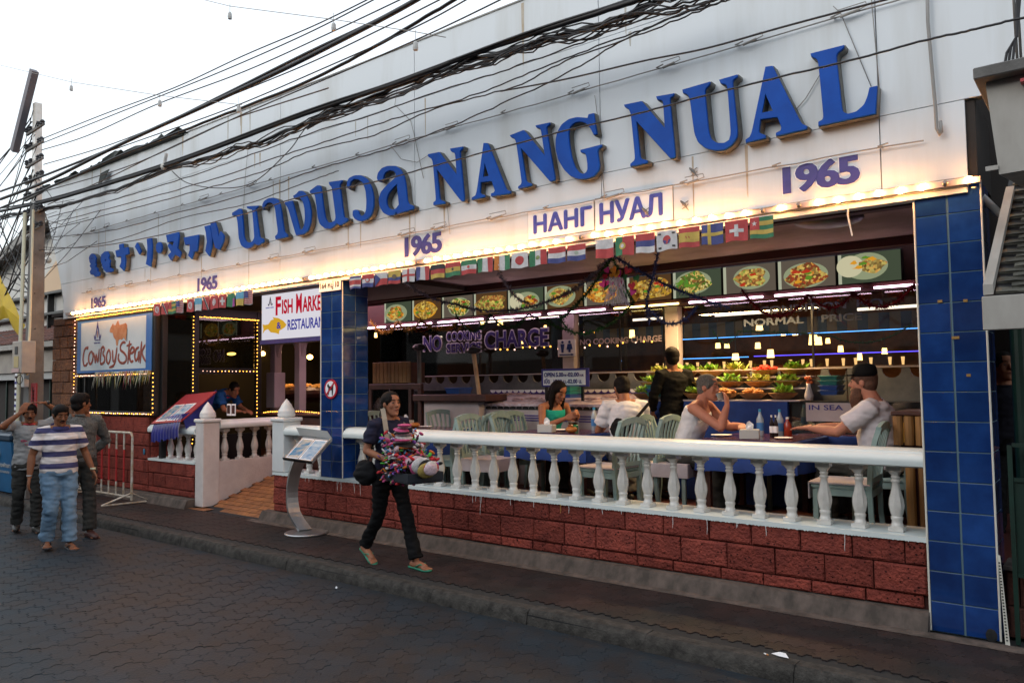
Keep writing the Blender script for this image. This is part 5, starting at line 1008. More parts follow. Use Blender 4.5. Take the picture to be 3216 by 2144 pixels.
tinsel('dark blue tinsel from the heart cluster to the right', [(q3(1930,805,6.1),q3(2290,965,6.6),.05)], .05, TN['blue'], 6)
tinsel('red tinsel hung in loops near the right pillar', [(q3(2330,910,7),q3(2540,925,7),.22),(q3(2540,925,7),q3(2680,920,7),.12),(q3(2680,920,7),q3(2880,880,6.6),.16)], .05, TN['red'], 7)
tinsel('dark green tinsel drooping inside the hall', [(q3(2240,1040,9.2),q3(2320,1040,9.2),.15),(q3(2600,1050,9.2),q3(2860,1020,9.2),.14)], .04, TN['green'], 8, 180)
hc = thing('heart_cluster', 'hanging cluster of shiny coloured hearts and foil ribbons', 'decoration', q3(1935,830,6.15)); cc = [TN['green'],TN['red'],TN['gold'],mat('foil_magenta',(.3,.02,.15),.3,metal=.6)]
for i in range(26):
    v = aY(1935+ri.uniform(-50,50), 840+ri.uniform(0,95), 6.15); s_ = ri.uniform(.03,.05); a0 = ri.uniform(-.5,.5)
    pts = [(0,-1),(.8,0),(.75,.55),(.4,.7),(0,.4),(-.4,.7),(-.75,.55),(-.8,0)]; put('heart', MB().wall([(v.x+s_*(x*math.cos(a0)-z*math.sin(a0)), v.z+s_*(x*math.sin(a0)+z*math.cos(a0))) for x, z in pts], 6.15+i*.004, 6.153+i*.004), ri.choice(cc), hc)
mb = MB()
for i in range(40):
    v = aY(1935+ri.uniform(-22,22), 870, 6.14); w = aY(1935+ri.uniform(-45,45), 960, 6.14); mb.add([v, v+Vector((.004,0,0)), w+Vector((.004,0,0)), w], [(0,1,2,3)])
put('ribbons', mb, TN['silver'], hc)

# ================================================================ chairs, tables and what stands on them
def chair_proto():
    t = thing('dining_chair', 'x', 'chair', (0,0,0), 'pale green wooden dining chairs'); w = .21
    m = M['chair']
    for s in (-1, 1):
        pts = [(-.23,s*(w-.02),0),(-.205,s*(w-.02),.22),(-.20,s*(w-.01),.43),(-.215,s*w,.62),(-.25,s*(w-.005),.80),(-.285,s*(w-.01),.905)]; mb = MB()
        for a, b in zip(pts, pts[1:]): mb.bar(a, b, .036, .032, up=Vector((0,1,0)))
        put('back_post', mb, m, t); put('leg', MB().bar((.19,s*(w-.015),0), (.19,s*(w-.015),.42), .036), m, t); put('seat_rail', MB().bar((-.2,s*(w-.02),.40), (.19,s*(w-.02),.40), .022, .05), m, t)
    put('seat_rail', MB().box(.175,.205,-w+.03,w-.03,.375,.425).box(-.215,-.19,-w+.03,w-.03,.375,.425), m, t); put('seat', MB().bevbox(-.2,.225,-w-.005,w+.005,.426,.462,.012), m, t)
    mb = MB(); n = 8; pr_ = [(-w,.875),( -w*.5,.905),(0,.915),(w*.5,.905),(w,.875)]
    for (a, za), (b, zb) in zip(pr_, pr_[1:]): mb.bar((-.277-.01*(1-abs(a)/w),a*1.02,za), (-.277-.01*(1-abs(b)/w),b*1.02,zb), .03, .055)
    put('top_rail', mb, m, t); put('lower_rail', MB().bar((-.208,-w+.02,.50),(-.208,w-.02,.50), .022, .04), m, t)
    for k in range(5): y = (k-2)*.068; put('slat', MB().bar((-.208,y*.8,.50),(-.245,y*1.0,.76), .012, .024, up=Vector((0,1,0))).bar((-.245,y,.76),(-.28,y*1.15,.89), .012, .024, up=Vector((0,1,0))), m, t)
    return t
CH = chair_proto(); first = [True]
def chair(x, y, rz, label, cover=None):
    if first[0]: c = CH; c.location = (x, y, FL); c.rotation_euler.z = rz; c['label'] = label; first[0] = False
    else: c = copy_tree(CH, (x, y, FL), rz, label)
    if cover:
        cs = thing('seat_cover', 'white linen seat cover, '+cover, 'seat cover', (x, y, FL+.465)); cs.rotation_euler.z = rz; mb = MB().bevbox(-.21,.24,-.225,.225,-.003,.012,.005).box(-.2,.235,-.228,-.222,-.12,.0).box(.232,.24,-.22,.22,-.12,0)
        me = mb.mesh('linen'); me.materials.append(M['linen']); ob('linen', me, None, cs, (0,0,0))
chair(-3.52, 7.05, .1, 'green chair of the man in the white vest', 'under the man in the white vest'); chair(-1.60, 7.05, PI+.1, 'green chair of the bearded man'); chair(-1.72, 6.45, PI+.05, 'green chair right of the nearest table, its slats seen above the rail', 'right of the nearest table')
chair(-3.86, 6.42, PI-.08, 'green chair with its back right behind the bag of the man in the white shirt', 'behind the bag of the man in the white shirt')
chair(-3.80, 7.05, PI, 'green chair of the man in the white shirt'); chair(-5.52, 7.40, 0, 'green chair of the dark haired girl'); chair(-5.32, 6.95, .3, 'green chair just left of the dark haired girl')
chair(-5.38, 6.45, .08, 'green chair with a high back, second right of the vendor', 'second chair right of the vendor'); chair(-5.94, 6.42, PI+.1, 'green chair with its back just right of the vendor'); chair(-5.86, 6.9, PI-.15, 'green chair in the second row right of the vendor')
chair(-7.25, 6.75, 0, 'green chair at the far table seen over the vendor, left one'); chair(-6.77, 7.4, -.2, 'small far green chair in front of the fish counter, left'); chair(-6.2, 7.4, PI-.2, 'small far green chair in front of the fish counter, right'); chair(-5.0, 8.0, -PI/2, 'far green chair beyond the table of the girl'); chair(-2.95, 8.0-.2, -PI/2, 'far green chair behind the man in the white vest')
def table(x0, x1, y0, y1, label, drop=.28):
    t = thing('dining_table', 'wooden table, '+label.split(' of ')[-1].split(' in ')[-1][:60], 'table', ((x0+x1)/2, (y0+y1)/2, FL), 'dining tables'); put('tabletop', MB().bevbox(x0, x1, y0, y1, FL+.705, FL+.735, .006), M['dwood'], t)
    for x in (x0+.07, x1-.07):
        for y in (y0+.07, y1-.07): put('leg', MB().box(x-.025, x+.025, y-.025, y+.025, FL, FL+.705), M['dwood'], t)
    n = 44; rn = random.Random(int(x0*100)); ring = []
    for i in range(n):
        u = i/n*4; s = int(u); f = u-s; c4 = [(x0,y0),(x1,y0),(x1,y1),(x0,y1)]; a, b = c4[s], c4[(s+1) % 4]; ring.append((a[0]+(b[0]-a[0])*f, a[1]+(b[1]-a[1])*f))
    cx, cy = (x0+x1)/2, (y0+y1)/2; mb = MB(); vs = []
    for lev, (g, z) in enumerate(((0.003,FL+.7375),(.008,FL+.73),(.014,FL+.62),(.02,FL+.74-drop))):
        for i, (x, y) in enumerate(ring):
            d = Vector((x-cx, y-cy)).normalized(); w = (lev-1)*.009*math.sin(i*1.9+rn.random()) if lev > 1 else 0; vs.append((x+d.x*(g+w), y+d.y*(g+w), z+(rn.uniform(-.01,.01) if lev == 3 else 0)))
    mb.add(vs, [(l*n+i, l*n+(i+1) % n, (l+1)*n+(i+1) % n, (l+1)*n+i) for l in range(3) for i in range(n)]+[tuple(range(n))]); c = put('tablecloth', mb, M['bluecloth'], None, True, 60); tag(c, label, 'tablecloth', 'blue tablecloths')
    g = put('placemat', MB().bevbox(x0+.03, x1-.03, y0+.03, y1-.03, FL+.7385, FL+.745, .002), M['mat_red'], None); tag(g, 'dark red patterned sheet, '+label.replace('blue cloth of the ','on the '), 'table mat')
TT_ = FL+.7455
table(-3.05, -2.17, 6.62, 7.55, 'blue cloth of the table between the vest man and the bearded man'); table(-5.25, -4.25, 6.60, 7.35, 'blue cloth of the table in front of the dark haired girl'); table(-7.1, -6.1, 6.42, 7.1, 'blue cloth of the empty table behind the vendor'); table(-2.5, -1.7, 7.62-.02, 7.82, 'narrow blue cloth far behind the nearest table')
def tissue(x, y, rz, lab):
    t = thing('tissue_box', lab, 'tissue box', (x, y, TT_), 'white tissue boxes'); t.rotation_euler.z = rz; me = MB().bevbox(-.085,.085,-.06,.06,0,.085,.006).mesh('box'); me.materials.append(M['greypl']); ob('box', me, None, t, (0,0,0))
    me = MB().add([(-.03,0,.085),(.03,.01,.085),(.035,.0,.13),(.0,.005,.16),(-.02,-.005,.15),(-.035,.0,.11),(0,.02,.12)], [(0,1,2,6),(6,2,3),(6,3,4),(6,4,5,0)]).mesh('tissue'); me.materials.append(M['paper']); ob('tissue', me, None, t, (0,0,0))
v = aZ(2355, 1372, TT_); tissue(-2.62, 6.78, .3, 'white tissue box on the nearest table before the water bottles'); v = aZ(1708, 1357, TT_); tissue(-4.77, 6.68, .2, 'white tissue box on the table of the dark haired girl'); tissue(-6.92, 6.72, .1, 'white tissue box on the empty table beside the vendor')
def bottle(px, py, h, r, body, cap, lab, cat='bottle', label_m=None, Y=None):
    v = aY(px, py, Y or 7.2); x, y = v.x, v.y; t = thing(cat.replace(' ','_'), lab, cat, (x, y, TT_))
    put('body', MB().lathe([(r*.9,0),(r,.01),(r,h*.62),(r*.4,h*.82),(r*.36,h*.9)], 14, (x,y,TT_)), body, t, True, 50); put('cap', MB().lathe([(r*.42,h*.9),(r*.42,h)], 12, (x,y,TT_)), cap, t)
    if label_m: put('bottle_label', MB().lathe([(r*1.02,h*.2),(r*1.02,h*.5)], 14, (x,y,TT_)), label_m, t)
PET = mat('clear_plastic', (.35,.42,.5), .08, spec=.8); CB = mat('blue_cap', (.03,.28,.55), .4); SO = mat('soy_sauce', (.02,.01,.008), .15); LBL = mat('blue_label', (.05,.2,.5), .5); CW = mat('cap_white', (.7,.7,.7), .4)
bottle(2388, 1350, .25, .033, PET, CB, 'clear water bottle with blue cap, left of the sauces', label_m=LBL); bottle(2450, 1350, .25, .033, PET, CB, 'clear water bottle with blue cap, right of the sauces', label_m=LBL)
bottle(2424, 1352, .20, .02, SO, CW, 'dark sauce bottle with white label, left one', 'sauce bottle', M['paper'], 7.1); bottle(2437, 1352, .20, .02, SO, CW, 'dark sauce bottle with white label, right one', 'sauce bottle', M['paper'], 7.1)
bottle(2474, 1350, .18, .035, mat('red_sauce', (.3,.03,.01), .2), CW, 'red sauce jar with a white cap', 'jar', None, 7.2); bottle(1866, 1325, .25, .033, PET, CB, 'water bottle on the table of the girl', label_m=LBL, Y=7.2)
bottle(2850, 1300, .22, .05, mat('basket_yellow', (.5,.25,.03), .5), mat('cap_yellow', (.6,.35,.03), .4), 'yellow topped bottle on the bamboo counter', 'bottle', None, 7.0)
def pot(px, py, Y, lab):
    v = aY(px, py, Y); t = thing('ashtray_pot', lab, 'pot', (v.x, Y, TT_), 'orange pottery pots'); put('body', MB().lathe([(.03,0),(.06,.02),(.065,.04),(.045,.06),(.04,.055)], 16, (v.x,Y,TT_)), M['orange'], t, True)
pot(1795, 1352, 6.75, 'round orange pot on the table of the dark haired girl'); pot(1302, 1330, 6.7, 'round orange pot on the empty table behind the vendor')
def plate(px, Y, lab, r=.09): v = aY(px, 1345, Y); t = put('plate', MB().lathe([(r*.5,0),(r*.6,.004),(r,.014),(r*.95,.016),(r*.55,.008)], 20, (v.x, Y, TT_)), M['paper'], None, True); tag(t, lab, 'plate')
plate(1335, 6.8, 'white plate on the empty table, left one'); plate(1450, 6.7, 'white plate on the empty table, right one'); plate(2265, 7.0, 'white plate before the man in the white vest', .1); plate(2460, 6.9, 'white plate near the water bottles', .08); plate(1760, 7.0, 'white plate of food before the dark haired girl', .1)
v = aY(1800, 1335, 7.0); t = thing('jar_rack', 'small metal rack of sauce jars on the table of the girl', 'rack', (v.x, 7.0, TT_)); put('rack', MB().tube([(v.x-.07,7,TT_),(v.x-.07,7,TT_+.1),(v.x+.07,7,TT_+.1),(v.x+.07,7,TT_)], .005, 5), M['steel'], t)
for k in (-1,1): put('jar', MB().lathe([(.03,0),(.03,.06),(.022,.07)], 12, (v.x+k*.035,7.0,TT_)), mat('jar_%s'%('brown' if k < 0 else 'green'), (.2,.06,.02) if k < 0 else (.03,.2,.08), .3), t)
# bamboo counter by the right pillar
bc = thing('bamboo_counter', 'bamboo fronted serving counter beside the right pillar', 'counter', (-1.2, 6.9, FL)); put('counter_top', MB().bevbox(-1.42, -1.01, 6.6, 7.2, 1.40, 1.43, .006), M['dwood'], bc); put('counter_back', MB().box(-1.34, -1.01, 6.66, 7.1, FL, 1.39), M['latbase'], bc)
for k in range(5): x = -1.37+k*.078; L = .22 if k < 3 else .36; put('bamboo_pole', MB().tube([(x,6.6,1.395),(x+.002,6.6,1.395-L*.5),(x,6.6,1.395-L)], [.035,.037,.034], 10), M['wood'], bc)
for k in range(4): x = -1.3+k*.09; put('bamboo_pole', MB().tube([(x,6.63,1.1),(x,6.63,FL)], .035, 10), M['wood'], bc)
# light from the tube lamps over the terrace is carried by the tubes themselves
# ================================================================ people
def remesh(mb, vox, smooth=3, cl=0., seed=0):
    me = mb.mesh('tmp'); o = bpy.data.objects.new('tmp', me); COL.objects.link(o)
    m = o.modifiers.new('r', 'REMESH'); m.mode = 'VOXEL'; m.voxel_size = vox; m.use_smooth_shade = True
    if smooth: k = o.modifiers.new('s', 'SMOOTH'); k.iterations = smooth; k.factor = .5
    bpy.context.view_layer.update(); dg = bpy.context.evaluated_depsgraph_get(); r = bpy.data.meshes.new_from_object(o.evaluated_get(dg)); bpy.data.objects.remove(o); bpy.data.meshes.remove(me)
    if cl:
        no = [v.normal.copy() for v in r.vertices]; off = Vector((seed*3.1, 0, 0))
        for v, n in zip(r.vertices, no):
            p = v.co; q = noise.noise(Vector((p.x*9, p.y*9, p.z*22))+off)+.5*noise.noise(Vector((p.x*20, p.y*20, p.z*38))+off); v.co = p+n*cl*q
        r.update()
    r.polygons.foreach_set('use_smooth', [True]*len(r.polygons)); return r
def ringloft(mb, secs, n=20):     # (centre, side vector, forward vector) rings
    vs = []
    for c, a, b in secs:
        for k in range(n):
            t = 2*PI*k/n; vs.append(Vector(c)+Vector(a)*math.cos(t)+Vector(b)*math.sin(t))
    m = len(secs); mb.add(vs, [(i*n+k, i*n+(k+1) % n, (i+1)*n+(k+1) % n, (i+1)*n+k) for i in range(m-1) for k in range(n)]+[tuple(range(n-1,-1,-1)), tuple((m-1)*n+k for k in range(n))])
HEAD = [(-.118,.014,.078,.045),(-.108,.032,.090,.012),(-.088,.046,.094,-.025),(-.055,.056,.091,-.055),(-.02,.064,.088,-.080),(.018,.070,.088,-.096),(.055,.073,.088,-.100),(.085,.064,.072,-.086),(.104,.044,.045,-.06),(.114,.018,.012,-.03)]
def hand(mb, w, d, pn, side, s=1., curl=.5):
    w = Vector(w); d = Vector(d).normalized(); pn = Vector(pn); pn = (pn-d*pn.dot(d)).normalized(); sd = d.cross(pn)*side   # sd: towards the thumb
    for k in range(4):
        o = (.5-k/3)*2*.030*s; mb.capsule([w+d*.005*s+sd*o*.55, w+d*.045*s+sd*o*.85, w+d*.082*s+sd*o], [.016*s,.0155*s,.0125*s], 8)
        L = (.040,.045,.042,.032)[k]*s; r = .0082*s; p = w+d*.085*s+sd*o*1.02; a = curl*.5; q = p+(d*math.cos(a)+pn*math.sin(a))*L; a2 = curl*1.3; q2 = q+(d*math.cos(a2)+pn*math.sin(a2))*L*.62; a3 = curl*1.9; q3_ = q2+(d*math.cos(a3)+pn*math.sin(a3))*L*.42
        mb.capsule([p, q, q2, q3_], [r*1.12, r, r*.92, r*.78], 8)
    t0 = w+d*.022*s+sd*.026*s; t1 = t0+(d*.55+sd*.7+pn*.25).normalized()*.034*s; t2 = t1+(d*.85+sd*.3+pn*.35).normalized()*.028*s; mb.capsule([t0, t1, t2], [.013*s,.0105*s,.0085*s], 8)
def person(label, loc, rz, P, skin, top, bottom, hair='short', hairm=None, sc=1., build=1., sleeve='short', pants='long', shoes=None, head_yaw=0, head_pitch=0, head_roll=0, face={}, fine=.0068, topname='shirt', hem=None, group=None, wide=1.):
    """P: joints in (forward, left, up) metres."""
    t = thing('person', label, 'person', loc, group); t.rotation_euler.z = rz; t.scale = (sc, sc, sc)
    J = {k: Vector(v) for k, v in P.items() if isinstance(v, tuple)}; hairm = hairm or M['hair']; b = build
    body = MB(); up = (J['neck']-J['pelvis']).normalized(); sdv = (J['shl']-J['shr']).normalized(); hipv = (J['hipl']-J['hipr']).normalized()
    fwd = sdv.cross(up).normalized()
    if fwd.x < 0 and abs(up.z) > .5 and False: fwd = -fwd
    hf = hipv.cross(Vector((0,0,1))).normalized(); 
    def torso(mb, g=0., top_t=1.0, bot=-.10):
        C = lambda t: J['pelvis'].lerp(J['neck'], t)
        rows = [(bot,.150,.105,0),(0,.160,.118,-.01),(.12,.155,.112,0),(.28,.140*1.0,.100,.0),(.45,.138,.100,.0),(.62,.150,.108,.004),(.78,.160,.110,.0),(.88,.150,.095,-.005),(.95,.115,.075,-.005),(1.0,.068,.062,-.003)]
        secs = []
        for t_, a, f_, o_ in rows:
            if t_ > top_t: continue
            sv = hipv.lerp(sdv, max(0, min(1, t_))).normalized(); fv = hf.lerp(fwd, max(0, min(1, t_))).normalized(); k = (b-1)*(1.3 if t_ < .6 else .8)+1
            kk = wide if .1 < t_ < .5 else 1
            secs.append((C(t_)+fv*(o_+(.02*(kk-1)*5 if kk > 1 else 0)), sv*(a*k*(1+(kk-1)*.6)+g), fv*(f_*k*kk+g)))
        ringloft(mb, secs)
    torso(body)
    # arms
    for s, q in ((1, 'l'), (-1, 'r')):
        sh, el, wr = J['sh'+q], J['el'+q], J['wr'+q]; body.capsule([J['neck'].lerp(sh, .45), sh, sh.lerp(el, .4), el], [.052*b,.052*b,.044*b,.036*b]); fa = wr-el; body.capsule([el, el+fa*.3, el+fa*.7, wr], [.036*b,.038*b,.031*b,.0245])
        hd = P.get('hd'+q); hd = Vector(hd) if hd else fa.normalized(); pn = Vector(P.get('pn'+q, (0, -s, 0))); hand(body, wr+hd.normalized()*.012, hd, pn, P.get('th'+q, 1 if q == 'l' else -1), .98, P.get('curl'+q, .45))
        hp, kn, an = J['hip'+q], J['kn'+q], J['an'+q]; body.capsule([hp, hp.lerp(kn, .45), kn], [.088*b,.074*b,.052*b]); sh_ = an-kn; body.capsule([kn, kn+sh_*.3, kn+sh_*.65, an], [.052*b,.055*b,.043*b,.034])
        ft = Vector(P.get('ft'+q, (1, .12*s, 0))).normalized(); lift = Vector(P.get('fl'+q, (0,0,0))); hz = an-Vector((0,0,.055)); body.capsule([hz-ft*.045, hz+ft*.05+Vector((0,0,.005)), hz+ft*.13-Vector((0,0,.004))], [.034,.036,.030], 10)
        for k in range(5):
            sd_ = Vector((-ft.y, ft.x, 0)); o = (k-2)*.0155; Lk = (.052,.048,.044,.039,.033)[k if s < 0 else 4-k] if True else 0; body.capsule([hz+ft*.13+sd_*o-Vector((0,0,.014)), hz+ft*(.14+Lk)+sd_*o*1.15-Vector((0,0,.018))], [.012,.010], 7)
    # head
    Hd = J['head']; Rm = Matrix.Rotation(head_yaw, 3, 'Z') @ Matrix.Rotation(head_pitch, 3, 'Y') @ Matrix.Rotation(head_roll, 3, 'X'); Hv = lambda x, y, z: Hd+Rm @ Vector((x, y, z))
    body.capsule([J['neck']+Vector((0,0,-.01)), J['neck'].lerp(Hv(-.02,0,-.05), .5), Hv(-.015,0,-.055)], [.060*b,.052*b,.053*b])
    ringloft(body, [(Hv((xf+xb)/2, 0, z), Rm @ Vector((0,hw,0)), Rm @ Vector(((xf-xb)/2,0,0))) for z, hw, xf, xb in HEAD], 24)
    body.capsule([Hv(.082,0,.028), Hv(.096,0,.002), Hv(.106,0,-.016)], [.009,.0105,.0145], 8)
    for s in (-1, 1):
        body.ell(Hv(.098,s*.011,-.022), .009, 8, 6); body.ell(Hv(-.006,s*.074,-.002), (.022,.009,.032), 10, 6, Rm); body.ell(Hv(.062,s*.036,-.016), (.022,.024,.034), 8, 6, Rm)
    body.capsule([Hv(.089,-.018,-.052), Hv(.095,0,-.050), Hv(.089,.018,-.052)], [.006,.0085,.006], 7); body.ell(Hv(.088,0,-.098), (.016,.018,.014), 8, 6)
    me = remesh(body, fine, 2); me.materials.append(skin); ob('body', me, None, t, (0,0,0))
    def child(nm, mb, m, smooth=True, lab=None):
        me = mb.mesh(nm, smooth); me.materials.append(m); o = ob(nm, me, None, t, (0,0,0))
        if lab: o['label'] = lab
        return o
    for s in (-1, 1):
        child('eye', MB().ell(Hv(.0775,s*.031,.014), (.009,.0105,.0042), 10, 6, Rm), M['eye']); child('iris', MB().ell(Hv(.0855,s*.031,.013), (.003,.0085,.0044), 8, 6, Rm), M['black'])
        child('eyebrow', MB().capsule([Hv(.094,s*.014,.037), Hv(.091,s*.032,.043), Hv(.076,s*.050,.037)], [.003,.0036,.0024], 6), hairm)
    child('lips', MB().capsule([Hv(.0925,-.019,-.053), Hv(.1015,0,-.0515), Hv(.0925,.019,-.053)], [.004,.006,.004], 7), M['lips'])
    if face.get('mustache'): child('mustache', MB().capsule([Hv(.091,-.028,-.046), Hv(.104,-.010,-.036), Hv(.104,.010,-.036), Hv(.091,.028,-.046)], [.004,.0085,.0085,.004], 8), M['hair'])
    if face.get('beard'):
        mb = MB(); ringloft(mb, [(Hv(.036+.008*k, 0, -.040-.029*k), Rm @ Vector((0,(.064,.068,.066,.056,.042,.026,.01)[k],0)), Rm @ Vector(((.058,.058,.06,.058,.05,.034,.012)[k],0,0))) for k in range(7)], 18)
        me = remesh(mb, .009, 1, .007, 5); me.materials.append(hairm); ob('beard', me, None, t, (0,0,0))
    # hair
    mb = MB()
    if hair != 'none':
        mb.ell(Hv(-.014,0,.040), (.099,.0835,.088), 20, 14, Rm); mb.ell(Hv(-.040,0,-.012), (.066,.073,.075), 16, 10, Rm)
        for s in (-1, 1): mb.capsule([Hv(.035,s*.070,.03), Hv(.030,s*.071,-.005)], [.012,.006], 7)
        if hair == 'full': mb.ell(Hv(.010,0,.078), (.078,.076,.052), 18, 12, Rm); mb.ell(Hv(-.024,0,.040), (.098,.086,.088), 18, 12, Rm); mb.ell(Hv(-.05,0,-.03), (.058,.070,.06), 14, 10, Rm)
        if hair == 'ponytail': mb.capsule([Hv(-.09,0,.02), Hv(-.13,.0,-.03), Hv(-.125,-.02,-.12), Hv(-.10,-.03,-.21)], [.034,.038,.032,.016]); mb.ell(Hv(-.035,0,.03), (.088,.088,.092), 18, 12, Rm)
        if hair == 'long':
            for s, L in ((-1,.42),(1,.30)): mb.capsule([Hv(0,s*.055,.05), Hv(.005,s*.075,-.03), Hv(.03,s*.080,-.16)+Vector((0,0,-.02)), Hv(.02,s*.075,-.12)+Vector((0,0,-L*.6))], [.042,.036,.034,.015])
            mb.capsule([Hv(-.06,0,.02), Hv(-.08,0,-.10), Hv(-.08,0,-.2)+Vector((0,0,-.1))], [.068,.068,.04])
        me = remesh(mb, .0085, 1, .0045, 2); me.materials.append(hairm); ob('hair', me, None, t, (0,0,0))
    # top garment
    hemt = hem if hem is not None else -.08
    mb = MB(); torso(mb, .018 if sleeve != 'vest' else .010, 1.0 if sleeve != 'vest' else .90, hemt)
    for s, q in ((1, 'l'), (-1, 'r')):
        sh, el, wr = J['sh'+q], J['el'+q], J['wr'+q]
        if sleeve == 'short': mb.tube([J['neck'].lerp(sh, .5), sh, sh.lerp(el, .35), sh.lerp(el, .72)], [.060*b,.072*b,.070*b,.072*b], 14)
        elif sleeve == 'long': mb.tube([J['neck'].lerp(sh, .5), sh, sh.lerp(el, .5), el, el.lerp(wr, .5), el.lerp(wr, .93)], [.060*b,.070*b,.062*b,.056*b,.050*b,.042*b], 14)
        elif sleeve == 'vest': mb.capsule([J['neck'].lerp(sh, .42)+fwd*.05-up*.09, J['neck'].lerp(sh, .45)+up*.02, J['neck'].lerp(sh, .42)-fwd*.06-up*.08], [.030,.022,.030], 10)
    me = remesh(mb, .0095, 2, .010 if sleeve != 'vest' else .006, len(label)); me.materials.append(top); ob(topname, me, None, t, (0,0,0))
    if sleeve != 'vest':
        c0 = J['neck']-up*.012; child('neckband', MB().tube([c0+sdv*.080*math.cos(a)+fwd*(.072*math.sin(a)) for a in [2*PI*k/20 for k in range(21)]], .013, 7, False), P.get('nb') or top)
    # trousers
    mb = MB(); C = J['pelvis']; ringloft(mb, [(C+up*.085, hipv*(.152*b), hf*(.112*b)), (C+up*.02, hipv*(.168*b), hf*(.125*b)), (C-up*.05, hipv*(.170*b), hf*(.128*b)), (C-Vector((0,0,.10)), hipv*.14, hf*.10)])
    for q in 'lr':
        hp, kn, an = J['hip'+q], J['kn'+q], J['an'+q]; e = an if pants == 'long' else kn.lerp(an, .25)
        mb.capsule([hp, hp.lerp(kn, .5)], [.098*b,.088*b]); mb.tube([hp.lerp(kn, .3), hp.lerp(kn, .7), kn, kn.lerp(e, .3), kn.lerp(e, .7), e-(e-kn).normalized()*.0], [.093*b,.080*b,.070*b,.072*b,.068*b,.074*b], 14); mb.ell(kn, .070*b, 12, 8)
    me = remesh(mb, .0105, 2, .013, len(label)+3); me.materials.append(bottom); ob('trousers', me, None, t, (0,0,0))
    for s, q in ((1, 'l'), (-1, 'r')):
        an = J['an'+q]; ft = Vector(P.get('ft'+q, (1, .12*s, 0))).normalized(); hz = an-Vector((0,0,.055)); sd_ = Vector((-ft.y, ft.x, 0))
        if shoes and shoes[0] == 'sandal':
            sole = [(-.085,.030),(-.07,.036),(0,.033),(.08,.044),(.15,.048),(.19,.040),(.21,.018)]; pl = [hz+ft*x+sd_*w for x, w in sole]+[hz+ft*x-sd_*w for x, w in reversed(sole)]
            mb = MB().add([p-Vector((0,0,.034)) for p in pl]+[p-Vector((0,0,.020)) for p in pl], [tuple(range(14)), tuple(range(27,13,-1))]+[(i, (i+1) % 14, (i+1) % 14+14, i+14) for i in range(14)]); child('sandal', mb, shoes[1])
            tp = hz+ft*.155+Vector((0,0,-.008)); child('sandal_strap', MB().tube([hz+ft*.04+sd_*.04-Vector((0,0,.01)), hz+ft*.10+sd_*.03+Vector((0,0,.022)), tp], .006, 6).tube([hz+ft*.04-sd_*.04-Vector((0,0,.01)), hz+ft*.10-sd_*.03+Vector((0,0,.022)), tp], .006, 6), shoes[1])
        elif shoes:
            mb = MB().capsule([hz-ft*.055, hz+ft*.04+Vector((0,0,.006)), hz+ft*.15-Vector((0,0,.006)), hz+ft*.185-Vector((0,0,.010))], [.045,.046,.042,.032], 12); me = remesh(mb, .01, 1); me.materials.append(shoes[1]); ob('shoe', me, None, t, (0,0,0))
    return t, child, Hv, J, Rm
def stand(step=.0, lean=0., armsw=0.):
    P = dict(pelvis=(0,0,.90), neck=(.01+lean,0,1.375), head=(.035+lean,0,1.525), shl=(0+lean,.175,1.335), shr=(0+lean,-.175,1.335), hipl=(0,.085,.86), hipr=(0,-.085,.86),
             knl=(.03+step*.5,.095,.475), knr=(.03-step*.35,-.095,.475), anl=(step,.10,.085), anr=(-step,-.10,.085+abs(step)*.12),
             ell=(-.03-armsw*.4,.235,1.075), elr=(-.03+armsw*.4,-.235,1.075), wrl=(.03-armsw,.26,.845), wrr=(.03+armsw,-.26,.845))
    return P
# ---- striped polo material
STP = bpy.data.materials.new('striped_polo'); STP.use_nodes = True; nt = STP.node_tree; N = nt.nodes; bb = N['Principled BSDF']; bb.inputs['Roughness'].default_value = .85
tc = N.new('ShaderNodeTexCoord'); sx = N.new('ShaderNodeSeparateXYZ'); lk(nt, tc.outputs['Object'], sx.inputs[0]); m1 = N.new('ShaderNodeMath'); m1.operation = 'MULTIPLY'; lk(nt, sx.outputs['Z'], m1.inputs[0]); m1.inputs[1].default_value = 1/.135
m2 = N.new('ShaderNodeMath'); m2.operation = 'ADD'; lk(nt, m1.outputs[0], m2.inputs[0]); m2.inputs[1].default_value = .72; m3 = N.new('ShaderNodeMath'); m3.operation = 'FRACT'; lk(nt, m2.outputs[0], m3.inputs[0])
m4 = N.new('ShaderNodeMath'); m4.operation = 'GREATER_THAN'; lk(nt, m3.outputs[0], m4.inputs[0]); m4.inputs[1].default_value = .55; mx = N.new('ShaderNodeMix'); mx.data_type = 'RGBA'; mx.inputs['A'].default_value = (.66,.60,.58,1); mx.inputs['B'].default_value = (.045,.045,.13,1); lk(nt, m4.outputs[0], mx.inputs['Factor']); lk(nt, mx.outputs['Result'], bb.inputs['Base Color'])
JEAN = mat('faded_jeans', (.09,.17,.27), .85, col2=(.17,.27,.38), scale=3.5, bump=.4, bscale=22, bdist=.01); GREY = cloth('grey_tee', (.33,.33,.33)); DGT = cloth('dark_trousers', (.045,.045,.042)); CHK = mat('dark_checked_shirt', (.055,.058,.058), .8, col2=(.11,.115,.11), scale=70, detail=1, bump=.3, bscale=16)
NVY = cloth('navy_tee', (.022,.022,.045)); BLK = cloth('black_trousers', (.008,.008,.009), sc=3); BSH = mat('black_shoes', (.02,.018,.016), .5); GS = mat('green_rubber', (.02,.22,.13), .6); DS = mat('dark_sandal', (.03,.025,.03), .6)
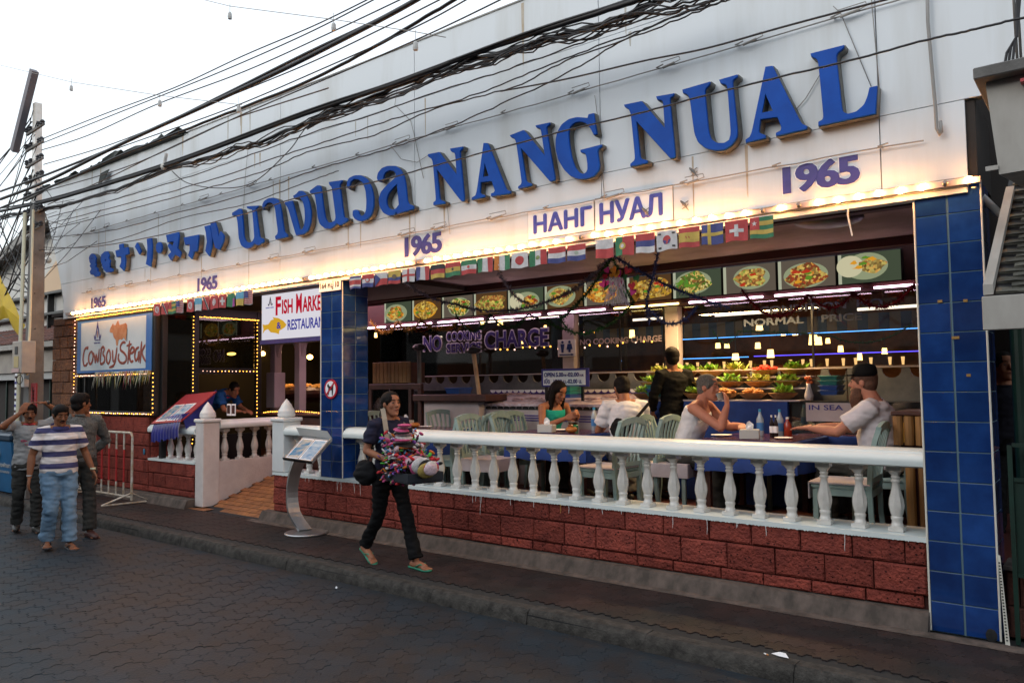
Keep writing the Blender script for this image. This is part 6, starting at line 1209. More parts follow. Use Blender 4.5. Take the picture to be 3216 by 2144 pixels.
# 1 striped polo
P = stand(.10, .0, -.02); P.update(knl=(.06,.10,.47), anl=(.05,.11,.085), knr=(.10,-.09,.48), anr=(-.06,-.10,.12), ell=(-.05,.27,1.09), wrl=(.05,.34,.87), elr=(-.02,-.27,1.08), wrr=(.05,-.30,.84))
t, ch, Hv, J, Rm = person('man in a navy and white striped polo shirt and faded jeans, walking in front', (-9.45,3.78,-.1), -.22, P, M['skin1'], STP, JEAN, 'full', sc=.975, build=1.12, head_pitch=.30, head_yaw=.12, shoes=('sandal', DS), face={'mustache':1})
ch('collar', MB().lathe([(.078,-.012),(.105,-.028),(.110,-.014),(.086,.022),(.074,.022)], 18, tuple(J['neck'])).capsule([Hv(.05,.06,-.155),Hv(.06,0,-.195),Hv(.05,-.06,-.155)], [.018,.014,.018], 8).capsule([Hv(-.05,.06,-.13),Hv(-.06,0,-.12),Hv(-.05,-.06,-.13)], [.018,.02,.018], 8), M['navycloth'] if 'navycloth' in M else M.setdefault('navycloth', cloth('navy_collar', (.04,.04,.12))))
ch('wristwatch', MB().lathe([(.030,-.012),(.032,0),(.030,.012)], 14, tuple(J['wrl']+Vector((0,0,.02)))), mat('pale_watch', (.6,.58,.4), .4)); ch('bracelet', MB().lathe([(.028,-.006),(.030,0),(.028,.006)], 14, tuple(J['wrr']+Vector((0,0,.02)))), M['steel'])
# 2 grey tee, hands on head
P = stand(.06); P.update(shl=(0,.18,1.37), shr=(0,-.18,1.37), ell=(.02,.40,1.47), wrl=(.08,.17,1.66), hdl=(-.1,-1,.1), pnl=(0,0,-1), curll=.35, thl=1, elr=(.14,-.31,1.37), wrr=(.13,-.115,1.535), hdr=(-.15,.5,.8), pnr=(-1,.2,0), curlr=.5, anr=(-.16,-.10,.11), knr=(-.02,-.1,.48))
t, ch, Hv, J, Rm = person('man in a grey T-shirt with a red neckline, both hands on his head', (-10.86,3.98,-.1), -.25, P, M['skin1'], GREY, DGT, 'full', sc=.97, build=1.03, head_pitch=.2, head_yaw=-.05, shoes=('shoe', BSH), face={'mustache':1}, hem=-.2)
ch('red_neckband', MB().lathe([(.070,0),(.082,.012),(.076,.026),(.066,.02)], 18, (.012,0,1.375)), mat('red_neckband', (.4,.02,.03), .7))
for s_, z0, z1, w in (('calcas',1.17,1.205,.10),('TEAM',1.125,1.15,.06)):
    me = text_mesh(s_, .03, .004); xs = [v.co.x for v in me.vertices]; ys = [v.co.y for v in me.vertices]
    for v in me.vertices: u = (v.co.x-min(xs))/(max(xs)-min(xs)) if False else (v.co.x-xs[0])
    x0_, x1_, y0_, y1_ = min(xs), max(xs), min(ys), max(ys)
    for v in me.vertices:
        u = (v.co.x-x0_)/(x1_-x0_); yy = -w+2*w*u; v.co = Vector((.128-.35*yy*yy+.004*(v.co.z > 0), yy, z0+(z1-z0)*(v.co.y-y0_)/(y1_-y0_)))
    me.materials.clear(); me.materials.append(mat('shirt_print', (.40,.03,.10), .7)); ob('shirt_lettering', me, None, t, (0,0,0))
ch('wristwatch', MB().tube([J['wrl']-Vector((.0,-.045,0)), J['wrl']-Vector((0,-.02,0))], .030, 12), M['black'])
# 3 dark checked shirt
P = stand(.05); P.update(ell=(-.10,.30,1.09), wrl=(-.17,.14,.92), hdl=(-.2,-.9,-.2), elr=(-.10,-.29,1.09), wrr=(-.17,-.1,.92), knl=(.04,.1,.47), anl=(.10,.1,.085), anr=(-.1,-.1,.1))
t, ch, Hv, J, Rm = person('man in a dark checked shirt looking away, hands behind his back', (-9.98,4.22,-.1), -.2, P, M['skin1'], CHK, DGT, 'full', sc=1.05, build=1.03, sleeve='long', head_yaw=1.9, head_pitch=.05, shoes=('shoe', mat('brown_shoes', (.05,.015,.012), .5)))
ch('collar', MB().capsule([Hv(.0,.07,-.13),Hv(-.05,0,-.135),Hv(.0,-.07,-.13),Hv(.06,0,-.15),Hv(.0,.07,-.13)], [.016]*5, 8), CHK)
# 4 street vendor
P = stand(.26); P.update(pelvis=(0,0,.88), knl=(.16,.07,.50), anl=(.33,.06,.09), knr=(-.06,-.08,.47), anr=(-.28,-.08,.16), ftr=(1,-.1,-.45), ell=(.02,.24,1.10), wrl=(.24,.16,1.00), elr=(-.02,-.25,1.09), wrr=(.20,-.17,1.01), hdl=(1,-.3,.1), hdr=(1,.25,.0), pnl=(0,-1,0), pnr=(0,1,0), curll=.9, curlr=.9, ftl=(1,0,0))
t, ch, Hv, J, Rm = person('woman street vendor in a navy T-shirt and black trousers, striding right with a tray', (-5.50,5.12,0), -.12, P, M['skin2'], NVY, BLK, 'ponytail', sc=.985, build=.93, head_pitch=.0, head_yaw=-.05, shoes=('sandal', GS))
ch('yellow_bracelet', MB().tube([J['wrr']-Vector((.05,-.015,-.01)), J['wrr']-Vector((.03,-.012,-.008))], .030, 12), mat('yellow_band', (.6,.35,.04), .4))
vt = t
tray = thing('vendor_tray', 'tray heaped with pink, red and black knitted bands, carried by the street vendor', 'tray', (-5.13,4.98,.92)); tray.rotation_euler.z = -.30
def tch(nm, mb, m, sm=True, lab=None):
    me = mb.mesh(nm, sm); me.materials.append(m); o = ob(nm, me, None, tray, (0,0,0)); 
    if lab: o['label'] = lab
mb = MB(); mb.bevbox(-.13,.38,-.17,.17,-.09,-.075,.004); mb.bevbox(-.13,.38,-.175,-.165,-.075,.0,.003); mb.bevbox(-.13,.38,.165,.175,-.075,.0,.003); mb.bevbox(.375,.385,-.17,.17,-.075,.0,.003); tch('tray_box', mb, mat('tray_plastic', (.008,.012,.02), .7), False)
rv2 = random.Random(9); VC2 = [((.55,.08,.22),'pink'),((.6,.45,.5),'pale_pink'),((.5,.02,.03),'red'),((.01,.01,.012),'black'),((.62,.60,.60),'white'),((.2,.08,.4),'violet'),((.6,.18,.02),'orange'),((.08,.45,.05),'green'),((.05,.25,.5),'blue'),((.4,.3,.08),'mustard')]
VM = [mat('knit_'+n, c, .9, col2=tuple(x*.6 for x in c), scale=40, bump=.6, bscale=90, bdist=.006) for c, n in VC2]
for mi, cc_ in enumerate(VM[:9]):
    mb = MB()
    for i in range(75):
        u = rv2.random(); x = -.15+.42*u; h = .22*(1-u)**1.1+.04; y = rv2.uniform(-.20, .18); z = rv2.uniform(-.1 if x < .15 else .02, h*1.3); r = rv2.uniform(.010, .022); mb.ell((x, y, z), (r*2.1, r*.8, r*.5), 6, 4, Matrix.Rotation(rv2.uniform(0,PI), 3, 'Z') @ Matrix.Rotation(rv2.uniform(-1,1), 3, 'Y'))
    me = mb.mesh('knitted_bands', True); me.materials.append(cc_); o = ob('knitted_bands', me, None, tray, (0,0,0)); o['kind'] = 'stuff'
for i in range(150):
    u = rv2.random(); x = -.16+.50*u; h = .24*(1-u)**1.1+.05; y = rv2.uniform(-.21, .19); z = rv2.uniform(-.12 if x < .18 else .04, .0+h*1.45); r = rv2.uniform(.010, .024); a = rv2.uniform(0, PI); mi = rv2.choice([0,0,0,1,1,2,2,3,4,4,5,6,7,0,2]); mb = MB()
    mb.ell((x, y, z), (r*1.5, r, r*.7), 8, 6, Matrix.Rotation(a, 3, 'Z') @ Matrix.Rotation(rv2.uniform(-1,1), 3, 'Y')); tch('knitted_band', mb, VM[mi])
for i in range(13):   # rolled hats at the far end of the tray
    x = .20+i*.028; mb = MB(); mb.ell((x, -.02+.02*math.sin(i*2), .04+.02*math.sin(i*1.3)), (.022,.135-.006*i,.098-.004*i), 14, 8, Matrix.Rotation(.25*math.sin(i*1.9), 3, 'Z')); tch('rolled_cap', mb, VM[[0,3,1,3,4,0,4,3,9,9,2,4,1][i]])
for i in range(10): mb = MB(); z = .20+i*.022; tch('knitted_cap', mb.ell((.02*math.sin(i*2.3), -.03+.02*math.sin(i*1.7), z), (.10-.004*i+.012*math.sin(i*3),.10-.004*i,.015), 14, 6, Matrix.Rotation(.25*math.sin(i*2.1), 3, 'Y')), VM[[6,3,4,0,4,1,3,0,1,0][i]])
st_ = thing('carrying_strap', 'beige strap around the neck of the street vendor, holding her tray', 'strap', (-5.5,5.12,1.3)); mb = MB(); sp = [(-5.54,5.20,1.40),(-5.50,5.04,1.46),(-5.42,4.99,1.36),(-5.34,4.955,1.16),(-5.28,4.93,1.0)]
for a, b in zip(sp, sp[1:]): mb.bar(a, b, .045, .008, up=Vector((.73,-.68,0)))
for a, b in (((-5.54,5.20,1.40),(-5.42,5.24,1.30)),((-5.42,5.24,1.30),(-5.30,5.18,1.0))): mb.bar(a, b, .04, .008, up=Vector((.73,-.68,0)))
put('webbing', mb, mat('beige_webbing', (.30,.24,.18), .8), st_)
bg = thing('shoulder_bag', 'black shoulder bag hanging at the hip of the street vendor', 'bag', (-5.62,4.92,.78)); me = remesh(MB().ell((-5.64,4.95,.86), (.15,.07,.12), 14, 10), .012, 2, .012, 2); me.materials.append(M['bagblack'] if 'bagblack' in M else M.setdefault('bagblack', cloth('black_bag', (.010,.010,.012)))); ob('bag_body', me, None, bg, None)
put('bag_strap', MB().tube([(-5.62,4.95,.94),(-5.58,4.99,1.15),(-5.52,5.05,1.42)], .010, 6), M['black'], bg)
# ---- seated diners
def sit(lean=.1, z=FL):
    return dict(pelvis=(0,0,.53), neck=(lean,0,.53+.47), head=(lean+.04,0,.53+.615), shl=(lean-.01,.175,.96), shr=(lean-.01,-.175,.96), hipl=(.02,.09,.50), hipr=(.02,-.09,.50), knl=(.42,.12,.50), knr=(.42,-.12,.50), anl=(.40,.12,.09), anr=(.40,-.12,.09),
                ell=(lean+.12,.24,.72), elr=(lean+.12,-.24,.72), wrl=(lean+.30,.12,.78), wrr=(lean+.30,-.12,.78))
WV = cloth('white_vest', (.80,.80,.84)); P = sit(.20); P.update(ell=(.38,.18,.775), wrl=(.58,.02,.80), elr=(.45,-.18,.79), wrr=(.47,-.07,.985), hdr=(-.25,.45,.85), pnr=(-1,.2,.2), curlr=.9, hdl=(.3,-1,0), pnl=(0,0,-1), head=(.26,0,1.145), neck=(.19,0,1.0))
t, ch, Hv, J, Rm = person('grey haired man in a white vest raising a glass to his mouth', (-3.42,7.10,FL), 0, P, M['skin3'], WV, DGT, 'short', hairm=M['hairg'], sc=1.05, build=1.08, sleeve='vest', shoes=('shoe', BSH), head_pitch=.12, topname='vest')
g_ = thing('drinking_glass', 'small drinking glass held by the grey haired man in the white vest', 'glass', (-2.97,7.04,1.58)); put('glass_body', MB().tube([(-2.995,7.06,1.50),(-3.02,7.06,1.57)], [.026,.034], 14), mat('drink_glass', (.5,.5,.5), .05, trans=.6), g_)
WT = cloth('white_tee', (.64,.61,.66)); P = sit(.06); P.update(ell=(.28,.24,.78), wrl=(.52,.14,.80), elr=(.28,-.26,.78), wrr=(.53,-.17,.80), pnl=(0,0,-1), pnr=(0,0,-1), hdl=(1,-.3,0), hdr=(1,.2,0), curll=.25, curlr=.3, thl=-1, thr=1, head=(.13,0,1.165), neck=(.06,0,1.01))
t, ch, Hv, J, Rm = person('bearded man in a white T-shirt and black hat, arms on the table', (-1.58,7.05,FL), PI, P, M['skin3'], WT, DGT, 'short', hairm=M['hairb'], sc=1.06, build=1.14, wide=1.12, shoes=('shoe', BSH), face={'beard':1}, head_pitch=.05)
hat = thing('hat', 'black short brimmed hat on the bearded man', 'hat', (0,0,0)); hat.location = (-1.58-.13*1.06, 7.05, FL+1.165*1.06); hat.rotation_euler.z = PI; me = MB().lathe([(.098,.055),(.100,.09),(.094,.13),(.08,.152),(.03,.165),(.0,.166)], 20, (-.012,0,0)).mesh('crown', True); me.materials.append(BLK); ob('crown', me, None, hat, (0,0,0))
mb = MB(); pl = [(.060+.125*math.cos(a), .088*math.sin(a)) for a in [-PI/2+PI*k/10 for k in range(11)]]; mb.prism(pl, lambda x, y: (x, y, .060-.06*(x-.1)), lambda x, y: (x, y, .069-.06*(x-.1))); me = mb.mesh('brim'); me.materials.append(BLK); ob('brim', me, None, hat, (0,0,0))
ww = thing('wristwatch', 'black wristwatch on the wrist of the bearded man', 'watch', (-2.1,7.2,1.24)); v1 = Vector((-1.58-.50*1.06, 7.05+.17*1.06, FL+.80*1.06)); v2 = Vector((-1.58-.50*1.06, 7.05-.14*1.06, FL+.80*1.06)); put('watch_band', MB().tube([v2+Vector((.0,0,0)), v2+Vector((.028,0,0))], .036, 12), M['black'], ww)
TQ = cloth('turquoise_top', (.02,.42,.36)); P = sit(.14); P.update(ell=(.20,.22,.74), wrl=(.42,.08,.86), elr=(.20,-.23,.74), wrr=(.40,-.07,.84), head=(.21,0,1.13), curll=.8, curlr=.8)
t, ch, Hv, J, Rm = person('dark haired girl in a turquoise top bending over her plate', (-5.30,7.42,FL), -.25, P, M['skin2'], TQ, DGT, 'long', sc=1.03, build=.95, sleeve='vest', shoes=('shoe', BSH), head_pitch=.5, topname='top')
ch('earring', MB().tube([Hv(.0,-.082,-.045)+Vector((.022*math.cos(a),0,.022*math.sin(a))) for a in [2*PI*k/12 for k in range(13)]], .002, 5), M['steel'])
P = sit(.12); P.update(head=(.20,0,1.14), wrl=(.40,.06,.84), wrr=(.40,-.06,.84))
t, ch, Hv, J, Rm = person('young man in a white printed shirt seen from behind, with a strap across his back', (-3.98,7.02,FL), PI-.75, P, M['skin2'], cloth('white_shirt', (.75,.74,.78)), cloth('grey_trousers', (.2,.2,.2)), 'short', sc=1.05, build=1.08, shoes=('shoe', BSH), head_pitch=.35)
bs_ = thing('belt_bag', 'black bag with a strap on the back of the young man in white', 'bag', (-3.85,6.9,1.2)); a_ = Vector((-3.80,6.86,1.37)); put('strap', MB().bar((-3.73,6.99,1.47),(-3.80,6.80,1.30),.03,.01,Vector((.7,-.7,0))).bar((-3.80,6.80,1.30),(-3.93,6.80,1.10),.03,.01,Vector((.7,-.7,0))), M['black'], bs_); me = remesh(MB().ell((-3.98,6.82,1.22), (.10,.05,.11), 12, 8), .012, 2, .01, 1); me.materials.append(M['bagblack']); ob('bag_body', me, None, bs_)
P = stand(.02); P.update(ell=(.02,.25,1.1), wrl=(.12,.2,.95))
person('waiter in a black shirt standing with his back turned by the pink post', (-3.86,7.82,FL), 2.6, P, M['skin1'], cloth('black_shirt', (.004,.004,.004)), cloth('waiter_trousers', (.04,.04,.04)), 'short', sc=1.0, build=1.0, sleeve='long', shoes=('shoe', BSH), head_yaw=-.2)
P = stand(0); P.update(pelvis=(-.22,0,.88), neck=(.22,0,1.18), head=(.34,0,1.22), shl=(.19,.17,1.13), shr=(.19,-.17,1.13), hipl=(-.2,.09,.85), hipr=(-.2,-.09,.85), knl=(-.13,.1,.47), knr=(-.13,-.1,.47), anl=(-.18,.1,.085), anr=(-.18,-.1,.085), ell=(.30,.24,.92), elr=(.32,-.22,.90), wrl=(.52,.1,.88), wrr=(.53,-.08,.87), pnl=(0,0,-1), pnr=(0,0,-1))
t, ch, Hv, J, Rm = person('staff member in a blue shirt and red neckerchief bending over the host counter', (-11.62,7.02,FL), .35, P, M['skin2'], cloth('blue_work_shirt', (.02,.10,.32)), DGT, 'short', sc=1.0, head_pitch=.55, shoes=('shoe', BSH), head_yaw=-.35)
ch('neckerchief', MB().capsule([Hv(-.08,.03,-.06),Hv(-.05,0,-.14),Hv(-.02,-.07,-.15),Hv(-.03,-.06,-.26)], [.022,.034,.03,.012], 8), mat('red_kerchief', (.5,.02,.06), .8))
P = stand(0); person('person with a white collar partly seen behind the green post at the right edge', (-.76,7.55,.25), -1.2, P, M['skin2'], cloth('dark_vest', (.02,.02,.03)), BLK, 'short', head_yaw=.2, sleeve='long', shoes=('shoe', BSH))
# ================================================================ menu stand, barrier, cloth board, litter
ms = thing('menu_stand', 'curved steel menu stand with slanted sea pictures on the pavement before the left blue pillar', 'menu stand', (-7.40,5.66,0))
put('base_disc', MB().lathe([(.24,0),(.245,.012),(.235,.022),(.0,.022)], 32, (-7.39,5.60,.004)), M['steel'], ms, True, 40)
p_ = [(-7.44,5.62,.03),(-7.62,5.60,.22),(-7.66,5.60,.45),(-7.60,5.60,.70),(-7.46,5.62,.95)]; q = []
for i in range(17):
    u = i/16*(len(p_)-1); k = min(int(u), len(p_)-2); f = u-k; a = Vector(p_[max(k-1,0)]); b = Vector(p_[k]); c = Vector(p_[k+1]); d = Vector(p_[min(k+2,len(p_)-1)]); q.append(.5*((2*b)+(c-a)*f+(2*a-5*b+4*c-d)*f*f+(3*b-a-3*c+d)*f**3))
vs = []; n_ = len(q)
for i, c in enumerate(q):
    tg = (q[min(i+1,n_-1)]-q[max(i-1,0)]).normalized(); s1 = Vector((.25,.97,0)).normalized(); s2 = tg.cross(s1).normalized(); w = .065+.02*abs(i/16-.5)
    vs += [c+s2*.018+s1*w, c+s2*.018-s1*w, c-s2*.018-s1*w, c-s2*.018+s1*w]
put('curved_column', MB().add(vs, [(i*4+k, i*4+(k+1) % 4, (i+1)*4+(k+1) % 4, (i+1)*4+k) for i in range(n_-1) for k in range(4)]+[(3,2,1,0),tuple((n_-1)*4+k for k in range(4))]), M['steel'], ms)
Cn = [aY(890,1438,5.30), aY(975,1447,5.30), aY(1040,1378,5.68), aY(950,1366,5.68)]
U = (Cn[1]-Cn[0]+Cn[2]-Cn[3])/2; V_ = (Cn[3]-Cn[0]+Cn[2]-Cn[1])/2; O_ = Cn[0]; Nn = U.cross(V_).normalized(); 
if Nn.z < 0: Nn = -Nn
def slab(u0,u1,v0,v1,h0,h1): 
    f = lambda u, v, h: O_+U*u+V_*v+Nn*h; return MB().prism([(u0,v0),(u1,v0),(u1,v1),(u0,v1)], lambda u, v: f(u,v,h0), lambda u, v: f(u,v,h1))
put('tray_board', slab(0,1,0,1,-.02,0), M['steel'], ms); put('tray_rim', slab(-.01,1.01,-.02,.0,-.02,.012), M['black'], ms); put('tray_side', slab(1.0,1.02,0,1,-.02,.014), M['steel'], ms)
SEA = mat('sea_picture', (.03,.22,.42), .25, col2=(.55,.50,.42), scale=9, stretch=(1,1,3), coat=.3); SKY = mat('sky_picture', (.10,.28,.50), .25, col2=(.60,.68,.72), scale=8, stretch=(1,1,3), coat=.3)
for u0, m_ in ((.06,SEA),(.52,SKY)): put('picture_mount', slab(u0,u0+.42,.04,.9,.001,.003), M['paper'], ms); put('picture', slab(u0+.03,u0+.40,.07,.86,.0035,.005), m_, ms)
put('upper_flap', MB().add([Cn[3]+Vector((-.05,0,.0)), Cn[2]+Vector((.02,0,0)), Cn[2]+Vector((-.05,-.02,.09)), Cn[3]+Vector((-.10,-.02,.09))], [(0,1,2,3)]).add([Cn[3]+Vector((-.05,.006,.0)), Cn[2]+Vector((.02,.006,0)), Cn[2]+Vector((-.05,-.014,.09)), Cn[3]+Vector((-.10,-.014,.09))], [(3,2,1,0)]), M['greypl'], ms)
bt = thing('barrier', 'white framed crowd barrier with red banded bars, before the left red wall', 'barrier', (-12,5.6,0)); RB, WB = mat('barrier_red', (.42,.02,.02), .5), mat('barrier_white', (.6,.58,.52), .5, col2=(.35,.25,.15), scale=14)
put('frame', MB().tube([(-11.40,5.55,.05),(-11.40,5.55,.98),(-11.44,5.55,1.03),(-13.3,5.55,1.03),(-13.34,5.55,.98),(-13.34,5.55,.05)], .018, 8), M['steel'] if False else WB, bt); put('lower_rail', MB().tube([(-11.4,5.55,.10),(-13.34,5.55,.10)], .014, 7), WB, bt)
x = -11.65
while x > -13.3:
    put('bar', MB().tube([(x,5.55,.78),(x,5.55,1.02)], .013, 8).tube([(x,5.55,.10),(x,5.55,.30)], .013, 8), WB, bt); put('red_band', MB().tube([(x,5.55,.30),(x,5.55,.78)], .0135, 8), RB, bt); x -= .235
for x in (-11.4,-13.34): put('foot', MB().tube([(x-.06,5.15,.02),(x+.05,5.82,.02),(x,5.55,.16),(x-.06,5.15,.02)], .014, 7), WB, bt)
bcl = thing('cloth_stand', 'gathered royal blue cloth draped over a slanted stand on the white balustrade', 'cloth', (-10.9,5.95,1.2)); RY = mat('royal_blue_satin', (.015,.02,.24), .35, col2=(.01,.012,.13), scale=6, sheen=.3)
P0, P1 = aY(580,1312,5.86), aY(672,1300,5.86); mb = MB(); n = 40; vs = []
for j, (dz, dy) in enumerate(((.10,.03),(.0,-.02),(-.12,-.05),(-.24,-.05))):
    for i in range(n+1):
        u = i/n; x = -11.33+.80*u; vs.append((x, 5.84+dy+(.018*math.sin(i*1.55) if j else 0), 1.12+.10*u+dz+(.015*math.sin(i*.9) if j == 3 else 0)))
mb.add(vs, [(j*(n+1)+i, j*(n+1)+i+1, (j+1)*(n+1)+i+1, (j+1)*(n+1)+i) for j in range(3) for i in range(n)]); put('cloth_skirt', mb, RY, bcl, True)
put('side_cloth', MB().add([(-10.53,5.82,1.30),(-10.48,5.95,1.34),(-10.42,6.30,1.66),(-10.5,6.2,1.2),(-10.52,5.9,1.05)], [(0,1,2,3,4)]), RY, bcl)
mbo = thing('menu_board', 'red board with two sea pictures lying on the blue cloth beside the pointed post', 'menu board', (-10.95,6.0,1.25)); RDc = mat('red_board', (.30,.02,.03), .5)
O_ = Vector((-11.36,5.80,1.155)); U = Vector((.84,.0,.05)); V_ = Vector((.22,.42,.42)); Nn = U.cross(V_).normalized()
if Nn.z < 0: Nn = -Nn
put('board', slab(0,1,0,1,-.015,0), RDc, mbo)
for u0, m_ in ((.08,SEA),(.46,SKY)): put('picture_mount', slab(u0,u0+.34,.06,.62,.001,.003), M['paper'], mbo); put('picture', slab(u0+.02,u0+.32,.09,.59,.0035,.005), m_, mbo)
for i, (x, s_) in enumerate(((-9.98,.0),(-9.86,.01))):
    t = thing('photo_card', ['small picture card leaning by the pointed post, left one','small picture card leaning by the pointed post, right one'][i], 'card', (x-.2,6.2,1.3)); put('card', MB().bevbox(x-.26,x-.16,6.35,6.36,1.27,1.44,.002), M['paper'], t); put('card_picture', MB().box(x-.245,x-.175,6.346,6.349,1.30,1.42), M['dwood'], t)
for px, py, lab in ((2450,2056,'crumpled white paper scrap on the kerb'),(2400,2050,'cigarette end with an orange filter on the kerb'),(1056,1846,'small white scrap on the road by the kerb'),(1270,1708,'tiny pink scrap near the sandals of the vendor')):
    z = ROADZ if py == 1846 else .008; v = aZ(px, py, z+.003); t = None
    if px == 2400: t = thing('cigarette_end', lab, 'litter', v); put('paper_tube', MB().tube([v,(v.x+.018,v.y-.01,v.z)], .004, 7), M['paper'], t); put('filter', MB().tube([(v.x+.018,v.y-.01,v.z),(v.x+.032,v.y-.018,v.z)], .0042, 7), M['orange'], t)
    else:
        k = .055 if px == 2450 else .018; m_ = put('paper_scrap', MB().add([(v.x-k,v.y,v.z),(v.x,v.y-k*.5,v.z+.003),(v.x+k*1.1,v.y-k*.4,v.z),(v.x+k*.5,v.y+k*.35,v.z+.012),(v.x-k*.3,v.y+k*.45,v.z+.010),(v.x,v.y,v.z+.02)], [(0,1,5),(1,2,5),(2,3,5),(3,4,5),(4,0,5)]), M['paper']); tag(m_, lab, 'litter')

# ================================================================ right neighbour
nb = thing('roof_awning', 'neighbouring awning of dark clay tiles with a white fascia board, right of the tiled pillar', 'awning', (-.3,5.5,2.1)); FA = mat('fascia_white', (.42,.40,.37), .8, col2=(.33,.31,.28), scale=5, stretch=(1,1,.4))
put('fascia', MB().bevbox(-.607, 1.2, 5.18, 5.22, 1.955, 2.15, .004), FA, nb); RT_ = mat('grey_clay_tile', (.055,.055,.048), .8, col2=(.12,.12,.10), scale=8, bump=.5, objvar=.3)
sl2 = math.atan2(.95, .85); r_ = 0; rt = random.Random(6); tm = MB().add([(.003,0,0),(.147,0,0),(.147,.10,0),(.003,.10,0),(.003,.004,.012),(.05,-.004,.018),(.10,-.004,.018),(.147,.004,.012),(.147,.10,.004),(.003,.10,.004)], [(0,1,7,6,5,4),(4,5,6,7,8,9),(0,4,9,3),(1,2,8,7)]).mesh('roof_tile'); tm.materials.append(RT_)
while r_*.042 < 1.25:
    x = -.545+(.075 if r_ % 2 else 0)+r_*.042*.05
    while x < .9:
        o = ob('roof_tile', tm, None, nb); o.matrix_parent_inverse = Matrix.Translation(-nb.location); o.location = (x, 5.22+r_*.042*math.cos(sl2)+.01, 2.165+r_*.042*math.sin(sl2)); o.rotation_euler = (sl2-.22+rt.uniform(-.05,.05), rt.uniform(-.03,.03), rt.uniform(-.03,.03)); x += .15
    r_ += 1
put('roof_underlay', MB().add([(-.6,5.22,2.15),(1.2,5.22,2.15),(1.2,6.07,3.10),(-.5,6.07,3.10)], [(0,1,2,3)]), M['black'], nb)
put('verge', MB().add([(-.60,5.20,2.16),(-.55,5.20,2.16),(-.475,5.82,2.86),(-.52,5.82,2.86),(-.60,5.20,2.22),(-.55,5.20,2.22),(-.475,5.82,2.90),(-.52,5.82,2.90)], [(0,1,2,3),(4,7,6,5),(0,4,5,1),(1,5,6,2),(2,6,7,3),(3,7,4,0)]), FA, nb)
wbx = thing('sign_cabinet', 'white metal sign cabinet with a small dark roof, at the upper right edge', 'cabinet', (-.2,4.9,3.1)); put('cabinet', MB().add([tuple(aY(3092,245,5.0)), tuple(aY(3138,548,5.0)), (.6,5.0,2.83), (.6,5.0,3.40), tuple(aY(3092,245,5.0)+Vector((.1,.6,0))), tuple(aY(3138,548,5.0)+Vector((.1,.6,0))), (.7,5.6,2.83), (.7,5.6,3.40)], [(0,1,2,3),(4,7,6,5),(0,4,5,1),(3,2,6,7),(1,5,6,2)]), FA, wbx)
a = aY(3060,248,4.95); put('cabinet_roof', MB().bevbox(a.x, .8, 4.9, 5.7, a.z-.02, a.z+.045, .006), M['pole'], wbx); v = aY(3067,640,5.05); v = aY(3128,532,4.98); put('bracket', MB().box(v.x-.05, v.x+.01, 4.985, 5.0, v.z-.0, v.z+.025), FA, wbx)
v = aY(3212,255,4.95); put('red_clip', MB().box(v.x-.01, v.x+.1, 4.93, 4.99, v.z-.008, v.z+.01), mat('red_clip', (.4,.03,.04), .5), wbx)
for k in range(3): put('cable_loop', MB().tube([a+Vector((.13+.02*k,.1,.04)), a+Vector((.15+.02*k,.1,.14+.03*k)), a+Vector((.20,.1,.22)), a+Vector((.215+.01*k,.1,.55))], .008, 6), M['cable'], wbx)
for k in range(2): pipe('conduit', ['grey conduit rising above the cabinet, left one','grey conduit rising above the cabinet, right one'][k], [a+Vector((.19+.018*k,.2,.05)), a+Vector((.18+.018*k,.2,1.2))], .008, M['pole'], 'conduit')
dp = thing('drain_pipe', 'grey drain pipe with a bright blue coupling, slanting out behind the right pillar', 'pipe', (-.5,6,2.8)); v0, v1, v2 = aY(3095,630,6.1), aY(3172,705,6.1), aY(3216,745,6.1); d_ = (v2-v1); put('pipe', MB().tube([v0-(v1-v0), v1], .026, 12), M['greypl'], dp, True); put('coupling', MB().tube([v1-d_*.05, v1+d_*.9, v1+d_*3], [.031,.031,.027], 12), mat('blue_pvc', (.02,.25,.36), .4), dp, True)
DG = mat('dark_green_paint', (.004,.030,.020), .5, col2=(.003,.018,.012), scale=6)
gp = thing('green_post', 'thick dark green steel post right of the tiled pillar', 'post', (-.5,6.1,0)); put('shaft', MB().tube([(-.515,6.1,.33),(-.515,6.1,2.9)], .05, 14), DG, gp)
gg = thing('green_gate', 'dark green gate with thin bars at the right edge of the pavement', 'gate', (-.45,5.9,0))
put('stile', MB().box(-.588,-.562,5.88,5.91,0,1.25), DG, gg)
for z in (1.02,.42,1.24): put('gate_rail', MB().box(-.56,1,5.885,5.905,z,z+.025), DG, gg)
put('gate_panel', MB().box(-.56,1,5.90,5.905,.44,1.02), DG, gg)
nw = thing('neighbour_wall', 'brown laterite dwarf wall behind the green gate', 'wall', (.2,6.1,0)); put('wall_core', MB().box(-.64,3,6.06,6.3,0,.43), M['latbase'], nw); block_wall(nw, -.64, 2, 6.02, [(.0,.2),(.2,.43)], mat('dark_brown_laterite', (.10,.03,.018), .85, col2=(.06,.02,.012), scale=9, bump=.8, vor=(34,.1,(.02,.01,.01))), seed=5); put('wall_cap', MB().box(-.65,3,6.0,6.3,.435,.46), M['conc'], nw)
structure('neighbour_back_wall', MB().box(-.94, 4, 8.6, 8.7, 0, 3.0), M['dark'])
structure('neighbour_roof_shadow', MB().add([(-.94,6.7,2.3),(4,6.7,2.3),(4,7.4,4.6),(-.94,7.4,4.6)], [(0,1,2,3)]), M['dark'])
